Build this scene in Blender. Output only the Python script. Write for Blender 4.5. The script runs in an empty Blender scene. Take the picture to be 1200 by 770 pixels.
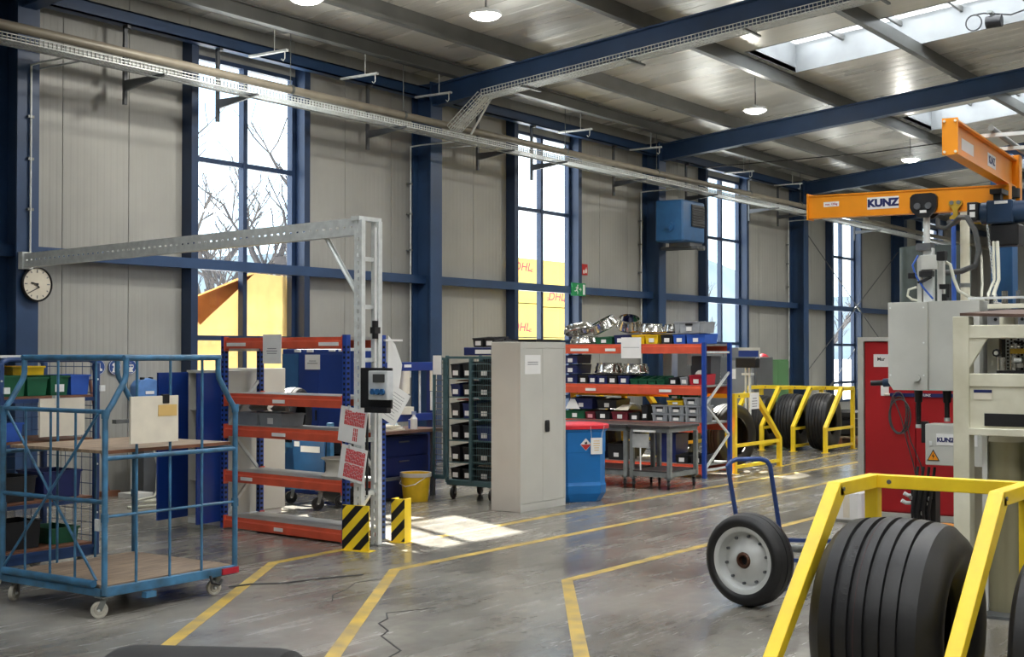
import bpy, bmesh, math, random
from mathutils import Vector, Matrix
random.seed(7)
C = bpy.context.scene.collection
scn = bpy.context.scene
R = math.radians

# ------------------------------------------------------------------ camera
FPX = 1570.0
EYE = 1.83
psi = math.atan(1100.0 / FPX)          # heading from +X towards +Y
pitch = math.atan(27.0 / FPX)
cam_d = bpy.data.cameras.new('camera')
cam = bpy.data.objects.new('camera', cam_d)
C.objects.link(cam)
cam_d.sensor_width = 36.0
cam_d.lens = FPX / 1200.0 * 36.0
cam_d.clip_end = 400
cam_d.clip_start = 0.05
cam.location = (0, 0, EYE)
fwd = Vector((math.cos(psi) * math.cos(pitch), math.sin(psi) * math.cos(pitch), math.sin(pitch)))
cam.rotation_euler = fwd.to_track_quat('-Z', 'Y').to_euler()
scn.camera = cam

# ------------------------------------------------------------------ colour management, world, sun
scn.view_settings.view_transform = 'Standard'
scn.view_settings.look = 'None'
scn.view_settings.gamma = 1.0
scn.view_settings.use_curve_mapping = False
scn.view_settings.exposure = 0.12
scn.cycles.use_denoising = True
scn.cycles.max_bounces = 10
scn.cycles.diffuse_bounces = 6
scn.cycles.glossy_bounces = 4
scn.cycles.transparent_max_bounces = 24
scn.cycles.sample_clamp_indirect = 6.0
scn.cycles.caustics_reflective = False
scn.cycles.caustics_refractive = False

SKY_STRENGTH = 3.4
SUN_ENERGY = 34.0
SKYLIGHT_POWER = 45.0
LAMP_POWER = 90.0
HALL_LAMP_POWER = 124.0

wd = bpy.data.worlds.new('sky')
scn.world = wd
wd.use_nodes = True
nt = wd.node_tree
nt.nodes.clear()
wo = nt.nodes.new('ShaderNodeOutputWorld')
wb = nt.nodes.new('ShaderNodeBackground')
tc = nt.nodes.new('ShaderNodeTexCoord')
sp = nt.nodes.new('ShaderNodeSeparateXYZ')
rp = nt.nodes.new('ShaderNodeValToRGB')
ns = nt.nodes.new('ShaderNodeTexNoise')
ns.inputs['Scale'].default_value = 3.0
ns.inputs['Detail'].default_value = 5.0
mx = nt.nodes.new('ShaderNodeMixRGB')
rp.color_ramp.elements[0].position = 0.0
rp.color_ramp.elements[0].color = (0.62, 0.80, 0.92, 1)
rp.color_ramp.elements[1].position = 0.5
rp.color_ramp.elements[1].color = (0.42, 0.62, 0.92, 1)
cr = nt.nodes.new('ShaderNodeValToRGB')
cr.color_ramp.elements[0].position = 0.40
cr.color_ramp.elements[1].position = 0.62
nt.links.new(tc.outputs['Generated'], sp.inputs[0])
nt.links.new(tc.outputs['Generated'], ns.inputs['Vector'])
nt.links.new(sp.outputs['Z'], rp.inputs[0])
nt.links.new(ns.outputs['Fac'], cr.inputs[0])
nt.links.new(cr.outputs[0], mx.inputs['Fac'])
nt.links.new(rp.outputs[0], mx.inputs[1])
mx.inputs[2].default_value = (0.95, 0.97, 1.0, 1)
nt.links.new(mx.outputs[0], wb.inputs['Color'])
wb.inputs['Strength'].default_value = SKY_STRENGTH
nt.links.new(wb.outputs[0], wo.inputs[0])

sd = bpy.data.lights.new('sun', 'SUN')
sd.energy = SUN_ENERGY
sd.angle = R(0.7)
sd.color = (1.0, 0.94, 0.84)
so = bpy.data.objects.new('sun', sd)
C.objects.link(so)
so.location = (20, 40, 30)
so.rotation_euler = Vector((-0.50, -1.0, -0.90)).to_track_quat('-Z', 'Y').to_euler()

ROOF0, SLOPE, DW = 6.22, 0.0975, 14.2          # rafter top at the wall, roof slope, wall plane


def roof_z(y):                                  # rafter top
    return ROOF0 + SLOPE * (DW - y)


SKY_X = [20.9 + 7.8 * k for k in (-3, -2, -1, 0, 1, 2, 3)]
SKY_W, SKY_Y0, SKY_Y1 = 2.05, 9.75, -6.0


def skylight_lights():                          # daylight that the opal roof lights let in
    for k, x in enumerate(SKY_X):
        ld = bpy.data.lights.new('skylight_daylight', 'AREA')
        ld.shape = 'RECTANGLE'
        ld.size = SKY_W - 0.12
        ld.size_y = SKY_Y0 - SKY_Y1 - 0.2
        ld.energy = SKYLIGHT_POWER * ld.size * ld.size_y
        ld.energy = ld.energy * 0.25
        ld.color = (0.93, 0.96, 1.0)
        lo = bpy.data.objects.new('skylight_daylight', ld)
        C.objects.link(lo)
        ym = (SKY_Y0 + SKY_Y1) / 2
        lo.location = (x + SKY_W / 2, ym, roof_z(ym) + 0.28 + 0.47)
        lo.rotation_euler = (-math.atan(SLOPE), 0, 0)


skylight_lights()


def hall_lamps():                                # the high-bay lamps of the rest of the hall, behind and right of the camera
    for x in (-5.0, 2.0, 9.0, 16.0, 23.0, 30.0, 38.0):
        for y in (2.5, -4.5, -11.5):
            ld = bpy.data.lights.new('hall_lamp_light', 'AREA')
            ld.shape = 'DISK'
            ld.size = 0.9
            ld.energy = HALL_LAMP_POWER
            ld.color = (1.0, 0.99, 0.965)
            lo = bpy.data.objects.new('hall_lamp_light', ld)
            C.objects.link(lo)
            lo.location = (x, y, 6.4)


hall_lamps()

# ------------------------------------------------------------------ materials
MATS = {}


def lin(c):
    c = c / 255.0
    return c / 12.92 if c <= 0.04045 else ((c + 0.055) / 1.055) ** 2.4


def col(t):
    return (lin(t[0]), lin(t[1]), lin(t[2]), 1.0)


def mat(name, rgb, rough=0.5, metal=0.0, var=0.12, scale=6.0, bump=0.0, bscale=60.0, rvar=0.1, tint=None, stretch=None, spec=0.5):
    if name in MATS:
        return MATS[name]
    m = bpy.data.materials.new(name)
    m.use_nodes = True
    t = m.node_tree
    bs = t.nodes['Principled BSDF']
    bs.inputs['Metallic'].default_value = metal
    bs.inputs['Specular IOR Level'].default_value = spec
    tcn = t.nodes.new('ShaderNodeTexCoord')
    n = t.nodes.new('ShaderNodeTexNoise')
    n.inputs['Scale'].default_value = scale
    n.inputs['Detail'].default_value = 6.0
    src = tcn.outputs['Object']
    if stretch:
        mp = t.nodes.new('ShaderNodeMapping')
        mp.inputs['Scale'].default_value = stretch
        t.links.new(src, mp.inputs[0])
        src = mp.outputs[0]
    t.links.new(src, n.inputs['Vector'])
    r = t.nodes.new('ShaderNodeValToRGB')
    c = col(rgb)
    d = tint and col(tint) or tuple(x * (1 - 2.2 * var) for x in c[:3]) + (1,)
    e = tuple(min(1, x * (1 + 1.2 * var)) for x in c[:3]) + (1,)
    r.color_ramp.elements[0].position = 0.30
    r.color_ramp.elements[0].color = d
    r.color_ramp.elements[1].position = 0.72
    r.color_ramp.elements[1].color = e
    t.links.new(n.outputs['Fac'], r.inputs[0])
    t.links.new(r.outputs[0], bs.inputs['Base Color'])
    mr = t.nodes.new('ShaderNodeMapRange')
    mr.inputs['To Min'].default_value = max(0.02, rough - rvar)
    mr.inputs['To Max'].default_value = min(1, rough + rvar)
    t.links.new(n.outputs['Fac'], mr.inputs[0])
    t.links.new(mr.outputs[0], bs.inputs['Roughness'])
    if bump:
        n2 = t.nodes.new('ShaderNodeTexNoise')
        n2.inputs['Scale'].default_value = bscale
        n2.inputs['Detail'].default_value = 3.0
        t.links.new(src, n2.inputs['Vector'])
        b = t.nodes.new('ShaderNodeBump')
        b.inputs['Strength'].default_value = bump
        b.inputs['Distance'].default_value = 0.01
        t.links.new(n2.outputs['Fac'], b.inputs['Height'])
        t.links.new(b.outputs[0], bs.inputs['Normal'])
    MATS[name] = m
    return m


def emit(name, rgb, strength):
    m = bpy.data.materials.new(name)
    m.use_nodes = True
    bs = m.node_tree.nodes['Principled BSDF']
    bs.inputs['Base Color'].default_value = col(rgb)
    bs.inputs['Emission Color'].default_value = col(rgb)
    bs.inputs['Emission Strength'].default_value = strength
    return m


def glass_mat(name, tint, rough=0.02, refl=0.06):
    m = bpy.data.materials.new(name)
    m.use_nodes = True
    t = m.node_tree
    t.nodes.clear()
    o = t.nodes.new('ShaderNodeOutputMaterial')
    tr = t.nodes.new('ShaderNodeBsdfTransparent')
    tr.inputs[0].default_value = tint
    gl = t.nodes.new('ShaderNodeBsdfGlossy')
    gl.inputs['Roughness'].default_value = rough
    ml = t.nodes.new('ShaderNodeMixShader')
    ml.inputs[0].default_value = refl
    t.links.new(tr.outputs[0], ml.inputs[1])
    t.links.new(gl.outputs[0], ml.inputs[2])
    t.links.new(ml.outputs[0], o.inputs[0])
    return m


def translucent_mat(name, rgb, fac=0.6, scale=5.0, var=0.12, tcol=None):
    m = bpy.data.materials.new(name)
    m.use_nodes = True
    t = m.node_tree
    t.nodes.clear()
    o = t.nodes.new('ShaderNodeOutputMaterial')
    tcn = t.nodes.new('ShaderNodeTexCoord')
    n = t.nodes.new('ShaderNodeTexNoise')
    n.inputs['Scale'].default_value = scale
    n.inputs['Detail'].default_value = 6
    t.links.new(tcn.outputs['Object'], n.inputs['Vector'])
    r = t.nodes.new('ShaderNodeValToRGB')
    c = col(rgb)
    r.color_ramp.elements[0].position = 0.3
    r.color_ramp.elements[0].color = tuple(x * (1 - 2 * var) for x in c[:3]) + (1,)
    r.color_ramp.elements[1].position = 0.7
    r.color_ramp.elements[1].color = c
    t.links.new(n.outputs['Fac'], r.inputs[0])
    df = t.nodes.new('ShaderNodeBsdfDiffuse')
    tl = t.nodes.new('ShaderNodeBsdfTranslucent')
    ml = t.nodes.new('ShaderNodeMixShader')
    ml.inputs[0].default_value = fac
    t.links.new(r.outputs[0], df.inputs[0])
    t.links.new(r.outputs[0], tl.inputs[0])
    t.links.new(df.outputs[0], ml.inputs[1])
    t.links.new(tl.outputs[0], ml.inputs[2])
    t.links.new(ml.outputs[0], o.inputs[0])
    return m


def floor_mat():
    m = bpy.data.materials.new('polished_concrete')
    m.use_nodes = True
    t = m.node_tree
    bs = t.nodes['Principled BSDF']
    tcn = t.nodes.new('ShaderNodeTexCoord')

    def noise(scale, detail, rough=0.6, sc=None):
        n = t.nodes.new('ShaderNodeTexNoise')
        n.inputs['Scale'].default_value = scale
        n.inputs['Detail'].default_value = detail
        n.inputs['Roughness'].default_value = rough
        if sc:
            mp = t.nodes.new('ShaderNodeMapping')
            mp.inputs['Scale'].default_value = sc
            mp.inputs['Rotation'].default_value = (0, 0, 0.25)
            t.links.new(tcn.outputs['Object'], mp.inputs[0])
            t.links.new(mp.outputs[0], n.inputs['Vector'])
        else:
            t.links.new(tcn.outputs['Object'], n.inputs['Vector'])
        return n

    a = noise(0.55, 8, 0.62)
    b = noise(7.0, 8, 0.7)
    w = noise(1.2, 8, 0.7, (0.5, 4.0, 1))
    ra = t.nodes.new('ShaderNodeValToRGB')
    ra.color_ramp.elements[0].position = 0.32
    ra.color_ramp.elements[0].color = col((90, 86, 79))
    ra.color_ramp.elements[1].position = 0.66
    ra.color_ramp.elements[1].color = col((158, 154, 145))
    t.links.new(a.outputs['Fac'], ra.inputs[0])
    rb = t.nodes.new('ShaderNodeValToRGB')
    rb.color_ramp.elements[0].position = 0.34
    rb.color_ramp.elements[0].color = (0.7, 0.7, 0.7, 1)
    rb.color_ramp.elements[1].position = 0.62
    rb.color_ramp.elements[1].color = (1, 1, 1, 1)
    t.links.new(b.outputs['Fac'], rb.inputs[0])
    rw = t.nodes.new('ShaderNodeValToRGB')
    rw.color_ramp.elements[0].position = 0.36
    rw.color_ramp.elements[0].color = (0.86, 0.855, 0.85, 1)
    rw.color_ramp.elements[1].position = 0.6
    rw.color_ramp.elements[1].color = (1, 1, 1, 1)
    t.links.new(w.outputs['Fac'], rw.inputs[0])
    m1 = t.nodes.new('ShaderNodeMixRGB')
    m1.blend_type = 'MULTIPLY'
    m1.inputs[0].default_value = 0.6
    m2 = t.nodes.new('ShaderNodeMixRGB')
    m2.blend_type = 'MULTIPLY'
    m2.inputs[0].default_value = 0.7
    t.links.new(ra.outputs[0], m1.inputs[1])
    t.links.new(rb.outputs[0], m1.inputs[2])
    t.links.new(m1.outputs[0], m2.inputs[1])
    t.links.new(rw.outputs[0], m2.inputs[2])
    t.links.new(m2.outputs[0], bs.inputs['Base Color'])
    mr = t.nodes.new('ShaderNodeMapRange')
    mr.inputs['From Min'].default_value = 0.3
    mr.inputs['From Max'].default_value = 0.7
    mr.inputs['To Min'].default_value = 0.13
    mr.inputs['To Max'].default_value = 0.34
    t.links.new(w.outputs['Fac'], mr.inputs[0])
    t.links.new(mr.outputs[0], bs.inputs['Roughness'])
    bp = t.nodes.new('ShaderNodeBump')
    bp.inputs['Strength'].default_value = 0.10
    bp.inputs['Distance'].default_value = 0.006
    t.links.new(b.outputs['Fac'], bp.inputs['Height'])
    t.links.new(bp.outputs[0], bs.inputs['Normal'])
    return m


M_FLOOR = floor_mat()
M_WALL = mat('wall_sheet', (161, 161, 155), 0.42, 0, 0.05, 1.2, rvar=0.06)
M_ROOF = mat('roof_sheet', (228, 226, 218), 0.28, 0.25, 0.08, 0.9, rvar=0.08, stretch=(1.2, 0.25, 1))
M_STEEL_BLUE = mat('steel_blue_paint', (43, 70, 107), 0.45, 0, 0.10, 2.0)
M_FRAME_BLUE = mat('window_frame_blue', (34, 54, 84), 0.4, 0, 0.08, 3.0)
M_PURLIN = mat('purlin_zinc', (112, 113, 110), 0.42, 0.35, 0.12, 1.5)
M_GALV = mat('galvanised', (220, 224, 222), 0.42, 0.12, 0.07, 14.0)
M_GALV_D = mat('galvanised_dull', (128, 132, 130), 0.45, 0.5, 0.14, 10.0)
M_PIPE = mat('pipe_paint', (158, 150, 134), 0.45, 0.1, 0.08, 4.0)
M_KERB = mat('roof_kerb', (150, 154, 156), 0.5, 0, 0.1, 1.5)
M_WHITE = mat('white_paint', (226, 226, 222), 0.5, 0, 0.04, 3.0)
M_YLINE = mat('floor_line_yellow', (196, 164, 66), 0.5, 0, 0.14, 5.0, tint=(140, 120, 68))
M_GLASS = glass_mat('window_glass', (0.93, 0.97, 0.98, 1))
M_OPAL = translucent_mat('opal_glazing', (240, 243, 245), 0.6, 1.0, 0.02)
M_CART_BLUE = mat('trolley_blue_paint', (62, 118, 158), 0.42, 0.0, 0.16, 9.0, tint=(52, 88, 112))
M_DARK_BLUE = mat('dark_blue_paint', (34, 64, 112), 0.42, 0, 0.12, 7.0)
M_CAB_BLUE = mat('cabinet_blue', (16, 52, 128), 0.4, 0, 0.06, 3.0)
M_POST_BLUE = mat('rack_post_blue', (28, 66, 150), 0.4, 0, 0.07, 5.0)
M_MID_BLUE = mat('mid_blue_plastic', (46, 92, 186), 0.45, 0, 0.06, 6.0)
M_ORANGE = mat('rack_beam_orange', (212, 88, 60), 0.4, 0, 0.07, 6.0)
M_WOOD = mat('worn_plywood', (160, 138, 114), 0.6, 0, 0.16, 4.0, 0.1, 40, stretch=(1, 8, 1), tint=(112, 94, 78))
M_WOOD_D = mat('plywood_edge', (128, 84, 60), 0.6, 0, 0.12, 8.0)
M_CREAM = mat('cream_board', (226, 218, 200), 0.6, 0, 0.05, 6.0)
M_TAPE = mat('kraft_tape', (222, 186, 116), 0.5, 0, 0.05, 6.0)
M_PAPER = mat('paper', (232, 232, 230), 0.7, 0, 0.02, 6.0)
M_INK = mat('ink_grey', (120, 122, 126), 0.7, 0, 0.05, 6.0)
M_RED_INK = mat('red_print', (214, 62, 70), 0.6, 0, 0.14, 30.0)
M_BLACK = mat('black_plastic', (24, 25, 28), 0.45, 0, 0.12, 8.0)
M_RUBBER = mat('tyre_rubber', (24, 24, 26), 0.5, 0, 0.16, 9.0, 0.08, 90, tint=(15, 15, 17))
M_RUBBER_D = mat('groove_rubber', (14, 14, 15), 0.8, 0, 0.1, 9.0)
M_CASTER = mat('caster_tread', (186, 182, 170), 0.55, 0, 0.14, 14.0)
M_GREY_CAB = mat('grey_cabinet_paint', (196, 195, 187), 0.42, 0, 0.03, 2.0)
M_CREAM_CAB = mat('cream_locker_paint', (204, 201, 190), 0.45, 0, 0.03, 2.0)
M_YELLOW = mat('safety_yellow', (248, 216, 44), 0.4, 0, 0.04, 6.0, tint=(236, 200, 40))
M_YELLOW_B = mat('bucket_yellow', (226, 188, 34), 0.45, 0, 0.08, 6.0)
M_CRANE = mat('crane_orange_yellow', (238, 150, 22), 0.4, 0, 0.06, 3.0)
M_RED = mat('machine_red', (178, 24, 32), 0.42, 0, 0.07, 1.6)
M_RED_LID = mat('red_lid', (214, 40, 56), 0.4, 0, 0.06, 4.0)
M_DRUM = mat('drum_blue', (24, 112, 184), 0.38, 0, 0.06, 3.0)
M_MACH = mat('machine_cream', (216, 214, 196), 0.42, 0.0, 0.10, 3.0, tint=(192, 188, 164))
M_MACH_G = mat('machine_grey', (190, 191, 184), 0.42, 0, 0.05, 3.0)
M_CYL = mat('satin_cylinder', (172, 168, 140), 0.3, 0.55, 0.1, 2.0, stretch=(3, 3, 0.3))
M_CHROME = mat('polished_metal', (214, 212, 206), 0.16, 1.0, 0.08, 9.0, rvar=0.06)
M_DGREY = mat('dark_grey_machine', (94, 97, 100), 0.45, 0.1, 0.08, 3.0)
M_MGREY = mat('mid_grey_machine', (128, 130, 132), 0.45, 0.1, 0.06, 3.0)
M_CRATE = mat('crate_grey', (150, 155, 160), 0.5, 0, 0.07, 6.0)
M_GREEN = mat('bin_green', (20, 92, 62), 0.45, 0, 0.08, 6.0)
M_GREEN_CAB = mat('cabinet_green', (84, 130, 82), 0.45, 0, 0.06, 3.0)
M_BIN_BLACK = mat('bin_black', (30, 32, 36), 0.45, 0, 0.1, 6.0)
M_BIN_NAVY = mat('bin_navy', (26, 40, 96), 0.45, 0, 0.08, 6.0)
M_BIN_RED = mat('bin_red', (176, 28, 46), 0.45, 0, 0.07, 6.0)
M_BIN_WINE = mat('bin_wine', (108, 24, 42), 0.45, 0, 0.08, 6.0)
M_BIN_YELLOW = mat('bin_yellow', (238, 196, 24), 0.45, 0, 0.06, 6.0)
M_DECK = mat('rack_deck_zinc', (156, 156, 152), 0.45, 0.3, 0.1, 6.0)
M_CAGE = mat('cage_green_grey', (74, 104, 110), 0.45, 0.2, 0.12, 8.0)
M_BENCH = mat('bench_top', (120, 92, 80), 0.5, 0, 0.1, 6.0)
M_TABLE = mat('table_top_dark', (70, 68, 68), 0.35, 0.1, 0.12, 5.0)
M_TABLE_LEG = mat('table_leg_grey', (136, 140, 138), 0.45, 0.3, 0.12, 8.0)
M_RIM = mat('rim_white', (198, 200, 198), 0.38, 0.15, 0.06, 8.0)
M_TRUCK = mat('hand_truck_blue', (44, 72, 132), 0.42, 0, 0.08, 8.0)
M_HOSE_L = mat('hose_light', (196, 196, 180), 0.5, 0, 0.06, 8.0)
M_HOSE_D = mat('hose_dark', (70, 72, 72), 0.5, 0, 0.1, 8.0)
M_BRASS = mat('brass_yellow', (206, 170, 62), 0.4, 0.4, 0.1, 8.0)
M_HOIST = mat('hoist_blue', (28, 56, 86), 0.42, 0.1, 0.1, 5.0)
M_NAVY_LOGO = mat('logo_navy', (22, 32, 92), 0.5, 0, 0.02, 6.0)
M_SIGN_BLUE = mat('sign_blue', (38, 72, 140), 0.5, 0, 0.03, 6.0)
M_SIGN_GREEN = mat('sign_green', (26, 140, 82), 0.45, 0, 0.03, 6.0)
M_SIGN_RED = mat('sign_red', (188, 44, 40), 0.5, 0, 0.03, 6.0)
M_HEATER = mat('heater_blue', (44, 98, 150), 0.42, 0, 0.08, 5.0)
M_CONTAINER = mat('container_yellow', (206, 176, 76), 0.55, 0, 0.05, 2.0)
M_DHL_RED = mat('container_red_print', (186, 28, 50), 0.55, 0, 0.03, 2.0)
M_BARK = mat('bark', (70, 66, 66), 0.9, 0, 0.15, 6.0)
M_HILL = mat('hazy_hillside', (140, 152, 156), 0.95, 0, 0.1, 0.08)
M_YARD = mat('yard_ground', (226, 225, 221), 0.9, 0, 0.02, 0.4)
M_TARP = translucent_mat('yellow_tarp', (250, 210, 138), 0.12, 4.0, 0.07)
M_TARP_B = translucent_mat('tarp_fold_orange', (200, 118, 62), 0.03, 5.0, 0.1)
M_FILM = translucent_mat('plastic_film', (226, 226, 220), 0.35, 8.0, 0.05)


# ------------------------------------------------------------------ mesh building
class B:
    def __init__(self):
        self.v, self.f, self.s = [], [], []

    def add(self, vs, fs, smooth=False, M=None):
        o = len(self.v)
        self.v += [tuple(M @ Vector(p)) for p in vs] if M is not None else [tuple(p) for p in vs]
        self.f += [tuple(i + o for i in f) for f in fs]
        self.s += [smooth] * len(fs)
        return self

    def box(self, x0, y0, z0, x1, y1, z1, M=None):
        x0, x1 = min(x0, x1), max(x0, x1)
        y0, y1 = min(y0, y1), max(y0, y1)
        z0, z1 = min(z0, z1), max(z0, z1)
        return self.add([(x0, y0, z0), (x1, y0, z0), (x1, y1, z0), (x0, y1, z0), (x0, y0, z1), (x1, y0, z1), (x1, y1, z1), (x0, y1, z1)],
                        [(0, 3, 2, 1), (4, 5, 6, 7), (0, 1, 5, 4), (1, 2, 6, 5), (2, 3, 7, 6), (3, 0, 4, 7)], M=M)

    def bar(self, p0, p1, w, h, up=(0, 0, 1)):
        p0, p1 = Vector(p0), Vector(p1)
        d = (p1 - p0)
        L = d.length
        d.normalize()
        u = Vector(up)
        s = d.cross(u)
        if s.length < 1e-4:
            s = d.cross(Vector((1, 0, 0)))
        s.normalize()
        u = s.cross(d)
        M = Matrix((s, d, u)).transposed().to_4x4()
        M.translation = p0
        return self.box(-w / 2, 0, -h / 2, w / 2, L, h / 2, M)

    def tube(self, pts, r, n=8, closed=False, caps=True):
        pts = [Vector(p) for p in pts]
        k = len(pts)
        rings = []
        ref = None
        for i, p in enumerate(pts):
            if closed:
                t = (pts[(i + 1) % k] - pts[i - 1]).normalized()
            elif i == 0:
                t = (pts[1] - p).normalized()
            elif i == k - 1:
                t = (p - pts[i - 1]).normalized()
            else:
                a, b = (p - pts[i - 1]).normalized(), (pts[i + 1] - p).normalized()
                t = (a + b)
                t = t.normalized() if t.length > 1e-6 else a
            if ref is None:
                ref = Vector((0, 0, 1)) if abs(t.z) < 0.9 else Vector((1, 0, 0))
            s = t.cross(ref).normalized()
            ref = s.cross(t).normalized()
            rings.append([p + (s * math.cos(2 * math.pi * j / n) + ref * math.sin(2 * math.pi * j / n)) * r for j in range(n)])
        vs = [q for rg in rings for q in rg]
        fs = []
        for i in range(k if closed else k - 1):
            i2 = (i + 1) % k
            for j in range(n):
                j2 = (j + 1) % n
                fs.append((i * n + j, i * n + j2, i2 * n + j2, i2 * n + j))
        self.add(vs, fs, True)
        if caps and not closed:
            self.add(rings[0], [tuple(reversed(range(n)))][:1])
            self.add(rings[-1], [tuple(range(n))])
        return self

    def lathe(self, prof, n=24, M=None, closed=False, smooth=True):      # profile (radius, height) around local z
        k = len(prof)
        vs = [(r * math.cos(2 * math.pi * j / n), r * math.sin(2 * math.pi * j / n), z) for (r, z) in prof for j in range(n)]
        fs = []
        for i in range(k if closed else k - 1):
            i2 = (i + 1) % k
            for j in range(n):
                j2 = (j + 1) % n
                fs.append((i * n + j, i * n + j2, i2 * n + j2, i2 * n + j))
        return self.add(vs, fs, smooth, M)

    def cyl(self, p0, p1, r, n=16, r1=None):
        p0, p1 = Vector(p0), Vector(p1)
        d = p1 - p0
        M = d.to_track_quat('Z', 'Y').to_matrix().to_4x4()
        M.translation = p0
        L = d.length
        r1 = r if r1 is None else r1
        return self.lathe([(0.0001, 0), (r, 0), (r1, L), (0.0001, L)], n, M)

    def prism(self, poly, z0, z1, M=None):
        n = len(poly)
        vs = [(x, y, z0) for x, y in poly] + [(x, y, z1) for x, y in poly]
        fs = [tuple(reversed(range(n))), tuple(range(n, 2 * n))]
        fs += [(i, (i + 1) % n, n + (i + 1) % n, n + i) for i in range(n)]
        return self.add(vs, fs, False, M)

    def join(self, o, M=None):
        return self.add(o.v, o.f, False, M) if False else self._join(o, M)

    def _join(self, o, M):
        k = len(self.v)
        self.v += [tuple(M @ Vector(p)) for p in o.v] if M is not None else list(o.v)
        self.f += [tuple(i + k for i in f) for f in o.f]
        self.s += o.s
        return self

    def mesh(self, name, m, bevel=0.0):
        me = bpy.data.meshes.new(name)
        me.from_pydata(self.v, [], self.f)
        me.polygons.foreach_set('use_smooth', self.s)
        me.validate()
        bm = bmesh.new()
        bm.from_mesh(me)
        bmesh.ops.recalc_face_normals(bm, faces=bm.faces)
        if bevel:
            ed = [e for e in bm.edges if len(e.link_faces) == 2 and e.calc_face_angle(0) > 0.5]
            bmesh.ops.bevel(bm, geom=ed, offset=bevel, segments=1, affect='EDGES', clamp_overlap=True)
        bm.to_mesh(me)
        bm.free()
        if any(self.s):
            me.set_sharp_from_angle(angle=R(38))
        if isinstance(m, (list, tuple)):
            for q in m:
                me.materials.append(q)
        else:
            me.materials.append(m)
        return me


def link(name, me):
    o = bpy.data.objects.new(name, me)
    C.objects.link(o)
    return o


def tag(o, label, cat, group=None):
    o['label'] = label
    o['category'] = cat
    if group:
        o['group'] = group
    return o


WORLD = set()


def thing(name, label, cat, loc=(0, 0, 0), rz=0.0, group=None, world=False, rot=None):
    o = bpy.data.objects.new(name, None)
    C.objects.link(o)
    o.empty_display_size = 0.1
    o.location = loc
    o.rotation_euler = rot if rot is not None else (0, 0, rz)
    if world:
        WORLD.add(o.name)
    return tag(o, label, cat, group)


def part(p, name, b, m, label=None, bevel=0.0, stuff=False):
    o = link(name, b.mesh(name, m, bevel) if isinstance(b, B) else b)
    o.parent = p
    if p.name in WORLD:                          # root whose parts are given in world coordinates
        o.matrix_parent_inverse = Matrix.Translation(-Vector(p.location))
    if label:
        o['label'] = label
    if stuff:
        o['kind'] = 'stuff'
    return o


def solo(name, label, cat, b, m, loc=(0, 0, 0), rz=0.0, group=None, bevel=0.0, rot=None):
    o = link(name, b.mesh(name, m, bevel) if isinstance(b, B) else b)
    o.location = loc
    o.rotation_euler = rot if rot is not None else (0, 0, rz)
    return tag(o, label, cat, group)


def struct(name, b, m, parent=None, bevel=0.0):
    o = link(name, b.mesh(name, m, bevel) if isinstance(b, B) else b)
    if parent is not None:
        o.parent = parent
    else:
        o['kind'] = 'structure'
    return o


def dup(root, loc, rz=None, label=None, group=None, rot=None):
    def cp(o, par):
        c = o.copy()
        C.objects.link(c)
        if par is not None:
            c.parent = par
        for ch in o.children:
            cp(ch, c)
        return c
    r = cp(root, None)
    r.location = loc
    if rz is not None:
        r.rotation_euler = (0, 0, rz)
    if rot is not None:
        r.rotation_euler = rot
    if label:
        r['label'] = label
    if group:
        r['group'] = group
    return r


def lettering(text, size, m, M, extrude=0.001, bold=0.0, shear=0.0, center=True, sx=1.0, name='lettering'):
    cu = bpy.data.curves.new('lettering', 'FONT')
    cu.body = text
    cu.size = size
    cu.extrude = extrude
    cu.offset = bold
    cu.shear = shear
    cu.align_x = 'CENTER' if center else 'LEFT'
    cu.align_y = 'CENTER'
    to = bpy.data.objects.new('lettering', cu)
    C.objects.link(to)
    bpy.context.view_layer.update()
    me = bpy.data.meshes.new_from_object(to)
    bpy.data.objects.remove(to)
    bpy.data.curves.remove(cu)
    me.transform(M @ Matrix.Diagonal((sx, 1, 1, 1)))
    me.materials.clear()
    me.materials.append(m)
    me.name = name
    return me


def face_mat(loc, facing):                      # local frame of a flat sign: x right, y up, z towards the viewer
    if facing == '-X':
        M = Matrix(((0, 0, -1), (-1, 0, 0), (0, 1, 0))).to_4x4()
    elif facing == '-Y':
        M = Matrix(((1, 0, 0), (0, 0, -1), (0, 1, 0))).to_4x4()
    elif facing == '+X':
        M = Matrix(((0, 0, 1), (1, 0, 0), (0, 1, 0))).to_4x4()
    M.translation = loc
    return M


def text_rows(w, h, rows, th, seed=0, M=None, fill=0.9):       # illegible rows of print on a sheet, a hair proud of it
    rr = random.Random(seed)
    b = B()
    for i in range(rows):
        y = h / 2 - (i + 0.7) * h / rows
        L = w * fill * (0.6 + 0.4 * rr.random())
        b.box(-L / 2, y - th / 2, 0.0002, L / 2, y + th / 2, 0.0008, M)
    return b

# ================================================================== THE HALL
X0, X1 = -9.0, 50.0                              # hall extent along the window wall
YR = -18.0                                       # wall opposite
COLX = [9.53 + 7.8 * k for k in (-1, 0, 1, 2, 3, 4)]      # left edge of each column flange
WINX = [12.52 + 7.68 * k for k in range(0, 5)]
WINW = 2.05
WZ0, WZ1 = 0.40, 5.95

floor = struct('floor', B().box(X0, YR, -0.2, X1, DW + 0.1, 0.0), M_FLOOR)


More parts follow.
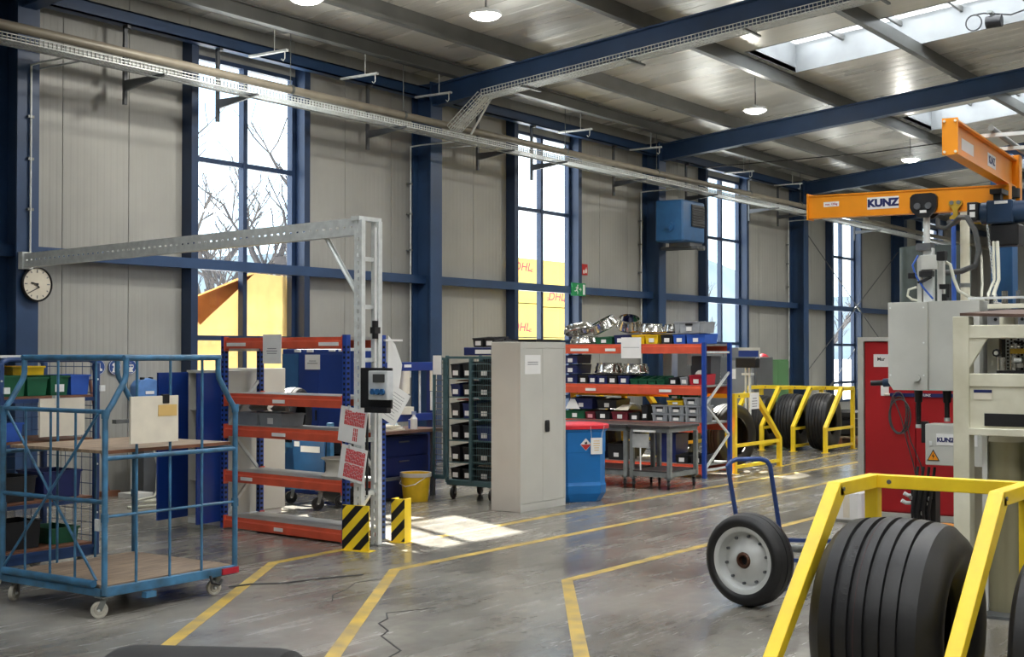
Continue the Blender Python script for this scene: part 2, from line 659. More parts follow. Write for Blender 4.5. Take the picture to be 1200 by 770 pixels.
def stripe(pts, w=0.095, name='line_marking', m=None):
    b = B()
    n = len(pts)
    P = [Vector((p[0], p[1], 0)) for p in pts]
    L, Rr = [], []
    for i in range(n):
        if i == 0:
            t = (P[1] - P[0]).normalized()
        elif i == n - 1:
            t = (P[-1] - P[-2]).normalized()
        else:
            t = ((P[i] - P[i - 1]).normalized() + (P[i + 1] - P[i]).normalized()).normalized()
        s = Vector((-t.y, t.x, 0))
        L.append(P[i] + s * w / 2)
        Rr.append(P[i] - s * w / 2)
    for i in range(n - 1):
        b.add([Rr[i] + Vector((0, 0, 0.0)), Rr[i + 1], L[i + 1], L[i],
               Rr[i] + Vector((0, 0, .002)), Rr[i + 1] + Vector((0, 0, .002)), L[i + 1] + Vector((0, 0, .002)), L[i] + Vector((0, 0, .002))],
              [(4, 5, 6, 7), (0, 1, 5, 4), (2, 3, 7, 6), (1, 2, 6, 5), (3, 0, 4, 7)])
    return struct(name, b, m or M_YLINE, floor)


stripe([(2.2, 4.28), (5.6, 6.54), (8.34, 8.37), (9.36, 8.40)])
stripe([(9.97, 8.20), (13.54, 8.24), (21.6, 8.05), (30, 7.95)])
stripe([(3.0, 3.50), (6.02, 5.53), (8.66, 7.27), (17.5, 7.13), (30, 6.98)])
stripe([(3.5, 1.96), (6.88, 4.31), (9.06, 5.81), (13.9, 5.76), (24, 5.62)])
stripe([(19.6, 8.75), (22.9, 8.95), (24.6, 8.85)], 0.07)
crk = [(7.55, 5.95), (7.2, 6.12), (7.05, 5.98), (6.9, 5.93), (6.75, 5.72), (6.6, 5.65), (6.35, 5.28), (6.1, 5.2)]
stripe([(x * 1.0, y) for x, y in crk], 0.012, 'crack', M_RUBBER_D)
stripe([(8.3, 7.05), (8.0, 7.12), (7.75, 6.98), (7.5, 6.9), (7.3, 6.72)], 0.009, 'crack', M_RUBBER_D)

# ---- window wall: insulated sheet panels between and around the windows
wall = struct('wall_back', B().box(X0, DW + 0.1, -0.2, X0 + 0.5, DW + 0.3, 6.2), M_WALL)


def ribbed(x0, x1, z0, z1):                      # one panel with shallow vertical ribs on its face
    b = B()
    b.box(x0 + .006, DW + .0018, z0, x1 - .006, DW + .11, z1)
    n = max(1, int(round((x1 - x0) / 0.105)))
    for i in range(n):
        c = x0 + (i + .5) * (x1 - x0) / n
        h = (x1 - x0) / n * .36
        b.add([(c - h, DW + .0018, z0), (c - h * .7, DW, z0), (c + h * .7, DW, z0), (c + h, DW + .0018, z0),
               (c - h, DW + .0018, z1), (c - h * .7, DW, z1), (c + h * .7, DW, z1), (c + h, DW + .0018, z1)],
              [(0, 1, 5, 4), (1, 2, 6, 5), (2, 3, 7, 6)])
    return b


def run(xa, xb, z0, z1):
    n = max(1, int(round((xb - xa) / 1.03)))
    for i in range(n):
        struct('wall_panel', ribbed(xa + (xb - xa) * i / n, xa + (xb - xa) * (i + 1) / n, z0, z1), M_WALL, wall)


edges = [X0] + [e for x in WINX for e in (x, x + WINW)] + [X1]
for i in range(0, len(edges), 2):
    run(edges[i], edges[i + 1], 0.0, 6.52)
for x in WINX:
    run(x, x + WINW, 0.0, WZ0)
    struct('wall_panel', ribbed(x, x + WINW, WZ1, 6.52), M_WALL, wall)

for k, x in enumerate(WINX):
    fr = B()
    for a in (x, x + WINW - 0.07):               # outer frame
        fr.box(a, DW - 0.02, WZ0, a + 0.07, DW + 0.08, WZ1)
    for z in (WZ0, WZ1 - 0.06):
        fr.box(x + .07, DW - 0.02, z, x + WINW - .07, DW + 0.08, z + 0.06)
    win = struct('window_%d' % (k + 1), fr, M_FRAME_BLUE)
    mu = B().box(x + WINW / 2 - .04, DW - .03, WZ0 + .06, x + WINW / 2 + .04, DW + .07, WZ1 - .06)
    struct('mullion', mu, M_FRAME_BLUE, win)
    zs = [WZ0 + .06, 0.95, 2.02, 3.03, 4.50, WZ1 - .06]
    for z in zs[1:-1]:
        for a, c in ((x + .07, x + WINW / 2 - .04), (x + WINW / 2 + .04, x + WINW - .07)):
            struct('transom', B().box(a, DW - .02, z - .035, c, DW + .06, z + .035), M_FRAME_BLUE, win)
    for i in range(5):
        for a, c in ((x + .07, x + WINW / 2 - .04), (x + WINW / 2 + .04, x + WINW - .07)):
            struct('pane', B().add([(a, DW + .03, zs[i]), (c, DW + .03, zs[i]), (c, DW + .03, zs[i + 1]), (a, DW + .03, zs[i + 1])], [(0, 1, 2, 3)]), M_GLASS, win)
    for a in (x - .13, x + WINW + .01):          # steel posts beside the opening
        struct('post', B().box(a, DW - .2, 0.0, a + .12, DW - .005, 6.2), M_FRAME_BLUE, win)

# ---- girt rail, eave beam
b = B()
for a, c in zip(COLX[:-1], COLX[1:]):
    b.box(a + .16, DW - .21, 2.96, c + .14, DW - .09, 3.10)
b.box(X0, DW - .21, 2.96, COLX[0] + .14, DW - .09, 3.10)
b.box(COLX[-1] + .16, DW - .21, 2.96, X1, DW - .09, 3.10)
struct('trim_1', b, M_STEEL_BLUE)
struct('beam', B().box(X0, DW - .36, 6.02, X1, DW - .34, 6.2).box(X0, DW - .36, 6.02, X1, DW - .2, 6.04).box(X0, DW - .36, 6.18, X1, DW - .2, 6.2), M_STEEL_BLUE)
struct('beam', B().box(X0, 13.34, 6.31, X1, 13.36, 6.55).box(X0, 13.2, 6.31, X1, 13.36, 6.33).box(X0, 13.28, 6.53, X1, 13.42, 6.55), M_PURLIN)

# ---- columns and rafters
for x in COLX:
    struct('column', B().box(x, 13.78, 0, x + .30, 13.81, 6.3).box(x, DW - .04, 0, x + .30, DW - .01, 6.3)
           .box(x + .135, 13.81, 0, x + .165, DW - .04, 6.3)
           .box(x - .04, 13.74, 0, x + .34, DW - .01, 0.025), M_STEEL_BLUE)
    xc = x + .15
    b = B()
    ya, yb = 13.80, -1.5
    for dz, h, w in ((-0.012, 0.024, 0.2), (-0.348, 0.024, 0.2), (-0.18, 0.32, 0.014)):
        b.bar((xc, ya, roof_z(ya) + dz), (xc, yb, roof_z(yb) + dz), w, h)
    struct('rafter', b, M_STEEL_BLUE)

# ---- purlins (C sections) on the rafters
for y in (12.1, 9.87, 7.45, 5.2, 2.95, 0.7):
    z = roof_z(y)
    struct('purlin', B().box(X0, y - .012, z, X1, y + .012, z + .27).box(X0, y - .10, z, X1, y - .012, z + .016)
           .box(X0, y - .10, z + .016, X1, y - .085, z + .05).box(X0, y + .012, z + .02, X1, y + .022, z + .12), M_PURLIN)
    for x in COLX[1:]:
        struct('cleat', B().box(x + .09, y + .025, z, x + .21, y + .04, z + .24), M_STEEL_BLUE, None)['kind'] = 'structure'

# ---- roof sheets, running up the slope, with a gap for each roof light
ceil = struct('ceiling', B().add([(X0, -1.9, 8.2), (X1, -1.9, 8.2), (X1, YR, 6.6), (X0, YR, 6.6),
                                  (X0, -1.9, 8.3), (X1, -1.9, 8.3), (X1, YR, 6.7), (X0, YR, 6.7)],
                                 [(0, 1, 2, 3), (4, 5, 6, 7), (0, 1, 5, 4), (1, 2, 6, 5), (2, 3, 7, 6), (3, 0, 4, 7)]), M_ROOF)


def roof_panel(xa, xb, ya, yb):
    b = B()
    lo, hi = .275, .36
    vs = []
    for (x, y) in ((xa + .004, ya), (xb - .004, ya), (xb - .004, yb), (xa + .004, yb)):
        vs.append((x, y, roof_z(y) + lo))
    for (x, y) in ((xa, ya), (xb, ya), (xb, yb), (xa, yb)):
        vs.append((x, y, roof_z(y) + hi))
    b.add(vs, [(0, 1, 2, 3), (4, 5, 6, 7), (0, 1, 5, 4), (1, 2, 6, 5), (2, 3, 7, 6), (3, 0, 4, 7)])
    n = 3
    for i in range(n):                           # shallow stiffening ribs
        c = xa + (xb - xa) * (i + .5) / n
        h = (xb - xa) / n * .3
        b.add([(c - h, ya, roof_z(ya) + lo), (c - h * .8, ya, roof_z(ya) + lo - .003), (c + h * .8, ya, roof_z(ya) + lo - .003), (c + h, ya, roof_z(ya) + lo),
               (c - h, yb, roof_z(yb) + lo), (c - h * .8, yb, roof_z(yb) + lo - .003), (c + h * .8, yb, roof_z(yb) + lo - .003), (c + h, yb, roof_z(yb) + lo)],
              [(0, 1, 5, 4), (1, 2, 6, 5), (2, 3, 7, 6)])
    struct('roof_panel', b, M_ROOF, ceil)


YE, YT = DW + .3, -2.0
x = X0
seams = [X0]
for sx in SKY_X:
    if sx > x:
        n = max(1, int(round((sx - x) / 1.12)))
        for i in range(n):
            roof_panel(x + (sx - x) * i / n, x + (sx - x) * (i + 1) / n, YE, YT)
        x = sx
    for i in range(2):
        roof_panel(sx + SKY_W / 2 * i, sx + SKY_W / 2 * (i + 1), YE, SKY_Y0)
    x = sx + SKY_W
n = int(round((X1 - x) / 1.12))
for i in range(n):
    roof_panel(x + (X1 - x) * i / n, x + (X1 - x) * (i + 1) / n, YE, YT)

# ---- roof lights: white kerb, glazing bars, opal panes
for k, sx in enumerate(SKY_X):
    ya, yb = SKY_Y0, YT
    b = B()

    def rise(x0, y0, x1, y1):                    # upright kerb board following the slope
        vs = []
        for (X, Y) in ((x0, y0), (x1, y0), (x1, y1), (x0, y1)):
            vs.append((X, Y, roof_z(Y) + .272))
        for (X, Y) in ((x0, y0), (x1, y0), (x1, y1), (x0, y1)):
            vs.append((X, Y, roof_z(Y) + .80))
        b.add(vs, [(0, 1, 2, 3), (4, 5, 6, 7), (0, 1, 5, 4), (1, 2, 6, 5), (2, 3, 7, 6), (3, 0, 4, 7)])
    rise(sx - .04, ya, sx, yb)
    rise(sx + SKY_W, ya, sx + SKY_W + .04, yb)
    rise(sx - .04, ya + .04, sx + SKY_W + .04, ya)
    sk = struct('skylight', b, M_KERB)
    y = ya - .9
    while y > yb:
        struct('glazing_bar', B().bar((sx, y, roof_z(y) + .70), (sx + SKY_W, y, roof_z(y) + .70), .05, .09), M_PURLIN, sk)
        y -= 1.05
    y = ya
    while y > yb + .1:
        y2 = max(yb, y - 1.05)
        struct('pane', B().add([(sx, y, roof_z(y) + .79), (sx + SKY_W, y, roof_z(y) + .79), (sx + SKY_W, y2, roof_z(y2) + .79), (sx, y2, roof_z(y2) + .79),
                                (sx, y, roof_z(y) + .80), (sx + SKY_W, y, roof_z(y) + .80), (sx + SKY_W, y2, roof_z(y2) + .80), (sx, y2, roof_z(y2) + .80)],
                               [(0, 1, 2, 3), (4, 5, 6, 7), (0, 1, 5, 4), (1, 2, 6, 5), (2, 3, 7, 6), (3, 0, 4, 7)]), M_OPAL, sk)
        y = y2

# ---- the other walls of the hall
struct('wall_right', B().box(X0, YR - .2, -0.2, X1, YR, 6.8), M_WALL)
struct('wall_near', B().box(X0 - .2, YR, -0.2, X0, DW + .1, 9.0), M_WALL)
far = struct('wall_far', B().box(X1, YR, -0.2, X1 + .2, DW + .1, 9.0), M_WALL)
for i in range(8):
    struct('wall_panel', B().box(X1 - .02, DW - 1.1 * (i + 1) + .01, 0, X1, DW - 1.1 * i - .01, 6.3), M_WALL, far)

# ================================================================== OUTSIDE
struct('ground', B().box(-60, DW + .3, -0.4, 900, 400, -0.15), M_YARD)
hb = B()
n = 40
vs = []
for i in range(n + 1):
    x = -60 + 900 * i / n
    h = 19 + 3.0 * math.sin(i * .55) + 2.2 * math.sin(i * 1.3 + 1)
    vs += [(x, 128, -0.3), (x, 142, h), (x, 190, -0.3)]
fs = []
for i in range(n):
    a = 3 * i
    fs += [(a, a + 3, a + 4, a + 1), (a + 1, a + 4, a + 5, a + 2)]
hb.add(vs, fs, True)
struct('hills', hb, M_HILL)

# ================================================================== FIXTURES UNDER THE ROOF AND ON THE WALL
# ---- pendant lamps
M_LAMP = emit('lamp_diffuser', (255, 250, 240), 20.0)


def lamp(name, label, loc, rod):
    t = thing(name, label, 'lamp', loc, group='pendant hall lamps')
    b = B().lathe([(0.001, .10), (.05, .10), (.06, .07), (.20, .045), (.215, .0), (.20, .0)], 24)
    part(t, 'housing', b, M_WHITE)
    part(t, 'diffuser', B().lathe([(0.001, -.06), (.10, -.055), (.17, -.03), (.20, .0), (.0005, .004)], 24), M_LAMP)
    part(t, 'rod', B().cyl((0, 0, .098), (0, 0, rod), .008, 8), M_GALV_D)
    part(t, 'cable', B().tube([(.02, 0, .10), (.03, 0, .3), (.012, 0, rod * .6), (.014, 0, rod)], .004, 6), M_BLACK)
    ld = bpy.data.lights.new('lamp_light', 'AREA')
    ld.shape = 'DISK'
    ld.size = .36
    ld.energy = LAMP_POWER
    ld.color = (1.0, .96, .88)
    lo = bpy.data.objects.new('lamp_light', ld)
    C.objects.link(lo)
    lo.location = Vector(loc) + Vector((0, 0, -.08))
    ld = bpy.data.lights.new('lamp_glow', 'POINT')       # the side light of the bowl-shaped diffuser
    ld.energy = LAMP_POWER * .45
    ld.shadow_soft_size = .12
    ld.color = (1.0, .97, .9)
    lo = bpy.data.objects.new('lamp_glow', ld)
    C.objects.link(lo)
    lo.location = Vector(loc) + Vector((0, 0, -.16))
    return t


for nm, lb, (x, y, z) in (
        ('pendant_lamp', 'lit round hall lamp hanging nearest, above the steel gantry arm', (14.23, 10.4, 6.27)),
        ('pendant_lamp', 'lit round hall lamp hanging between the second and third blue rafters', (22.61, 10.4, 6.25)),
        ('pendant_lamp', 'small far lit hall lamp hanging just above the orange jib crane', (30.63, 10.2, 6.27)),
        ('pendant_lamp', 'lit hall lamp cut off by the top edge, above the first window', (12.05, 11.55, 6.19))):
    lamp(nm, lb, (x, y, z), roof_z(y) + .27 - z)

# ---- service pipe and cable trays along the wall
YP = 13.45
t = thing('service_pipe', 'long beige service pipe running along the wall above the windows', 'pipe', (X0 + .1, YP, 5.56), world=True)
part(t, 'pipe_run', B().cyl((X0 + .1, YP, 5.57), (X1 - .1, YP, 5.50), .062, 12), M_PIPE)
for i, x in enumerate((5.2, 13.7, 16.2, 20.9, 24.4, 28.9, 31.9, 36.6)):
    part(t, 'pipe_clamp', B().cyl((x, YP, 5.55), (x + .05, YP, 5.55), .07, 12).cyl((x + .02, YP, 5.6), (x + .02, YP, roof_z(YP) + .27), .006, 6), M_GALV_D)


def tray(p0, p1, w, h, side, pitch=.06, b=None):
    b = b or B()
    p0, p1 = Vector(p0), Vector(p1)
    d = (p1 - p0)
    L = d.length
    d.normalize()
    s = Vector(side).normalized()
    u = s.cross(d).normalized()
    if u.z < 0:
        u = -u
    for k in (-1, 1):                            # upright edges, top rolled
        b.bar(p0 + s * w / 2 * k + u * h, p1 + s * w / 2 * k + u * h, .012, .010, u)
        b.bar(p0 + s * w / 2 * k + u * h * .45, p1 + s * w / 2 * k + u * h * .45, .004, .012, u)
        b.bar(p0 + s * w / 2 * k, p1 + s * w / 2 * k, .008, .014, u)
    for k in (-.6, -.2, .2, .6):
        b.bar(p0 + s * w / 2 * k, p1 + s * w / 2 * k, w * .13, .003, u)
    n = int(L / pitch)
    for i in range(n + 1):
        q = p0 + d * (L * i / max(1, n))
        b.bar(q - s * w / 2, q + s * w / 2, .02, .003, u)
        for k in (-1, 1):
            b.bar(q + s * w / 2 * k, q + s * w / 2 * k + u * h, .022, .003, d)
    return b


t = thing('cable_tray', 'perforated galvanised cable tray running along the window wall', 'cable tray', (X0 + .1, 13.3, 5.33), world=True)
part(t, 'tray_run', tray((1.0, 13.33, 5.34), (44.0, 13.33, 5.27), .26, .07, (0, 1, 0)), M_GALV, stuff=True)
part(t, 'cable', B().tube([(1.0, 13.30, 5.36), (20, 13.31, 5.33), (44, 13.32, 5.30)], .016, 6).tube([(1.0, 13.37, 5.365), (20, 13.36, 5.335), (44, 13.38, 5.30)], .012, 6), M_BLACK)
t = thing('cable_tray', 'galvanised cable tray climbing from the wall onto the second blue rafter', 'cable tray', (17.28, 13.2, 5.45), world=True)
xr = 17.42
z1, z2 = roof_z(12.7) - .43, roof_z(-1.0) - .43
part(t, 'tray_run', tray((xr, 12.7, z1), (xr, -1.0, z2), .3, .10, (1, 0, 0)), M_GALV, stuff=True)
part(t, 'tray_bend', tray((xr - .1, 13.25, 5.43), (xr, 12.7, z1), .3, .10, (1, 0, 0), .07), M_GALV, stuff=True)
part(t, 'strut', B().bar((xr + .18, 13.15, 5.4), (xr + .18, 12.72, z1 + .05), .03, .02), M_GALV)
for y in (11.9, 10.0, 8.1, 6.2):
    part(t, 'bracket', B().bar((xr - .17, y, roof_z(y) - .445), (xr + .36, y, roof_z(y) - .445), .04, .03).bar((xr + .22, y, roof_z(y) - .445), (xr + .22, y, roof_z(y) - .35), .03, .03), M_GALV_D)

for i, (x, lbl) in enumerate(((11.2, 'cantilever tray bracket on the panels between the clock column and first window'),
                              (12.78, 'cantilever tray bracket before the left half of the first window'),
                              (15.91, 'cantilever tray bracket on the panels right of the first window'),
                              (18.82, 'cantilever tray bracket right of the second column, before the second window'),
                              (20.5, 'cantilever tray bracket before the second window glass'),
                              (23.47, 'cantilever tray bracket on the panels right of the second window'),
                              (26.63, 'cantilever tray bracket above the blue wall heater'),
                              (29.9, 'cantilever tray bracket at the right edge of the third window'),
                              (31.6, 'cantilever tray bracket left of the crane beam tip'),
                              (36.9, 'cantilever tray bracket before the fourth window'))):
    t = thing('tray_bracket', lbl, 'bracket', (x, 13.98, 5.2), group='brackets under the wall cable tray', world=True)
    part(t, 'hanger_strut', B().box(x - .025, 13.90, 5.0, x + .025, 13.94, 6.1).box(x - .025, 13.84, 5.98, x + .025, 13.94, 6.02), M_DGREY)
    zt = 5.34 - .07 * (x - 1) / 43 - .012
    part(t, 'arm', B().add([(x - .02, 13.90, 5.18), (x - .02, 13.90, zt), (x - .02, 13.14, zt), (x - .02, 13.14, zt - .025),
                            (x + .02, 13.90, 5.18), (x + .02, 13.90, zt), (x + .02, 13.14, zt), (x + .02, 13.14, zt - .025)],
                           [(0, 1, 2, 3), (7, 6, 5, 4), (0, 3, 7, 4), (1, 5, 6, 2), (2, 6, 7, 3), (0, 4, 5, 1)]), M_DGREY)
for i, (x, lbl) in enumerate(((13.3, 'short grey hook rail above the middle of the first window'), (15.2, 'short grey hook rail right of the first window top'), (17.0, 'short grey hook rail left of the second column head'),
                              (21.3, 'short grey hook rail above the middle of the second window'), (24.0, 'short grey hook rail between second window and third column head'), (28.4, 'short grey hook rail above the third window'), (31.2, 'short grey hook rail right of the third window top'))):
    t = thing('hook_rail', lbl, 'rail', (x, 13.4, 5.96), group='hook rails under the eaves', world=True)
    part(t, 'rail', B().bar((x, 13.84, 5.99), (x, 13.10, 5.99), .05, .03), M_GALV)
    part(t, 'hanger', B().cyl((x, 13.35, 6.0), (x, 13.35, 6.31), .006, 6).tube([(x, 13.15, 5.98), (x, 13.15, 5.88), (x, 13.18, 5.85), (x, 13.21, 5.88)], .008, 6), M_GALV)
solo('conduit', 'thin pale conduit strung below the cable tray along the wall', 'conduit', B().tube([(X0 + .2, 13.12, 5.24), (10, 13.12, 5.235), (22, 13.12, 5.20), (44, 13.12, 5.19)], .011, 6), M_GALV_D)
for i, (x, lbl) in enumerate(((9.70, 'thin conduit down the face of the clock column'), (9.92, 'thin conduit on the wall just right of the clock column'), (17.22, 'thin conduit down the left edge of the second column'), (17.72, 'thin conduit right of the second column'), (24.96, 'thin conduit down the left edge of the third column, by the heater'), (32.74, 'thin conduit down the left edge of the column at the crane tip'))):
    yy = 13.76 if i == 0 else 14.12
    t = thing('wall_conduit', lbl, 'conduit', (x, yy, 1.4), group='vertical conduits by the columns', world=True)
    part(t, 'tube', B().cyl((x, yy, 1.4 if i != 0 else 3.0), (x, yy, 5.24), .013, 6).tube([(x, yy, 5.23), (x, yy - .2, 5.24), (x, 13.12, 5.235)], .012, 6), M_GALV)
    for z in (3.5, 4.1, 4.6):
        part(t, 'saddle', B().box(x - .04, yy - .01, z, x + .04, yy + .06, z + .03), M_GALV_D)

# ---- diagonal wind bracing around the fourth window
for (p, q, lbl) in (((33.36, 13.97, 1.2), (40.74, 13.97, 4.9), 'thin tie rod rising to the right across the fourth window'),
                    ((33.36, 13.85, 4.9), (40.74, 13.85, 1.2), 'thin tie rod falling to the right across the fourth window'),
                    ((33.4, 13.91, 0.0), (37.0, 13.95, 1.9), 'lower tie rod rising behind the far tyre rack'),):
    t = thing('tie_rod', lbl, 'rod', p, group='wind bracing rods at the fourth window', world=True)
    part(t, 'rod', B().cyl(p, q, .013, 6), M_DGREY)
    m_ = (Vector(p) + Vector(q)) / 2
    part(t, 'turnbuckle', B().cyl(m_ - (Vector(q) - Vector(p)).normalized() * .12, m_ + (Vector(q) - Vector(p)).normalized() * .12, .026, 8), M_GALV_D)
solo('catenary_wire', 'thin dark wire stretched under the roof beyond the third rafter', 'wire', B().tube([(27.0, 13.7, 5.95), (27.6, 10.0, 6.05), (28.2, 5.0, 6.4), (28.6, 1.0, 6.75)], .012, 6), M_BLACK)

# ---- clock on the first column
t = thing('wall_clock', 'round white wall clock with black rim on the blue column', 'clock', (9.78, 13.775, 2.63))
MY = face_mat((0, 0, 0), '-Y')
part(t, 'case', B().lathe([(.001, 0), (.20, 0), (.21, .02), (.21, .05), (.196, .06), (.188, .052), (.188, .04)], 32, MY), M_BLACK)
dl = part(t, 'dial', B().lathe([(.0005, .043), (.189, .043)], 32, MY), M_CREAM)
b = B()
for h in range(12):
    a = h * math.pi / 6
    r0 = .15 if h % 3 else .135
    b.bar(MY @ Vector((r0 * math.sin(a), r0 * math.cos(a), .045)), MY @ Vector((.172 * math.sin(a), .172 * math.cos(a), .045)), .012, .003, (0, -1, 0))
part(dl, 'hour_marks', b, M_INK, stuff=True)
hd = part(t, 'hands', B().bar(MY @ Vector((.03, -.035, .05)), MY @ Vector((-.135, -.115, .05)), .010, .003, (0, -1, 0)).bar(MY @ Vector((.02, -.04, .054)), MY @ Vector((-.02, .0, .054)), .014, .003, (0, -1, 0)).bar(MY @ Vector((0, 0, .052)), MY @ Vector((-.09, .015, .052)), .014, .003, (0, -1, 0)), M_BLACK)
part(hd, 'spindle', B().lathe([(.0005, .058), (.012, .058), (.012, .04)], 12, MY), M_BLACK)

# ---- air heater on the third column
t = thing('air_heater', 'blue box air heater mounted high beside the third column', 'heater', (25.3, 13.3, 4.55), world=True)
part(t, 'casing', B().box(24.62, 12.95, 4.12, 25.62, 13.6, 4.98), M_HEATER, bevel=.03)
gr = part(t, 'grille', B().box(25.0, 12.925, 4.44, 25.56, 12.955, 4.90), M_BLACK, 'dark louvred grille')
for i in range(8):
    part(gr, 'louver', B().bar((25.02, 12.915, 4.47 + i * .055), (25.54, 12.915, 4.47 + i * .055), .02, .01, (0, -.6, .8)), M_DGREY)
part(t, 'burner_cap', B().cyl((24.63, 13.25, 4.42), (24.59, 13.25, 4.42), .10, 20).cyl((24.60, 13.25, 4.42), (24.56, 13.25, 4.42), .05, 16), M_HEATER)
part(t, 'wall_bracket', B().bar((25.2, 13.775, 4.02), (25.2, 12.9, 4.02), .06, .06).bar((25.5, 14.19, 4.02), (25.5, 12.9, 4.02), .05, .05).bar((25.1, 13.0, 4.02), (25.52, 13.0, 4.02), .05, .05).cyl((25.3, 12.95, 4.0), (25.3, 12.80, 4.0), .05, 10).box(25.05, 13.0, 4.04, 25.6, 13.5, 4.12), M_DGREY)

# ---- signs on the wall
t = thing('exit_sign', 'green emergency exit sign on the girt rail beside the second window', 'sign', (22.22, 13.98, 3.02), world=True)
part(t, 'panel', B().box(21.96, 13.965, 2.92, 22.46, 13.99, 3.17), M_SIGN_GREEN)
b = B()
Mx = face_mat((22.14, 13.964, 3.045), '-Y')
b.lathe([(.0005, .002), (.02, .002), (.02, 0)], 10, Mx @ Matrix.Translation((.03, .075, 0)))
for a, c, w in (((.02, .05), (-.01, -.01), .034), ((-.01, -.01), (.03, -.05), .02), ((.03, -.05), (.02, -.095), .018), ((-.01, -.01), (-.05, -.035), .02), ((-.05, -.035), (-.09, -.03), .016), ((.02, .045), (.065, .02), .014), ((.01, .045), (-.045, .03), .014)):
    b.bar(Mx @ Vector((a[0], a[1], .002)), Mx @ Vector((c[0], c[1], .002)), w, .003, (0, -1, 0))
part(t, 'running_figure', b, M_WHITE, 'white running figure')
part(t, 'door_symbol', B().box(22.36, 13.96, 2.945, 22.43, 13.966, 3.145).bar((22.22, 13.963, 3.045), (22.30, 13.963, 3.045), .02, .003, (0, -1, 0)).bar((22.30, 13.963, 3.045), (22.27, 13.963, 3.075), .014, .003, (0, -1, 0)).bar((22.30, 13.963, 3.045), (22.27, 13.963, 3.015), .014, .003, (0, -1, 0)), M_WHITE)
for i, (x, lb) in enumerate(((22.53, 'red fire safety pictogram left of its twin, above the exit sign'), (22.78, 'red fire safety pictogram with white flame, right of its twin'))):
    t = thing('fire_sign', lb, 'sign', (x, 14.185, 3.47), group='red fire pictograms above the exit sign', world=True)
    part(t, 'panel', B().box(x - .105, 14.180, 3.36, x + .105, 14.198, 3.58), M_SIGN_RED)
    b = B()
    if i == 0:
        b.box(x - .03, 14.176, 3.39, x + .02, 14.181, 3.51).box(x - .06, 14.176, 3.52, x + .03, 14.181, 3.535).box(x + .045, 14.176, 3.40, x + .06, 14.181, 3.53)
    else:
        b.box(x - .07, 14.176, 3.39, x - .01, 14.181, 3.46).prism([(0, 0), (.05, 0), (.06, .05), (.035, .12), (.02, .06), (0, .09)], 0, .004, face_mat((x + .015, 14.180, 3.40), '-Y'))
    part(t, 'symbol', b, M_WHITE)
for i, (x, kind, lb) in enumerate(((11.02, 'boot', 'round blue safety sign with a white boot, leftmost of the three round signs'), (11.27, 'ear', 'round blue safety sign with a white head in ear muffs, middle of the three'), (11.52, 'goggles', 'round blue safety sign with a white head wearing goggles, rightmost of the three'))):
    t = thing('safety_sign', lb, 'sign', (x, 14.19, 1.63), group='round mandatory signs on the wall')
    part(t, 'disc', B().lathe([(.0005, .012), (.100, .012), (.100, 0), (.0005, 0)], 28, MY), M_SIGN_BLUE)
    b = B().lathe([(.088, .0135), (.094, .0135)], 28, MY)
    if kind == 'boot':
        b.prism([(-.02, .05), (.02, .05), (.02, -.01), (.05, -.025), (.05, -.05), (-.02, -.05)], .012, .014, MY)
    else:
        b.lathe([(.0005, .0138), (.05, .0138)], 20, MY @ Matrix.Translation((0, .005, 0)))
        b.prism([(-.03, -.04), (.03, -.04), (.05, -.07), (-.05, -.07)], .012, .0136, MY)
    part(t, 'symbol', b, M_WHITE)
    if kind == 'goggles':
        part(t, 'symbol_detail', B().box(-.036, -.016, -.005, -.006, -.0145, .015).box(.006, -.016, -.005, .036, -.0145, .015).box(-.05, -.016, .03, .05, -.0145, .05), M_SIGN_BLUE)
    if kind == 'ear':
        part(t, 'symbol_detail', B().lathe([(.0005, .015), (.020, .015)], 14, MY @ Matrix.Translation((-.04, .0, 0))).lathe([(.0005, .015), (.020, .015)], 14, MY @ Matrix.Translation((.04, .0, 0))), M_SIGN_BLUE)

# ---- what stands outside the windows
t = thing('tarpaulin', 'yellow tarpaulin with a folded orange corner hung outside the first window', 'tarp', (13.5, DW + .16, 1.0), world=True)
yy = DW + .13


def sheet(pts2, n, fn, m, name):
    pass


b = B()
nx, nz = 26, 26
vs = []
for j in range(nz + 1):
    for i in range(nx + 1):
        u, v = i / nx, j / nz
        x = 12.53 + u * 2.04
        top = 2.52 + min(1, u / .62) * .46 if u < .62 else 2.98 - (u - .62) * .06
        z = .45 + v * (top - .45)
        vs.append((x, yy + .018 * math.sin(x * 9 + z * 2) * math.sin(z * 3 + 1) + .01 * math.sin(x * 23), z))
fs = [(j * (nx + 1) + i, j * (nx + 1) + i + 1, (j + 1) * (nx + 1) + i + 1, (j + 1) * (nx + 1) + i) for j in range(nz) for i in range(nx)]
b.add(vs, fs, True)
part(t, 'sheet', b, M_TARP)
b = B()
A, Bp, Cc = Vector((12.53, yy - .05, 2.52)), Vector((12.80, yy - .06, 2.20)), Vector((13.85, yy - .04, 2.97))
vs, fs = [], []
n = 8
for i in range(n + 1):
    for j in range(n + 1 - i):
        a, c = i / n, j / n
        p = A * (1 - a - c) + Bp * a + Cc * c
        vs.append(p + Vector((0, -.015 * math.sin(6 * a) * (1 - c), 0)))
idx = {}
k = 0
for i in range(n + 1):
    for j in range(n + 1 - i):
        idx[i, j] = k
        k += 1
for i in range(n):
    for j in range(n - i):
        fs.append((idx[i, j], idx[i + 1, j], idx[i, j + 1]))
        if j < n - i - 1:
            fs.append((idx[i + 1, j], idx[i + 1, j + 1], idx[i, j + 1]))
b.add(vs, fs, True)
part(t, 'folded_corner', b, M_TARP_B, 'orange folded corner')
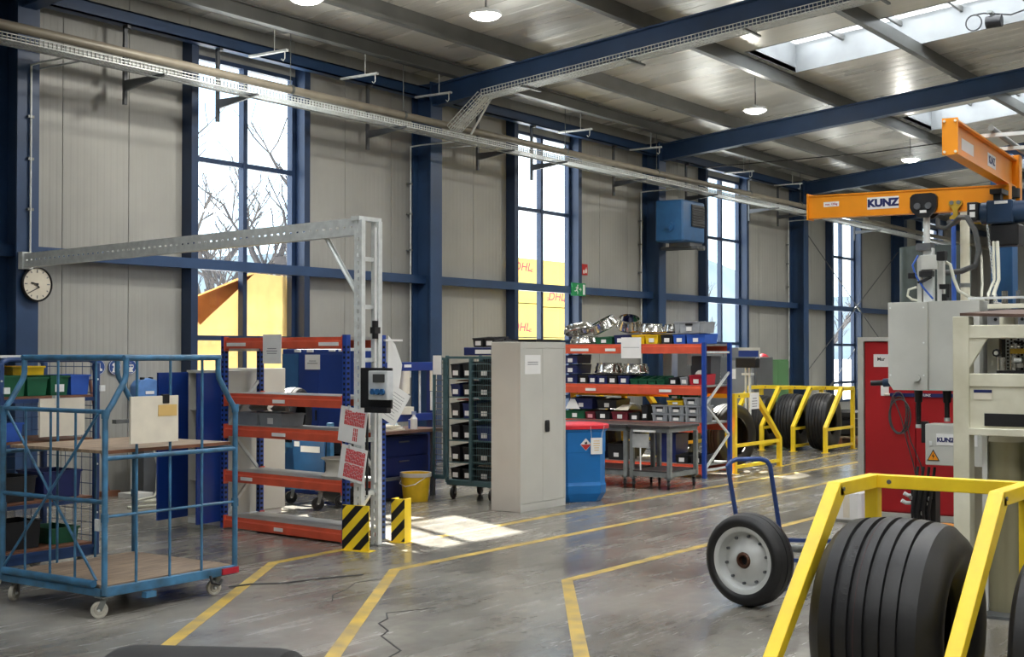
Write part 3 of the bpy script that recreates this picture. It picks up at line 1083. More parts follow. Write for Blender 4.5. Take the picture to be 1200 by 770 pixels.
part(t, 'batten', B().box(12.5, yy + .03, .3, 12.56, yy + .08, 2.6).box(14.5, yy + .03, .3, 14.58, yy + .08, 3.0).box(12.5, yy + .03, .45, 14.58, yy + .08, .5), M_WOOD)


def swap_body(x0, x1, y, z0, z1, lb):
    t = thing('freight_container', lb, 'container', ((x0 + x1) / 2, y + 1.2, z0), group='yellow freight containers in the yard', world=True)
    b = B().box(x0, y, z0, x1, y + 2.4, z1)
    part(t, 'body', b, M_CONTAINER)
    for z in (z0, z1 - .1):
        part(t, 'rail', B().box(x0, y - .03, z, x1, y, z + .1), M_CONTAINER)
    for x in (x0, (x0 + x1) / 2 - .04, x1 - .08):
        part(t, 'corner_post', B().box(x, y - .03, z0, x + .08, y, z1), M_CONTAINER)
    return t


def print_dhl(t, x, y, z, s, par):
    M = face_mat((x, y - .004, z), '-Y')
    part(par, 'lettering', lettering('DHL', s, M_DHL_RED, M, .002, .02 * s, .25, sx=1.35), M_DHL_RED)
    b = B()
    for k in range(3):
        dz = -s * .12 - k * s * .13
        b.box(x - 1.5 * s, y - .006, z + dz, x - 1.22 * s, y - .002, z + dz + s * .07)
        b.box(x + 1.22 * s, y - .006, z + dz, x + 1.6 * s, y - .002, z + dz + s * .07)
    part(par, 'stripes', b, M_DHL_RED)


CY = 40.0
for (x0, x1, z0, z1, lb, txt) in (
        (53.0, 59.75, -.15, 2.55, 'yellow freight container at the bottom left of the yard stack', None),
        (53.0, 59.75, 2.60, 4.35, 'yellow freight container second from the ground in the left stack, red letters low', (57.9, 3.10)),
        (53.0, 59.75, 4.40, 6.75, 'yellow freight container on top of the left stack, red letters high', (58.05, 6.28)),
        (59.8, 66.5, -.15, 2.55, 'yellow freight container at the bottom of the right stack in the yard', None),
        (59.8, 66.5, 2.60, 4.20, 'yellow freight container second from the ground in the right stack', None),
        (59.8, 66.5, 4.25, 6.75, 'yellow freight container on top of the right stack, red letters at mid height', (61.3, 4.80))):
    t = swap_body(x0, x1, CY, z0, z1, lb)
    if txt:
        p = part(t, 'print_panel', B().box(txt[0] - 1.1, CY - .008, txt[1] - .4, txt[0] + 1.1, CY - .001, txt[1] + .4), M_CONTAINER)
        print_dhl(t, txt[0], CY - .004, txt[1], .62, p)


def bare_tree(name, lb, loc, h, seed):
    rr = random.Random(seed)
    t = thing(name, lb, 'tree', loc, group='bare trees outside the windows')
    tb, bb = B(), B()

    def grow(p, d, L, r, lv, tgt):
        pts = [p]
        for i in range(3):
            d = (d + Vector((rr.uniform(-.18, .18), rr.uniform(-.18, .18), rr.uniform(-.02, .14)))).normalized()
            p = p + d * L / 3
            pts.append(p)
        (tb if lv == 0 else bb).tube(pts, r, 5 if lv < 2 else 3, caps=False)
        if lv < 4:
            for k in range(rr.randint(3, 4) if lv else 6):
                a = rr.uniform(0, 6.28)
                nd = (d * rr.uniform(.5, 1) + Vector((math.cos(a), math.sin(a), rr.uniform(.1, .7))) * .75).normalized()
                grow(pts[rr.randint(1, 3)], nd, L * rr.uniform(.45, .68), r * .5, lv + 1, tgt)
    grow(Vector((0, 0, 0)), Vector((0, 0, 1)), h * .55, h * .02, 0, None)
    part(t, 'trunk', tb, M_BARK)
    part(t, 'branches', bb, M_BARK)
    return t


bare_tree('bare_tree', 'bare winter tree outside the left pane of the first window', (19.9, 22.0, -.15), 8.5, 3)
bare_tree('bare_tree', 'bare pollarded tree outside the right pane of the first window', (23.8, 23.5, -.15), 8.0, 5)
bare_tree('bare_tree', 'bare winter tree further back outside the first window', (27.5, 30.0, -.15), 7.0, 11)
bare_tree('bare_tree', 'bare tree low outside the third window', (70.0, 36.0, -.15), 6.5, 8)
bare_tree('bare_tree', 'bare tree low outside the fourth window', (95.0, 38.0, -.15), 6.0, 9)

# ================================================================== LEFT: TROLLEYS, CABINETS, RACK
def caster(root, x, y, rot=0.0, r=.055, ztop=.15, w=.034, tread=None):
    f = B()
    cx, cy = x + .03 * math.cos(rot), y + .03 * math.sin(rot)
    ax = Vector((-math.sin(rot), math.cos(rot), 0))
    f.box(x - .045, y - .045, ztop - .008, x + .045, y + .045, ztop)
    f.cyl((x, y, ztop - .03), (x, y, ztop - .008), .026, 12)
    for k in (-1, 1):
        o = ax * (w / 2 + .007) * k
        f.bar(Vector((x, y, ztop - .028)) + o, Vector((cx, cy, r)) + o, .004, .038, (math.cos(rot), math.sin(rot), 0.2))
    f.bar(Vector((x, y, ztop - .03)) - ax * (w / 2 + .009), Vector((x, y, ztop - .03)) + ax * (w / 2 + .009), .04, .006)
    c = part(root, 'caster', f, M_GALV_D)
    M = ax.to_track_quat('Z', 'Y').to_matrix().to_4x4()
    M.translation = (cx, cy, r)
    wh = B().lathe([(.012, -w / 2), (r * .5, -w / 2), (r * .62, -w / 2 + .006), (r * .70, -w / 2), (r * .94, -w / 2), (r, -w * .3), (r, w * .3), (r * .94, w / 2), (r * .70, w / 2), (r * .62, w / 2 - .006), (r * .5, w / 2), (.012, w / 2)], 20, M, True)
    part(c, 'wheel', wh, tread or M_CASTER)
    part(c, 'axle', B().cyl(Vector((cx, cy, r)) - ax * (w / 2 + .014), Vector((cx, cy, r)) + ax * (w / 2 + .014), .009, 8), M_GALV)
    return c


# ---- big light-blue trolley in front
t = thing('platform_trolley', 'light blue tubular platform trolley with two plywood decks, nearest on the left', 'trolley', (6.53, 8.15, 0), world=True)
xa, xb, ya, yb = 5.93, 7.13, 7.56, 8.72
part(t, 'base_rail', B().box(xa, ya - .02, .15, xb, ya + .02, .215), M_CART_BLUE, bevel=.004)
part(t, 'base_rail', B().box(xa, yb - .02, .15, xb, yb + .02, .215), M_CART_BLUE, bevel=.004)
part(t, 'base_rail', B().box(xa - .02, ya + .02, .15, xa + .02, yb - .02, .20), M_CART_BLUE, bevel=.004)
part(t, 'base_rail', B().box(xb - .02, ya + .02, .15, xb + .02, yb - .02, .20), M_CART_BLUE, bevel=.004)
part(t, 'cross_tube', B().cyl((xa - .025, ya + .08, .235), (xa - .025, yb - .05, .235), .026, 12), M_CART_BLUE)
part(t, 'lower_deck', B().box(xa + .02, ya + .025, .20, xb - .02, yb - .02, .222), M_WOOD)
part(t, 'upper_deck', B().box(xa + .03, ya + .03, 1.125, xb - .02, yb - .04, 1.147), M_WOOD)
part(t, 'deck_edging', B().box(xa + .03, ya + .026, 1.123, xb - .02, ya + .0295, 1.1472), M_WOOD_D)
TOP = 1.785


def bent(x, y, dx):                               # corner tube: upright, cranked inwards, upright again
    pts = [(x, y, .16), (x, y, 1.36), (x + dx * .02, y, 1.42), (x + dx * .06, y, 1.47), (x + dx * .135, y, 1.585), (x + dx * .165, y, 1.63), (x + dx * .175, y, 1.68), (x + dx * .175, y, TOP)]
    return B().tube(pts, .021, 12)


for (x, y, d) in ((xa, ya, 1), (xb, ya, -1), (xa, yb, 1), (xb, yb, -1)):
    p = part(t, 'corner_tube', bent(x, y, d), M_CART_BLUE)
    part(p, 'collar', B().cyl((x, y, 1.37), (x, y, 1.43), .027, 12), M_CART_BLUE)
    part(p, 'collar', B().cyl((x, y, .66), (x, y, .72), .027, 12), M_CART_BLUE)
    if (x, y) == (xa, ya):
        part(p, 'latch', B().box(x - .03, y + .02, .60, x - .012, y + .07, .68).cyl((x - .032, y + .045, .64), (x - .028, y + .045, .64), .02, 12), M_GALV, 'galvanised latch')
xi, xo = xa + .175, xb - .175
for y in (ya, yb):
    part(t, 'top_rail', B().tube([(xi - .02, y, TOP), (xo + .02, y, TOP)], .021, 12), M_CART_BLUE)
for x in (xi, xo):
    part(t, 'top_rail', B().tube([(x, ya, TOP), (x, yb, TOP)], .021, 12), M_CART_BLUE)
for x in (6.20, 6.50, 6.80):                      # uprights of the near side
    part(t, 'upright_rod', B().cyl((x, ya, .21), (x, ya, TOP), .010, 8), M_CART_BLUE)
for x in (6.4, 6.75):
    part(t, 'upright_rod', B().cyl((x, yb, .21), (x, yb, TOP), .010, 8), M_CART_BLUE)
part(t, 'side_bar', B().cyl((xa, ya, .695), (xb, ya, .695), .010, 8), M_CART_BLUE)
part(t, 'shelf_tube', B().cyl((xa, ya - .002, 1.095), (xb, ya - .002, 1.095), .017, 10), M_CART_BLUE)
part(t, 'shelf_tube', B().cyl((xa, yb, 1.095), (xb, yb, 1.095), .017, 10), M_CART_BLUE)
part(t, 'end_bar', B().cyl((xa, ya, 1.415), (xa, yb, 1.415), .016, 10), M_CART_BLUE)
part(t, 'end_bar', B().cyl((xa, ya, .795), (xa, yb, .795), .016, 10), M_CART_BLUE)
part(t, 'end_bar', B().cyl((xb, ya, 1.10), (xb, yb, 1.10), .016, 10), M_CART_BLUE)
part(t, 'cross_brace', B().cyl((xa - .012, ya + .06, 1.40), (xa - .012, yb - .02, .25), .010, 8), M_CART_BLUE)
part(t, 'cross_brace', B().cyl((xa + .012, yb - .02, 1.40), (xa + .012, ya + .10, .25), .010, 8), M_CART_BLUE)
for y in (8.45, 8.16, 7.88):
    part(t, 'end_rod', B().cyl((xa, y, .23), (xa, y, 1.415), .009, 8), M_CART_BLUE)
for x, y, rt in ((xa + .02, ya + .03, 2.4), (xb - .12, ya + .06, 2.9), (xa + .08, yb - .05, 3.6), (xb - .12, yb - .05, 3.0)):
    caster(t, x, y, rt, .058)
part(t, 'tow_hook', B().tube([(6.86, ya - .03, .17), (6.86, ya - .05, .12), (6.92, ya - .06, .10), (6.96, ya - .05, .13)], .010, 8), M_BLACK)
part(t, 'coupling', B().box(6.98, ya - .035, .16, 7.14, ya - .018, .205), M_BIN_RED, 'red coupling plate')
part(t, 'foot_brake', B().box(6.25, ya - .05, .10, 6.34, ya - .0, .14), M_CART_BLUE)

# boards hung in the trolley sides
t = thing('notice_board', 'cream board with kraft tape and a black clip, hung on the light blue trolley', 'board', (6.32, 7.53, 1.2), world=True)
part(t, 'board', B().box(6.12, 7.526, 1.185, 6.545, 7.543, 1.515), M_CREAM)
part(t, 'tape', B().box(6.36, 7.5235, 1.37, 6.53, 7.5258, 1.45), M_TAPE)
part(t, 'clip', B().box(6.40, 7.518, 1.46, 6.46, 7.550, 1.525), M_BLACK, bevel=.004)

# ---- dark blue roll container behind it, with crates
t = thing('roll_container', 'dark blue roll container with plywood shelves at the left edge, behind the front trolley', 'roll container', (6.7, 9.5, 0), world=True)
xa, xb, ya, yb = 6.24, 7.14, 9.22, 9.92
part(t, 'base_frame', B().box(xa, ya, .15, xb, yb, .23), M_DARK_BLUE, bevel=.006)
for x in (xa, xb):
    for y in (ya, yb):
        p = part(t, 'corner_post', B().box(x - .024, y - .024, .15, x + .024, y + .024, 1.74), M_DARK_BLUE, bevel=.008)
        if y == ya:
            for z in (.5, .9, 1.3, 1.6):
                part(p, 'rivet', B().cyl((x - .006, y - .03, z), (x - .006, y - .022, z), .008, 8), M_GALV)
            part(p, 'latch', B().box(x + .01, y - .04, 1.50, x + .06, y - .024, 1.55), M_GALV)
part(t, 'top_rail', B().tube([(xa, ya, 1.70), (xa + .02, ya, 1.745), (xa + .07, ya, 1.765), (xb - .07, ya, 1.765), (xb - .02, ya, 1.745), (xb, ya, 1.70)], .022, 10), M_DARK_BLUE)
part(t, 'top_rail', B().tube([(xa, yb, 1.70), (xa + .02, yb, 1.745), (xa + .07, yb, 1.765), (xb - .07, yb, 1.765), (xb - .02, yb, 1.745), (xb, yb, 1.70)], .022, 10), M_DARK_BLUE)
part(t, 'top_board', B().box(xa - .2, ya + .08, 1.782, xb - .42, yb, 1.80), M_WHITE, 'white board lying on top')
SHZ = (.24, .62, 1.10, 1.455)
for z in SHZ:
    part(t, 'shelf', B().box(xa + .025, ya + .01, z, xb - .025, yb - .03, z + .018), M_WOOD_D)
    part(t, 'shelf_rail', B().box(xa + .025, ya - .012, z - .03, xb - .025, ya + .009, z), M_DARK_BLUE)
b = B()
for i in range(11):
    x = xa + .05 + i * (xb - xa - .1) / 10
    b.cyl((x, yb - .012, .24), (x, yb - .012, 1.74), .003, 4)
for i in range(14):
    z = .30 + i * .108
    b.cyl((xa, yb - .014, z), (xb, yb - .014, z), .003, 4)
part(t, 'back_mesh', b, M_DARK_BLUE, stuff=True)
b = B()
for i in range(6):
    y = ya + .08 + i * .11
    b.cyl((xb + .004, y, .24), (xb + .004, y, 1.74), .003, 4)
for i in range(14):
    z = .30 + i * .108
    b.cyl((xb + .006, ya, z), (xb + .006, yb, z), .003, 4)
part(t, 'side_mesh', b, M_DARK_BLUE, stuff=True)
for x, y in ((xa + .03, ya + .06), (xb - .1, ya + .06), (xa + .06, yb - .06), (xb - .1, yb - .06)):
    caster(t, x, y, 3.2, .055)

t = thing('notice_board', 'plain cream board leaning in the dark blue roll container front', 'board', (6.7, 9.17, 1.2), world=True)
part(t, 'board', B().box(6.56, 9.165, 1.15, 6.985, 9.183, 1.455), M_CREAM)
part(t, 'hook', B().box(6.70, 9.161, 1.40, 6.74, 9.205, 1.475), M_GALV)


def open_box(name, label, cat, loc, w, d, h, m, rz=0.0, group=None, card=True, lip=.0, ribs=False, cardm=None, taper=.012, handle=False):
    """open-topped bin: front faces -X, w along Y, d along X"""
    t = thing(name, label, cat, loc, rz, group)
    th = .006
    o = taper

    def shell(bb):
        hf = h - lip
        vs = [(o, -w / 2 + o, 0), (d - o, -w / 2 + o, 0), (d - o, w / 2 - o, 0), (o, w / 2 - o, 0),
              (0, -w / 2, hf), (d, -w / 2, h), (d, w / 2, h), (0, w / 2, hf)]
        vi = [(o + th, -w / 2 + o + th, th), (d - o - th, -w / 2 + o + th, th), (d - o - th, w / 2 - o - th, th), (o + th, w / 2 - o - th, th),
              (th, -w / 2 + th, hf), (d - th, -w / 2 + th, h), (d - th, w / 2 - th, h), (th, w / 2 - th, hf)]
        fs = [(0, 3, 2, 1)] + [(i, (i + 1) % 4, 4 + (i + 1) % 4, 4 + i) for i in range(4)]
        fs += [(8, 9, 10, 11)] + [(8 + (i + 1) % 4, 8 + i, 12 + i, 12 + (i + 1) % 4) for i in range(4)]
        fs += [(4 + i, 4 + (i + 1) % 4, 12 + (i + 1) % 4, 12 + i) for i in range(4)]
        bb.add(vs + vi, fs)
    b = B()
    shell(b)
    part(t, 'body', b, m)
    rim = B()
    rw = .008
    hf = h - lip
    rim.bar((-rw / 2, -w / 2, hf - .008), (-rw / 2, w / 2, hf - .008), rw, .016)
    if not lip:
        rim.bar((d + rw / 2, -w / 2, h - .008), (d + rw / 2, w / 2, h - .008), rw, .016)
        rim.bar((-rw, -w / 2 - rw / 2, h - .008), (d + rw, -w / 2 - rw / 2, h - .008), rw, .016)
        rim.bar((-rw, w / 2 + rw / 2, h - .008), (d + rw, w / 2 + rw / 2, h - .008), rw, .016)
    part(t, 'rim', rim, m)
    if card:
        cw, ch = min(.085, w * .55), min(.06, hf * .5)
        part(t, 'label_card', B().box(-.004 + o * .3, -cw / 2, hf * .18, -.0015 + o * .3, cw / 2, hf * .18 + ch), cardm or M_PAPER)
    if ribs:
        for k in (-.34, .34):
            part(t, 'rib', B().box(-.006, w * k - .008, .01, .008, w * k + .008, hf - .018), m)
    if handle:
        part(t, 'handle_slot', B().box(-.005 + o * .1, -.06, hf - .055, .0, .06, hf - .028), M_BLACK)
    return t


CR = 'crates in the dark blue roll container'
z = SHZ[3] + .020
open_box('storage_crate', 'green crate at the left end of the roll container top shelf', 'crate', (6.28, 9.42, z), .27, .26, .165, M_GREEN, math.pi / 2 * 1, CR, False).rotation_euler = (0, 0, R(90))
open_box('storage_crate', 'green crate second from the left on the roll container top shelf', 'crate', (6.605, 9.26, z), .19, .3, .15, M_GREEN, R(90), CR, False)
open_box('storage_crate', 'green crate with a white sticker on the roll container top shelf', 'crate', (6.805, 9.25, z), .175, .3, .16, M_GREEN, R(90), CR, True)
open_box('storage_crate', 'blue crate at the right end of the roll container top shelf', 'crate', (7.004, 9.25, z), .185, .3, .165, M_MID_BLUE, R(90), CR, False)
bpy.data.objects['storage_crate'].location = (6.36, 9.26, z)
open_box('storage_bin', 'yellow bin standing behind the green crates of the roll container', 'bin', (6.76, 9.60, z), .30, .24, .235, M_BIN_YELLOW, R(90), CR, False)
open_box('storage_bin', 'small blue bin behind the leftmost green crate of the roll container', 'bin', (6.42, 9.62, z), .22, .2, .23, M_MID_BLUE, R(90), CR, False)
z = SHZ[2] + .020
open_box('storage_crate', 'blue crate on the middle shelf of the dark blue roll container', 'crate', (6.37, 9.26, z), .20, .3, .15, M_MID_BLUE, R(90), CR, False)
z = SHZ[1] + .020
open_box('storage_bin', 'black bin left on the third shelf of the roll container', 'bin', (6.46, 9.28, z), .3, .35, .2, M_BIN_BLACK, R(90), CR, False)
open_box('storage_bin', 'navy bin right on the third shelf of the roll container', 'bin', (6.86, 9.28, z), .36, .35, .22, M_BIN_NAVY, R(90), CR, False)
z = SHZ[0] + .020
open_box('storage_bin', 'black bin on the lowest shelf of the roll container', 'bin', (6.50, 9.30, z), .34, .3, .22, M_BIN_BLACK, R(90), CR, False)
open_box('storage_crate', 'green crate on the lowest shelf of the roll container', 'crate', (6.92, 9.32, z), .26, .35, .13, M_GREEN, R(90), CR, False)
z = SHZ[2] + .020
solo('rag_heap', 'brown rags heaped on the roll container middle shelf beside the blue crate', 'rags', B().lathe([(.001, .13), (.06, .12), (.11, .07), (.13, 0), (.001, 0)], 9), M_WOOD_D, (6.40, 9.68, z))

# ---- things along the wall behind the trolleys
solo('broom', 'wooden broom with a dark head leaning against the wall', 'broom', B().cyl((10.98, 13.92, 0.05), (10.86, 14.15, 1.42), .016, 8).cyl((10.875, 14.12, 1.25), (10.86, 14.15, 1.47), .022, 8).box(10.83, 13.86, .0, 11.11, 13.96, .07), M_WOOD_D)
t = thing('dispenser', 'light blue plastic dispenser on the wall left of the blue cabinet', 'dispenser', (11.73, 14.1, 1.2), world=True)
part(t, 'case', B().prism([(11.52, 1.13), (11.92, 1.13), (11.92, 1.38), (11.86, 1.45), (11.72, 1.48), (11.58, 1.45), (11.52, 1.38)], -14.19, -14.05, Matrix(((1, 0, 0, 0), (0, 0, -1, 0), (0, 1, 0, 0), (0, 0, 0, 1)))), mat('dispenser_blue', (98, 142, 204), .4), bevel=.01)
part(t, 'label', B().box(11.66, 14.042, 1.27, 11.80, 14.049, 1.31), M_PAPER)
for k in (-.08, .06):
    part(t, 'lug', B().box(11.72 + k - .015, 14.06, 1.46, 11.72 + k + .015, 14.12, 1.49), M_BLACK)
t = thing('test_stand', 'white pipe stand with hoses on the wall floor behind the trolleys', 'stand', (11.2, 13.6, 0), world=True)
part(t, 'upright', B().box(11.13, 13.63, .06, 11.19, 13.69, .95), M_WHITE)
part(t, 'foot', B().box(10.95, 13.40, 0, 11.25, 13.70, .06), M_WHITE)
part(t, 'crossbar', B().box(10.85, 13.62, .93, 11.25, 13.70, .98), M_GALV_D)
part(t, 'hose', B().tube([(11.2, 13.60, .97), (11.32, 13.5, 1.0), (11.42, 13.4, .85), (11.40, 13.35, .5), (11.36, 13.2, .1), (11.3, 13.0, .03), (11.2, 12.9, .03)], .016, 8), M_HOSE_L)
part(t, 'hose', B().tube([(11.2, 13.6, .97), (11.30, 13.5, .7), (11.36, 13.45, .4), (11.3, 13.4, .06), (11.1, 13.2, .03), (10.6, 13.0, .03)], .014, 8), M_HOSE_L)
t = thing('valve_block', 'black valve block with three upright handles behind the front board', 'valve', (11.55, 13.8, .7), world=True)
part(t, 'block', B().box(11.35, 13.7, .0, 11.8, 13.95, .82), M_DGREY)
for k in range(3):
    h = part(t, 'handle', B().cyl((11.42 + k * .08, 13.72, .82), (11.42 + k * .08, 13.72, .98), .012, 8), M_GALV)
    part(h, 'grip', B().cyl((11.42 + k * .08, 13.72, .98), (11.42 + k * .08, 13.72, 1.06), .02, 8), M_BLACK)
t = thing('pump_unit', 'dark blue-grey pump cylinder standing by the wall left of the blue cabinet', 'pump', (11.7, 13.4, 0), world=True)
part(t, 'body', B().cyl((11.75, 13.35, .05), (11.75, 13.35, .62), .15, 20), M_HOIST)
part(t, 'band', B().lathe([(.152, .30), (.158, .30), (.158, .34), (.152, .34)], 20, Matrix.Translation((11.75, 13.35, 0)), True), M_GALV_D)
part(t, 'base', B().box(11.55, 13.15, 0, 11.95, 13.55, .05), M_DGREY)
for i, (x, y, lb) in enumerate(((11.55, 12.9, 'cream box on the floor left of the pump cylinder'), (12.15, 13.0, 'cream box on the floor between pump and blue cabinet'))):
    t = thing('carton', lb, 'box', (x, y, 0), .1, 'cream boxes on the floor by the wall')
    part(t, 'box_body', B().box(-.16, -.12, 0, .16, .12, .24), M_CREAM_CAB)
    part(t, 'box_lid', B().box(-.165, -.125, .24, .165, .125, .27), M_CREAM_CAB)
solo('floor_hose', 'grey hose lying in loops on the floor before the blue cabinet', 'hose', B().tube([(10.2, 12.6, .02), (10.8, 12.4, .02), (11.3, 12.75, .02), (11.0, 13.0, .025), (10.6, 12.8, .035), (11.0, 12.5, .045), (11.6, 12.4, .02), (12.0, 12.7, .02)], .016, 8), M_HOSE_L)

# ---- blue cabinet with open doors
t = thing('tool_cabinet', 'blue steel cabinet with both doors standing open beside the plain rack', 'cabinet', (10.1, 10.8, 0), world=True)
cx0, cx1, cy0, cy1 = 9.78, 10.20, 10.50, 11.10
part(t, 'carcass', B().box(cx1 - .015, cy0, .06, cx1, cy1, 1.60).box(cx0, cy0, .06, cx1 - .015, cy0 + .015, 1.60).box(cx0, cy1 - .015, .06, cx1 - .015, cy1, 1.60).box(cx0, cy0 + .015, .06, cx1 - .015, cy1 - .015, .08), M_CREAM_CAB)
part(t, 'top_panel', B().box(cx0 - .01, cy0 - .005, 1.60, cx1, cy1 + .005, 1.63), M_CREAM_CAB)
part(t, 'plinth', B().box(cx0 + .01, cy0, 0, cx1, cy1, .06), M_WHITE)
for z in (.45, .82, 1.2):
    part(t, 'shelf', B().box(cx0 + .02, cy0 + .016, z, cx1 - .016, cy1 - .016, z + .015), M_CREAM_CAB)
for (y, a, lb) in ((cy1 - .005, 90 + 40, 'left'), (cy0 + .005, 90 + 82, 'right')):
    L = .45
    if lb == 'left':
        d = Vector((-math.sin(R(62)), -math.cos(R(62)), 0))
        d = Vector((-.99, -.10, 0))
    else:
        d = Vector((-.99, -.12, 0))
    p0 = Vector((cx0 - .005, y, .84))
    n_ = Vector((-d.y, d.x, 0))
    dr = part(t, 'door', B().bar(p0, p0 + d * L, .022, 1.54), M_CAB_BLUE)
    if lb == 'right':
        q = p0 + d * (L * .45)
        part(dr, 'door_label', B().bar(q + n_ * .0 + Vector((0, -.0125 if lb == 'left' else .0125, .28)), q + d * .09 + Vector((0, .0125, .28)), .002, .09), M_INK)
    q = p0 + d * (L * .93)
    part(dr, 'handle', B().cyl(q + Vector((0, .012, 0)), q + Vector((0, .04, 0)), .018, 10), M_BLACK)
t = thing('locker', 'cream steel locker standing behind the empty rack, beside the blue cabinet', 'locker', (10.8, 11.2, 0), world=True)
part(t, 'carcass', B().box(10.62, 10.90, .06, 11.05, 11.50, 1.64), M_CREAM_CAB, bevel=.004)
part(t, 'plinth', B().box(10.65, 10.93, 0, 11.02, 11.47, .06), M_WHITE)
for y0, y1 in ((10.91, 11.198), (11.202, 11.49)):
    d = part(t, 'door', B().box(10.602, y0, .08, 10.62, y1, 1.62), M_CREAM_CAB, bevel=.003)
    part(d, 'handle', B().box(10.585, y0 + .03, .85, 10.602, y0 + .05, .97), M_GALV)
t = thing('first_aid_box', 'dark box on the open blue cabinet shelf', 'box', (9.98, 10.8, 0.838))
part(t, 'case', B().box(-.1, -.15, 0, .1, .15, .22), M_DGREY, bevel=.006)
part(t, 'lid_line', B().box(-.103, -.15, .15, -.1, .15, .158), M_BLACK)
t = thing('storage_box', 'cream box on the top shelf inside the open blue cabinet', 'box', (9.98, 10.8, 1.218))
part(t, 'case', B().box(-.1, -.12, 0, .1, .12, .2), M_CREAM_CAB, bevel=.006)
part(t, 'lid', B().box(-.105, -.125, .2, .105, .125, .225), M_CREAM_CAB)


# ---- pallet-style shelving: blue posts, orange beams, zinc decks
def rack(root, W, D, H, levels, beam_h=.11, slots=True, back=True):
    """local frame: front on x=0 facing -X, right end at y=0, left end at y=W"""
    pw = .055
    for y in (0, W):
        for x in (0, D):
            p = part(root, 'post', B().box(x - .0, y - pw / 2, 0.006, x + pw, y + pw / 2, H), M_POST_BLUE)
            part(p, 'foot_plate', B().box(x - .02, y - .05, 0, x + .08, y + .05, .006), M_GALV_D)
            if slots:
                b = B()
                n = int((H - .1) / .05)
                for i in range(n):
                    z = .06 + i * .05
                    b.box(x - .0012, y - .012, z, x, y + .012, z + .024)
                    if y == W:
                        b.box(x + .012, y - pw / 2 - .0012, z, x + .042, y - pw / 2, z + .024)
                    else:
                        b.box(x + .012, y - pw / 2 - .0012, z, x + .042, y - pw / 2, z + .024)
                part(p, 'slot', b, M_RUBBER_D, stuff=True)
        zz = [.14]
        up = True
        k = 0
        while zz[-1] + .46 < H - .05:
            z0 = zz[-1]
            z1 = z0 + .46
            xa_, xb_ = (D, pw) if k % 2 else (pw, D)
            part(root, 'brace', B().bar((xa_, y, z0), (xb_, y, z1), .028, .03), M_GALV)
            zz.append(z1)
            k += 1
        part(root, 'brace', B().bar((pw, y, .12), (D, y, .12), .026, .03), M_GALV)
        part(root, 'brace', B().bar((pw, y, H - .14), (D, y, H - .14), .026, .03), M_GALV)
    for z in levels:
        for x, s in ((0.004, 1), (D + .051, -1)):
            b = B()
            h = beam_h
            prof = [(0, -h), (.045 * s, -h), (.045 * s, 0), (.018 * s, 0), (.018 * s, -.03), (0, -.042)]
            M = Matrix(((1, 0, 0, x), (0, 0, 1, 0), (0, 1, 0, z), (0, 0, 0, 1)))
            b.prism(prof, pw / 2, W - pw / 2, M)
            bm_ = part(root, 'beam', b, M_ORANGE)
            for yy in (pw / 2, W - pw / 2 - .006):
                part(bm_, 'end_plate', B().box(x - .012 * s, yy, z - h - .025, x + .05 * s, yy + .006, z + .012), M_ORANGE)
        n = max(1, int(round(W / .31)))
        for i in range(n):
            y0, y1 = .03 + (W - .06) * i / n, .03 + (W - .06) * (i + 1) / n
            part(root, 'deck_panel', B().box(.024, y0 + .002, z - .028, D + .03, y1 - .002, z + .002), M_DECK)


RR = -5.0
t = thing('shelf_rack', 'empty shelving rack with blue posts and five orange beams by the steel gantry post', 'rack', (9.50, 8.60, 0), R(RR))
rack(t, 1.84, .47, 1.99, (.13, .60, 1.07, 1.40, 1.97))
for (y, z, w) in ((1.62, 1.97, .30), (.22, 1.97, .28), (.95, 1.40, .18), (.95, 1.07, .20), (1.45, .60, .18), (.95, .13, .13)):
    part(t, 'load_label', B().box(-.004, y - w / 2, z - .085, .003, y + w / 2, z - .05), M_PAPER)
Rk = Matrix.Translation((9.50, 8.60, 0)) @ Matrix.Rotation(R(RR), 4, 'Z')


def onrack(x, y, z):
    return tuple(Rk @ Vector((x, y, z)))


t = thing('notice_sheet', 'white notice sheet hung over the top beam of the empty rack', 'sign', onrack(-.018, 1.02, 1.97), R(RR), 'notices with grey print')
part(t, 'sheet', B().box(-.003, -.13, -.26, .003, .15, .03), M_PAPER)
part(t, 'print', text_rows(.22, .07, 3, .008, 3, Matrix.Translation((-.0035, .01, -.13)) @ face_mat((0, 0, 0), '-X')), M_INK, stuff=True)
for (nm, y, w, h, d, z, card, lb) in (('storage_crate', 1.20, .36, .13, .3, 1.074, True, 'grey crate with a white card on the middle shelf of the empty rack'),
                                      ('storage_crate', 1.59, .37, .13, .3, 1.074, False, 'grey crate at the left end of the empty rack middle shelf')):
    open_box(nm, lb, 'crate', onrack(.10, y, z), w, d, h, M_CRATE, R(RR), 'grey crates on the plain rack', card)
for i, (y, m, lb) in enumerate(((1.22, M_FILM, 'crumpled clear plastic bag in the grey crate with the card'), (1.56, M_FILM, 'crumpled plastic bag in the left grey crate'))):
    b = B()
    rr = random.Random(i + 4)
    vs = []
    n1, n2 = 9, 6
    for a in range(n2):
        for c in range(n1):
            ph, th = math.pi * .55 * a / (n2 - 1), 2 * math.pi * c / n1
            r_ = .10 * (.75 + .4 * rr.random())
            vs.append((r_ * math.sin(ph) * math.cos(th) * .8, r_ * math.sin(ph) * math.sin(th) * 1.2, .02 + r_ * math.cos(ph) * .8))
    fs = [(a * n1 + c, a * n1 + (c + 1) % n1, (a + 1) * n1 + (c + 1) % n1, (a + 1) * n1 + c) for a in range(n2 - 1) for c in range(n1)]
    b.add(vs, fs)
    solo('plastic_bag', lb, 'bag', b, m, onrack(.26, y, 1.21), group='plastic bags in the grey crates')

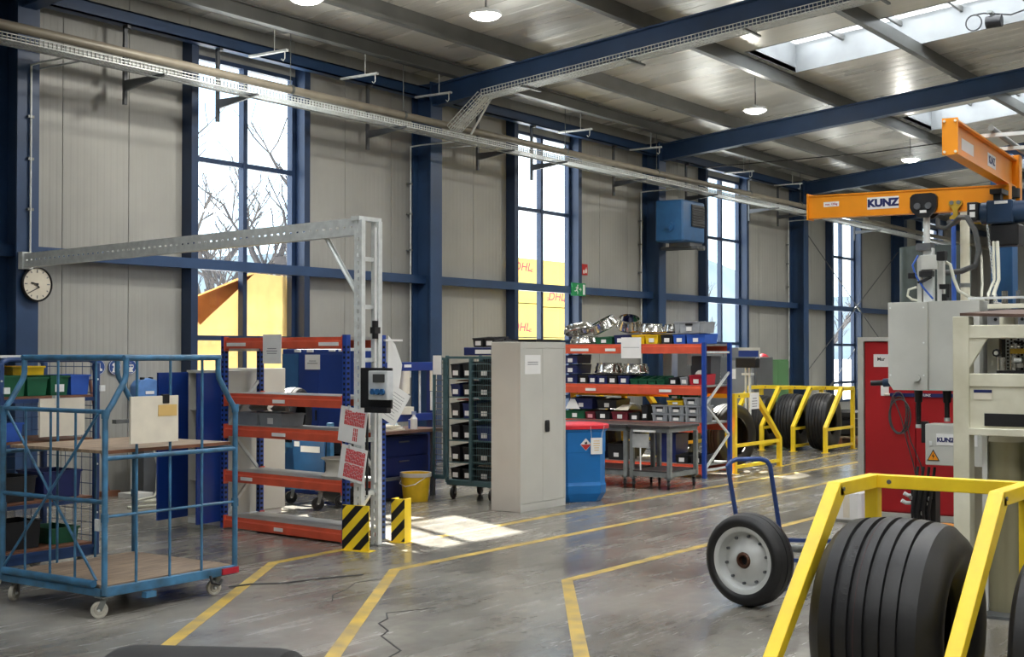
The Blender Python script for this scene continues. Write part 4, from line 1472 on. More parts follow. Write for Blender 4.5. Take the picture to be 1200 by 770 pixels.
# ================================================================== MIDDLE: GANTRY, BENCH, CAGE, CABINET, DRUM
def perforated(p0, p1, w, t_, side, pitch=.075, slot=.032, sw=.012):
    """flat galvanised strip with a real row of slots: two long webs and bridges between the slots"""
    b = B()
    p0, p1 = Vector(p0), Vector(p1)
    d = (p1 - p0)
    L = d.length
    d.normalize()
    s = Vector(side)
    s = (s - d * s.dot(d)).normalized()
    n_ = d.cross(s)
    hw = (w - sw) / 2
    for k in (-1, 1):
        o = s * k * (sw / 2 + hw / 2)
        b.bar(p0 + o, p1 + o, t_, hw, s)
    n = int(L / pitch)
    for i in range(n):
        a = p0 + d * (i * pitch + slot)
        c = p0 + d * min(L, (i + 1) * pitch)
        b.bar(a, c, t_, sw, s)
    return b


t = thing('steel_gantry', 'galvanised perforated steel post with a long arm reaching left to the clock column', 'gantry', (9.55, 8.38, 0), world=True)
GX = 9.45
for y, x in ((8.33, 9.44), (8.33, 9.68)):
    p = part(t, 'upright', perforated((x - .05, y, .012), (x - .05, y, 3.06), .085, .004, (0, 1, 0), .075, .036, .022), M_GALV)
    part(p, 'flange', B().box(x - .052, y + .0425, .012, x + .0, y + .0465, 3.06).box(x - .052, y - .0465, .012, x, y - .0425, 3.06), M_GALV)
    part(p, 'foot_plate', B().box(x - .08, y - .07, 0, x + .03, y + .07, .012), M_GALV_D)
part(t, 'head_beam', B().bar((9.38, 8.36, 3.075), (9.70, 8.36, 3.075), .1, .04), M_GALV)
part(t, 'arm_web', perforated((9.40, 8.32, 3.0), (9.58, 13.72, 2.90), .16, .004, (0, 0, 1), .09, .032, .016), M_GALV)
part(t, 'arm_flange', B().bar((9.44, 8.32, 3.08), (9.62, 13.72, 2.98), .08, .004).bar((9.44, 8.32, 2.92), (9.62, 13.72, 2.82), .08, .004), M_GALV)
part(t, 'arm_cable', B().tube([(9.45, 8.6, 2.93), (9.47, 9.4, 2.905), (9.50, 10.4, 2.895), (9.53, 11.6, 2.875), (9.57, 12.9, 2.85)], .009, 6), M_BLACK)
part(t, 'stay', B().bar((9.46, 8.40, 2.35), (9.46, 8.40 + .42, 2.93), .03, .012).bar((9.50, 8.40, 2.35), (9.50, 8.40 + .42, 2.93), .004, .03), M_GALV)
for z in (.5, 1.0, 1.75, 2.25, 2.7):
    part(t, 'rung', B().box(9.39, 8.34, z - .02, 9.64, 8.38, z + .02), M_GALV)
part(t, 'column_bracket', B().box(9.55, 13.70, 2.80, 9.70, 13.776, 3.0), M_GALV)
part(t, 'conduit', B().cyl((9.60, 8.30, .6), (9.60, 8.30, 3.0), .013, 8), M_PAPER)
part(t, 'cable_gland', B().cyl((9.60, 8.30, 1.95), (9.60, 8.30, 2.12), .03, 10).box(9.56, 8.27, 2.0, 9.64, 8.33, 2.06), M_BLACK)

t = thing('socket_box', 'grey electrical socket box with black back plate on the gantry post', 'socket box', (9.36, 8.2, 1.5), world=True)
part(t, 'back_plate', B().box(9.355, 7.90, 1.31, 9.385, 8.27, 1.68), M_BLACK, bevel=.004)
part(t, 'enclosure', B().box(9.27, 7.87, 1.39, 9.355, 8.10, 1.655), mat('socket_grey', (206, 210, 212), .45), bevel=.006)
part(t, 'window', B().box(9.262, 7.90, 1.55, 9.27, 8.04, 1.625), M_HOSE_D, 'smoked window flap', bevel=.002)
for k in range(3):
    s_ = part(t, 'socket', B().cyl((9.27, 7.92 + k * .056, 1.46), (9.245, 7.92 + k * .056, 1.465), .026, 16), M_HEATER, 'blue round socket cover')
    part(s_, 'hinge', B().box(9.242, 7.905 + k * .056, 1.48, 9.262, 7.935 + k * .056, 1.492), M_HEATER)
part(t, 'lower_tray', B().box(9.30, 7.90, 1.27, 9.355, 8.17, 1.32), M_BLACK)
part(t, 'cable', B().tube([(9.372, 8.22, 1.35), (9.42, 8.24, 1.2), (9.43, 8.25, 1.0), (9.43, 8.25, .5)], .012, 8), M_BLACK)


def placard(name, lb, c, w, h, tilt, blocks, group):
    t = thing(name, lb, 'sign', c, group=group)
    Rt = Matrix.Rotation(R(tilt), 4, 'X')
    part(t, 'sheet', B().box(-.003, -w / 2, -h / 2, .003, w / 2, h / 2, Rt), M_PAPER)
    b = B()
    rr = random.Random(int(c[2] * 100))
    for (y0, y1, z0, z1) in blocks:
        n = int((y1 - y0) / .016)
        for i in range(n):
            ya = y0 + (y1 - y0) * i / n
            zz = z0
            while zz < z1 - .008:
                hh = rr.uniform(.02, .05)
                b.box(-.0045, ya, zz, -.003, ya + .0125, min(z1, zz + hh), Rt)
                zz += hh + .004
    part(t, 'red_print', b, M_RED_INK, stuff=True)
    part(t, 'clip', B().box(-.008, w * .2 - .012, h / 2 - .03, .008, w * .2 + .012, h / 2 + .012, Rt), M_GALV)
    return t


placard('placard', 'upper white placard with red rows and a small red block on the rack post', (9.365, 8.37, 1.14), .33, .33, 8, ((-.14, .11, .0, .135), (-.07, -.01, -.14, -.02)), 'red printed placards on the rack end')
placard('placard', 'lower white placard with two blocks of red rows on the rack post', (9.365, 8.37, .785), .32, .32, 10, ((-.14, .10, .005, .13), (-.14, .10, -.135, -.005)), 'red printed placards on the rack end')

t = thing('paper_sheet', 'loose white sheet hanging at a slant from the rear rack post above the socket box', 'paper', (10.2, 8.55, 1.8), world=True)
b = B()
vs = [(10.03, 8.505, 1.99), (10.12, 8.49, 1.90), (10.19, 8.46, 1.70), (10.14, 8.46, 1.45), (10.08, 8.49, 1.40), (10.02, 8.505, 1.60)]
b.add(vs + [(x, y + .004, z) for x, y, z in vs], [tuple(range(6)), tuple(reversed(range(6, 12)))] + [(i, (i + 1) % 6, 6 + (i + 1) % 6, 6 + i) for i in range(6)])
part(t, 'sheet', b, M_PAPER)
part(t, 'tape', B().box(9.98, 8.495, 1.93, 10.24, 8.522, 1.95), M_PAPER)
t = thing('paper_sheet', 'printed white sheet hung askew below the socket box', 'paper', (9.98, 8.3, 1.2), world=True)
Mp = Matrix.Translation((10.0, 8.41, 1.31)) @ Matrix.Rotation(R(-22), 4, 'Z') @ face_mat((0, 0, 0), '-Y') @ Matrix.Rotation(R(-32), 4, 'Z')
part(t, 'sheet', B().box(-.115, -.17, 0, .115, .17, .003, Mp), M_PAPER)
part(t, 'print', text_rows(.18, .26, 9, .004, 5, Mp @ Matrix.Translation((0, 0, .003))), M_INK, stuff=True)
part(t, 'string', B().tube([Mp @ Vector((-.1, .165, .002)), (9.675, 8.335, 1.55)], .003, 5), M_PAPER)

M_STRIPE = M_BLACK


def guard(name, lb, x, y, w, h, ret):
    """angle guard with slanting black bands; front faces -X"""
    t = thing(name, lb, 'guard', (x, y, 0), group='striped post guards')
    th = .012
    part(t, 'front_plate', B().box(0, -w / 2, .0062, th, w / 2, h), M_YELLOW)
    if ret:
        part(t, 'side_plate', B().box(th, w / 2 - th, .006, ret, w / 2, h).box(th, -w / 2, .006, ret, -w / 2 + th, h), M_YELLOW)
    part(t, 'foot_plate', B().box(-.02, -w / 2 - .01, 0, .1, w / 2 + .01, .006), M_YELLOW)
    k = 0
    pw = .088
    for i in range(-3, 8):
        z0 = i * pw * 2.1
        poly = [(-w / 2, z0), (w / 2, z0 + w), (w / 2, z0 + w + pw), (-w / 2, z0 + pw)]
        out = []
        for lim, sg in ((.012, 1), (h - .004, -1)):       # clip to the plate
            src = poly if sg == 1 else out
            res = []
            for a in range(len(src)):
                p, q = src[a], src[(a + 1) % len(src)]
                fp, fq = (p[1] - lim) * sg, (q[1] - lim) * sg
                if fp >= 0:
                    res.append(p)
                if fp * fq < 0:
                    u = fp / (fp - fq)
                    res.append((p[0] + (q[0] - p[0]) * u, p[1] + (q[1] - p[1]) * u))
            out = res
            if len(out) < 3:
                break
        if len(out) >= 3:
            b = B().prism(out, .0, .0015, Matrix(((0, 0, -1, 0), (-1, 0, 0, 0), (0, 1, 0, 0), (0, 0, 0, 1))))
            part(t, 'black_band', b, M_STRIPE)
    return t


guard('post_guard', 'wide yellow and black striped guard at the foot of the gantry post', 9.26, 8.24, .29, .42, .0).rotation_euler = (0, 0, R(8))
guard('post_guard', 'narrow yellow and black striped guard standing right of the gantry post', 9.90, 8.27, .15, .42, .12).rotation_euler = (0, 0, R(8))

# ---- things seen through and behind the empty rack
t = thing('supply_cabinet', 'tall blue cabinet with a white notice behind the empty rack, before the first window', 'cabinet', (12.8, 11.8, 0), world=True)
part(t, 'carcass', B().box(12.62, 11.24, .0, 13.10, 12.50, 1.86), M_CAB_BLUE, bevel=.004)
for y0, y1 in ((11.25, 11.838), (11.842, 12.20)):
    d = part(t, 'door', B().box(12.602, y0, .08, 12.62, y1, 1.80), M_CAB_BLUE, bevel=.003)
    part(d, 'handle', B().box(12.585, y0 + .03, .95, 12.602, y0 + .05, 1.08), M_BLACK)
part(t, 'side_leaf', B().box(12.60, 12.205, .08, 12.62, 12.49, 1.80), M_HEATER, 'lighter blue door leaf')
n_ = part(t, 'notice', B().box(12.598, 11.82, 1.60, 12.6015, 12.08, 1.79), M_PAPER)
part(n_, 'print', text_rows(.2, .06, 2, .008, 8, face_mat((12.597, 11.95, 1.70), '-X')), M_INK, stuff=True)
for y in (11.45, 11.62, 12.0, 12.22):
    part(t, 'magnet', B().box(12.598, y - .05, 1.82 if y > 11.7 else 1.83, 12.62, y + .05, 1.855), M_PAPER)


def tyre(name, lb, loc, Ro, W, ri, rot=(0, 0, 0), group=None, grooves=5, gw=.014, gd=.014, n=64, flat=.42, rub=None):
    rub = rub or M_RUBBER
    """tyre whose axle is local Y, origin at its centre"""
    t = thing(name, lb, 'tyre', loc, group=group, rot=rot)
    M = Matrix.Rotation(R(90), 4, 'X')
    hw = W * flat
    crown = .045 * Ro
    tread = []
    gp = [hw * 2 * (i + 1) / (grooves + 1) - hw for i in range(grooves)] if grooves else []
    ys = sorted(set([-hw, hw] + [v for g in gp for v in (g - gw / 2, g + gw / 2)] + [-hw * .85, hw * .85]))

    def rad(y):
        return Ro - crown * abs(y / hw) ** 2.2
    for y in ys:
        ing = any(abs(abs(y - g) - gw / 2) < 1e-6 for g in gp)
        g = [g for g in gp if abs(abs(y - g) - gw / 2) < 1e-6]
        if g and y < g[0]:
            tread += [(rad(y), y), (rad(y) - gd, y + gw * .12)]
        elif g:
            tread += [(rad(y) - gd, y - gw * .12), (rad(y), y)]
        else:
            tread.append((rad(y), y))
    tread = [(r_, y) for r_, y in tread]
    inner = [(ri + .03, hw * .86), (Ro - .04, hw * .8), (Ro - .04, -hw * .8), (ri + .03, -hw * .86)]
    part(t, 'tread', B().lathe(tread, n, M), rub)
    rs = rad(hw)
    for s in (1, -1):
        sw = [(rs, hw), (rs - .012, hw + .012)]
        for i in range(1, 9):
            a = i / 8
            rr_ = rs - .012 - (rs - .012 - ri) * a
            yy = hw + .012 + (W / 2 - hw - .012) * math.sin(math.pi * min(1, a * 1.05 + .0)) ** .8 * 1.0 - (0.06 * W) * max(0, a - .45)
            sw.append((rr_, yy))
        sw.append((ri - .004, sw[-1][1] - .012))
        sw.append((ri, hw * .80))
        sw.append((ri + .03, hw * .80))
        part(t, 'sidewall', B().lathe([(a, b * s) for a, b in sw], n, M), rub)
    part(t, 'inner_liner', B().lathe([(ri + .03, hw * .80), (ri + .08, hw * .88), (Ro - .05, hw * .8), (Ro - .045, 0), (Ro - .05, -hw * .8), (ri + .08, -hw * .88), (ri + .03, -hw * .80)], n, M), M_RUBBER_D)
    return t


# blue tyre dolly with casters
t = thing('tyre_dolly', 'blue tyre dolly with a tilted sign plate and four casters behind the empty rack', 'dolly', (11.5, 11.0, 0), world=True)
part(t, 'beam', B().bar((11.25, 11.55, .26), (11.45, 10.55, .26), .07, .06).bar((11.75, 11.55, .26), (11.75, 10.55, .26), .07, .06), M_CART_BLUE)
part(t, 'cross_beam', B().bar((11.26, 11.35, .255), (11.8, 11.0, .255), .06, .05).bar((11.35, 10.75, .255), (11.8, 11.3, .255), .06, .05), M_CART_BLUE)
part(t, 'post', B().box(11.52, 11.16, .28, 11.58, 11.22, 1.0), M_CART_BLUE)
part(t, 'post', B().box(11.52, 10.64, .28, 11.58, 10.70, 1.0), M_CART_BLUE)
part(t, 'sign_plate', B().add([(11.40, 11.14, .82), (11.40, 10.62, .80), (11.44, 10.68, .40), (11.44, 11.13, .40), (11.42, 11.14, .82), (11.42, 10.62, .80), (11.46, 10.68, .40), (11.46, 11.13, .40)],
                              [(0, 1, 2, 3), (7, 6, 5, 4), (0, 4, 5, 1), (1, 5, 6, 2), (2, 6, 7, 3), (3, 7, 4, 0)]), M_HEATER, 'bright blue sign plate')
part(t, 'plate_label', B().box(11.402, 10.70, .66, 11.408, 11.0, .73).box(11.40, 11.02, .72, 11.406, 11.10, .78), M_PAPER)
part(t, 'arm', B().bar((11.55, 11.19, .72), (11.55, 11.75, .72), .05, .06).bar((11.55, 11.70, .72), (11.55, 11.35, .30), .04, .04).bar((11.55, 11.35, .72), (11.55, 11.7, .30), .04, .04), M_CART_BLUE)
for x, y in ((11.28, 11.42), (11.42, 10.70), (11.75, 11.45), (11.75, 10.65)):
    caster(t, x, y, 2.6, .075, .225, .035, M_BLACK)
tyre('aircraft_tyre', 'black tyre hung on the dolly post behind the grey crates', (11.72, 11.42, 1.06), .34, .22, .17, (0, 0, R(20)), None, 3)
tyre('aircraft_tyre', 'black tyre standing on the floor right of the tilted blue plate', (11.98, 10.86, .42), .42, .24, .2, (0, 0, R(90)), None, 3)
t = thing('wheel_rim', 'cream wheel rim lying at the right end of the second lowest rack shelf', 'rim', onrack(.27, .33, .604))
part(t, 'barrel', B().lathe([(.19, 0), (.20, .02), (.165, .035), (.15, .06), (.15, .14), (.165, .165), (.20, .18), (.195, .19), (.14, .18), (.135, .02), (.19, 0)], 32, None), M_CREAM_CAB)
part(t, 'disc', B().lathe([(.04, .09), (.136, .08), (.136, .10), (.04, .11), (.04, .09)], 32), M_CREAM_CAB)

# ---- workbench
t = thing('workbench', 'long workbench with a brown top between the gantry post and the mesh cage', 'workbench', (12.9, 10.9, 0), world=True)
part(t, 'top', B().box(12.22, 10.54, .82, 13.50, 11.14, .86), M_BENCH, bevel=.003)
for x, y in ((12.27, 10.62), (13.40, 10.62), (12.27, 11.09), (13.45, 11.09)):
    part(t, 'leg', B().box(x - .025, y - .025, 0, x + .025, y + .025, .82), M_DGREY)
part(t, 'modesty_panel', B().box(12.30, 11.085, .1, 13.42, 11.10, .80), M_DARK_BLUE)
part(t, 'lower_rail', B().box(12.295, 10.61, .25, 13.375, 10.63, .29), M_DGREY)
t = thing('bench_dark_filler', 'dark navy drawer block added to darken the space under the workbench, behind the yellow bucket', 'dark filler', (12.8, 10.9, 0), world=True)  # added block, its navy stands in for the dark under the bench
part(t, 'carcass', B().box(12.42, 10.70, .03, 13.40, 11.07, .78), M_BIN_NAVY)
part(t, 'plinth', B().box(12.44, 10.72, 0, 13.38, 11.05, .03), M_BLACK)
for k in range(3):
    d = part(t, 'drawer', B().box(12.43, 10.685, .06 + k * .24, 13.39, 10.699, .28 + k * .24), M_BIN_NAVY)
    part(d, 'handle', B().box(12.8, 10.67, .22 + k * .24, 13.0, 10.685, .235 + k * .24), M_DGREY)
t = thing('paper_stack', 'stack of cream papers and trays on the workbench', 'papers', (12.60, 10.76, .862))
for k, (dx, dy, w, d, m_) in enumerate(((0, 0, .42, .34, M_CREAM), (.02, .03, .40, .3, M_PAPER), (-.03, .0, .36, .3, M_CREAM))):
    part(t, 'sheaf', B().box(dx - w / 2, dy - d / 2, k * .02 + .0, dx + w / 2, dy + d / 2, k * .02 + .019), m_)
t = thing('spray_bottle', 'white bottle standing at the right end of the workbench', 'bottle', (13.02, 10.62, .862))
part(t, 'body', B().lathe([(.001, 0), (.045, 0), (.045, .13), (.02, .16), (.018, .18), (.001, .18)], 16), M_WHITE)
part(t, 'cap', B().lathe([(.001, .22), (.03, .22), (.03, .181), (.001, .181)], 12), mat('bottle_cap', (150, 160, 196), .5))
t = thing('can', 'small blue tin beside the white bottle on the workbench', 'tin', (13.09, 10.72, .862))
part(t, 'body', B().lathe([(.001, 0), (.035, 0), (.035, .11), (.001, .11)], 16), M_MID_BLUE)
part(t, 'lid', B().lathe([(.001, .118), (.033, .118), (.034, .111), (.001, .111)], 16), M_PAPER)
t = thing('cloth', 'crumpled pale cloth on the workbench behind the white bottle', 'cloth', (12.95, 10.93, .862))
b = B()
rr = random.Random(3)
vs = [(.14 * (a / 5 - .5) * 2, .1 * (c / 5 - .5) * 2, (.02 + .06 * rr.random()) * (1 if 0 < a < 5 and 0 < c < 5 else .15)) for a in range(6) for c in range(6)]
b.add(vs, [(a * 6 + c, (a + 1) * 6 + c, (a + 1) * 6 + c + 1, a * 6 + c + 1) for a in range(5) for c in range(5)], True)
part(t, 'folds', b, mat('cloth_blue_grey', (170, 182, 190), .8))
for i, (x, y, m_, h, lb) in enumerate(((12.27, 11.06, M_BIN_RED, .2, 'red and white tin on the bench, seen through the empty rack'), (12.25, 10.92, M_PAPER, .16, 'white tub on the bench beside the red tin'), (12.25, 10.78, M_CREAM_CAB, .22, 'cream canister on the bench, right of the white tub'))):
    t = thing('canister', lb, 'tin', (x + .05, y, .862), group='tins at the bench end')
    part(t, 'body', B().lathe([(.001, 0), (.055, 0), (.055, h), (.001, h)], 16), m_)
    part(t, 'lid', B().lathe([(.001, h + .02), (.05, h + .02), (.056, h + .001), (.001, h + .001)], 16), M_PAPER)
t = thing('bucket', 'yellow plastic bucket with a wire handle under the workbench', 'bucket', (12.80, 10.41, 0))
part(t, 'body', B().lathe([(.001, 0), (.15, 0), (.185, .32), (.192, .325), (.192, .345), (.18, .345), (.145, .01), (.001, .01)], 28), M_YELLOW_B)
part(t, 'handle', B().tube([(.0, -.195, .32), (-.16, -.12, .22), (-.2, 0, .19), (-.16, .12, .22), (0, .195, .32)], .005, 6), M_GALV)
part(t, 'bag_liner', B().lathe([(.181, .346), (.196, .35), (.197, .30), (.195, .346)], 18), M_FILM)

# ---- blue press frame at the wall
t = thing('hydraulic_press', 'blue press frame with cream cylinders behind the workbench, before the second column', 'press', (14.5, 12.0, 0), world=True)
for x in (14.02, 15.05):
    part(t, 'upright', B().box(x - .05, 11.9, 0, x + .05, 12.0, 1.68), M_CAB_BLUE)
part(t, 'head_beam', B().box(13.88, 11.88, 1.56, 15.2, 12.02, 1.68), M_CAB_BLUE, bevel=.006)
part(t, 'bed_beam', B().box(14.07, 11.86, .86, 15.0, 12.04, .96), M_CAB_BLUE, bevel=.006)
part(t, 'label', B().box(14.35, 11.872, 1.61, 14.5, 11.879, 1.65), M_PAPER)
c = part(t, 'cylinder', B().cyl((14.42, 11.95, 1.24), (14.42, 11.95, 1.56), .09, 20), M_CREAM)
part(c, 'ram', B().cyl((14.42, 11.95, 1.08), (14.42, 11.95, 1.24), .05, 16).cyl((14.42, 11.95, 1.18), (14.42, 11.95, 1.24), .10, 16), M_DGREY)
part(t, 'bed_ring', B().cyl((14.40, 11.95, .961), (14.40, 11.95, 1.06), .16, 24).cyl((14.22, 11.93, .961), (14.22, 11.93, 1.08), .06, 16), M_CREAM)
part(t, 'guide_rod', B().cyl((14.78, 11.95, .961), (14.78, 11.95, 1.56), .016, 10), M_GALV)
c = part(t, 'cylinder', B().cyl((14.95, 11.84, 1.27), (14.95, 11.84, 1.56), .05, 16), M_CREAM)
part(c, 'ram', B().cyl((14.95, 11.84, 1.0), (14.95, 11.84, 1.26), .045, 14), M_GALV)
part(t, 'valve', B().box(13.84, 11.82, 1.1, 13.95, 11.9, 1.3).cyl((13.9, 11.82, 1.2), (13.9, 11.76, 1.2), .05, 12), M_BIN_RED, 'red valve')
part(t, 'pump_handle', B().cyl((13.98, 11.8, 1.1), (14.1, 11.8, 1.16), .05, 12).cyl((14.1, 11.82, 1.05), (14.1, 11.82, 1.2), .035, 12), M_GALV)


# ---- mesh roll cage with labelled bins
t = thing('mesh_cage', 'green-grey wire mesh roll cage full of black bins beside the grey cabinet', 'roll cage', (13.6, 9.9, 0), world=True)
xa, xb, ya, yb = 13.25, 13.95, 9.52, 10.27
for x in (xa, xb):
    for y in (ya, yb):
        part(t, 'corner_post', B().box(x - .02, y - .02, .2, x + .02, y + .02, 1.78), M_CAGE, bevel=.006)
part(t, 'front_post', B().box(xa - .025, 9.875, .2, xa + .02, 9.915, 1.74), M_CAGE)
part(t, 'base', B().box(xa - .02, ya, .17, xb + .02, yb, .24), M_CAGE, bevel=.006)
part(t, 'top_bar', B().box(xa - .015, ya + .02, 1.74, xa + .015, yb - .02, 1.77), M_CAGE)
part(t, 'dark_backing', B().box(xb + .021, ya, .25, xb + .026, yb, 1.74), M_BLACK)  # added black sheet that keeps the gaps between the bins dark
part(t, 'top_bar', B().box(xb - .015, ya + .02, 1.74, xb + .015, yb - .02, 1.77), M_CAGE)
CZ = (.24, .46, .73, 1.0, 1.27, 1.50)
for z in CZ[1:]:
    part(t, 'shelf', B().box(xa, ya + .022, z - .012, xb - .03, yb - .022, z), M_CAGE)
b = B()
for i in range(10):
    b.cyl((xa - .018, ya + .05 + i * .033, .24), (xa - .018, ya + .05 + i * .033, 1.74), .0028, 4)
for i in range(17):
    b.cyl((xa - .020, ya, .30 + i * .086), (xa - .020, 9.88, .30 + i * .086), .0028, 4)
part(t, 'front_mesh', b, M_CAGE, stuff=True)
b = B()
for i in range(9):
    b.cyl((xa + .07 + i * .075, ya - .012, .24), (xa + .07 + i * .075, ya - .012, 1.74), .0028, 4)
for i in range(17):
    b.cyl((xa, ya - .014, .30 + i * .086), (xb, ya - .014, .30 + i * .086), .0028, 4)
part(t, 'side_mesh', b, M_CAGE, stuff=True)
g0, g1 = Vector((xa, yb + .04, 0)), Vector((xa + .04, yb + .24, 0))
gt = part(t, 'side_gate', B().bar(g0 + Vector((0, 0, .26)), g0 + Vector((0, 0, 1.74)), .03, .03).bar(g1 + Vector((0, 0, .26)), g1 + Vector((0, 0, 1.74)), .03, .03)
          .bar(g0 + Vector((0, 0, .26)), g1 + Vector((0, 0, .26)), .03, .05).bar(g0 + Vector((0, 0, 1.74)), g1 + Vector((0, 0, 1.74)), .03, .03), M_CAGE)
b = B()
for i in range(20):
    z = .32 + i * .072
    b.bar(g0 + Vector((0, 0, z)), g1 + Vector((0, 0, z)), .004, .012)
for i in range(1, 6):
    q = g0 + (g1 - g0) * i / 6
    b.cyl(q + Vector((0, 0, .26)), q + Vector((0, 0, 1.74)), .003, 4)
part(gt, 'gate_mesh', b, M_GALV_D, stuff=True)
part(t, 'document_pouch', B().bar(g0 + (g1 - g0) * .2 + Vector((-.03, 0, 1.66)), g0 + (g1 - g0) * .95 + Vector((-.03, 0, 1.66)), .01, .24), M_PAPER, 'white document pouch')
for x, y in ((xa + .04, yb - .08), (xa + .04, ya + .08), (xb - .1, yb - .08), (xb - .1, ya + .08)):
    caster(t, x, y, 3.4, .075, .17, .036, M_BLACK)
rows = ('lowest', 'second lowest', 'third lowest', 'third highest', 'second highest', 'highest')
for k, z in enumerate(CZ):
    for j, y in enumerate((10.16, 9.98, 9.72)):
        w = (.165, .15, .24)[j]
        h = (.165, .215, .215, .215, .18, .2)[k]
        w -= .012
        open_box('storage_bin', '%s bin, %s in the %s row of the mesh cage' % ('navy' if (k + j) % 5 == 4 else 'black', ('left', 'middle', 'right')[j], rows[k]), 'bin',
                 (xa + .022, y, z + .003), w - .01, .45, h, M_BIN_NAVY if (k + j) % 5 == 4 else M_BIN_BLACK, 0, 'bins in the mesh cage', True, .03)
for k, z in ((4, CZ[4]), (3, CZ[3]), (0, CZ[0])):
    lb = {4: 'brown rags heaped on a bin in the second highest cage row', 3: 'pale red and white packets lying on bins in the third highest cage row', 0: 'cream packets in the lowest row of the mesh cage'}[k]
    solo('packet_heap', lb, 'packets', B().add([(0, -.12, 0), (.2, -.12, 0), (.2, .12, 0), (0, .12, 0), (.03, -.09, .018), (.16, -.1, .012), (.17, .08, .02), (.02, .1, .015)], [(0, 3, 2, 1), (4, 5, 6, 7), (0, 1, 5, 4), (1, 2, 6, 5), (2, 3, 7, 6), (3, 0, 4, 7)]),
         {4: M_WOOD_D, 3: mat('packet_red_white', (226, 150, 146), .6, 0, .3, 20, tint=(204, 70, 70)), 0: M_CREAM}[k], (xa + .06, 10.06 if k else 9.73, z + .008 + (.165, 0, 0, .215, .18)[k]))
t = thing('parts_cassette', 'dark navy plastic case lying on top of the mesh cage', 'case', (13.42, 9.75, 1.782))
part(t, 'case_body', B().box(-.15, -.24, 0, .3, .28, .10), M_BIN_NAVY, bevel=.006)
part(t, 'label', B().box(-.154, -.14, .02, -.1505, .10, .07), M_PAPER)
for j, y in enumerate((9.83, 9.66)):
    open_box('storage_bin', '%s of the two black bins with white cards on the case above the mesh cage' % ('left', 'right')[j], 'bin', (13.30, y, 1.885), .165, .3, .13, M_BIN_BLACK, 0, 'bins on top of the mesh cage', True, .02)

# ---- grey double-door cabinet
t = thing('double_door_cabinet', 'tall light grey double-door steel cabinet in the middle of the hall', 'cabinet', (13.0, 8.87, 0), world=True)
cx0, cx1, cy0, cy1, ch = 12.54, 13.49, 8.67, 9.08, 1.94
part(t, 'carcass', B().box(cx0, cy0 + .02, .0, cx1, cy1, ch), M_GREY_CAB, bevel=.004)
part(t, 'top_rail', B().box(cx0, cy0, 1.87, cx1, cy0 + .019, ch), M_GREY_CAB, bevel=.002)
part(t, 'plinth', B().box(cx0, cy0, 0, cx1, cy0 + .019, .085), M_GREY_CAB, bevel=.002)
part(t, 'stile', B().box(cx0, cy0, .086, cx0 + .03, cy0 + .019, 1.869), M_GREY_CAB)
part(t, 'stile', B().box(cx1 - .03, cy0, .086, cx1, cy0 + .019, 1.869), M_GREY_CAB)
for k, (a, c) in enumerate(((cx0 + .034, 12.998), (13.002, cx1 - .034))):
    d = part(t, 'door', B().box(a, cy0 + .001, .09, c, cy0 + .019, 1.866), M_GREY_CAB, bevel=.003)
    if k == 1:
        h_ = part(d, 'handle', B().prism([(-.035, -.07), (.035, -.07), (.042, -.03), (.042, .03), (.035, .07), (-.035, .07), (-.042, .03), (-.042, -.03)], 0, .022, face_mat((13.08, cy0, .96), '-Y')), M_BLACK, 'black turning handle', bevel=.008)
    else:
        n_ = part(d, 'notice', B().box(12.63, cy0 - .003, 1.57, 12.95, cy0, 1.79), M_PAPER, 'white notice sheet')
        part(n_, 'print', text_rows(.24, .05, 2, .009, 2, face_mat((12.79, cy0 - .0035, 1.70), '-Y')), M_INK, stuff=True)
t = thing('flat_tray', 'flat black tray lying on top of the light grey cabinet', 'tray', (13.15, 8.88, ch + .002))
part(t, 'tray_body', B().box(-.22, -.16, 0, .3, .16, .02), M_BLACK, bevel=.004)
part(t, 'rim', B().box(-.23, -.17, .02, .31, -.155, .032).box(-.23, .155, .02, .31, .17, .032).box(-.23, -.155, .02, -.215, .155, .032).box(.295, -.155, .02, .31, .155, .032), M_BLACK)
t = thing('flat_tray', 'thin black strip lying on the left rear of the light grey cabinet', 'tray', (12.68, 9.0, ch + .002))
part(t, 'tray_body', B().box(-.10, -.06, 0, .2, .07, .018), M_BLACK, bevel=.003)
part(t, 'grip', B().box(-.02, -.04, .018, .1, -.02, .035), M_BLACK)

# ---- blue drum with red lid
t = thing('waste_drum', 'blue plastic drum with a red lid and a flammable sign beside the grey cabinet', 'drum', (14.02, 8.88, 0))


def octo(hx, hy, ch_):
    return [(hx, -hy + ch_), (hx, hy - ch_), (hx - ch_, hy), (-hx + ch_, hy), (-hx, hy - ch_), (-hx, -hy + ch_), (-hx + ch_, -hy), (hx - ch_, -hy)]


def loft(b, secs):
    n = 8
    vs, fs = [], []
    for (hx, hy, c_, z) in secs:
        vs += [(x, y, z) for x, y in octo(hx, hy, c_)]
    for i in range(len(secs) - 1):
        for j in range(n):
            fs.append((i * n + j, i * n + (j + 1) % n, (i + 1) * n + (j + 1) % n, (i + 1) * n + j))
    fs.append(tuple(reversed(range(n))))
    fs.append(tuple(range((len(secs) - 1) * n, len(secs) * n)))
    return b.add(vs, fs)


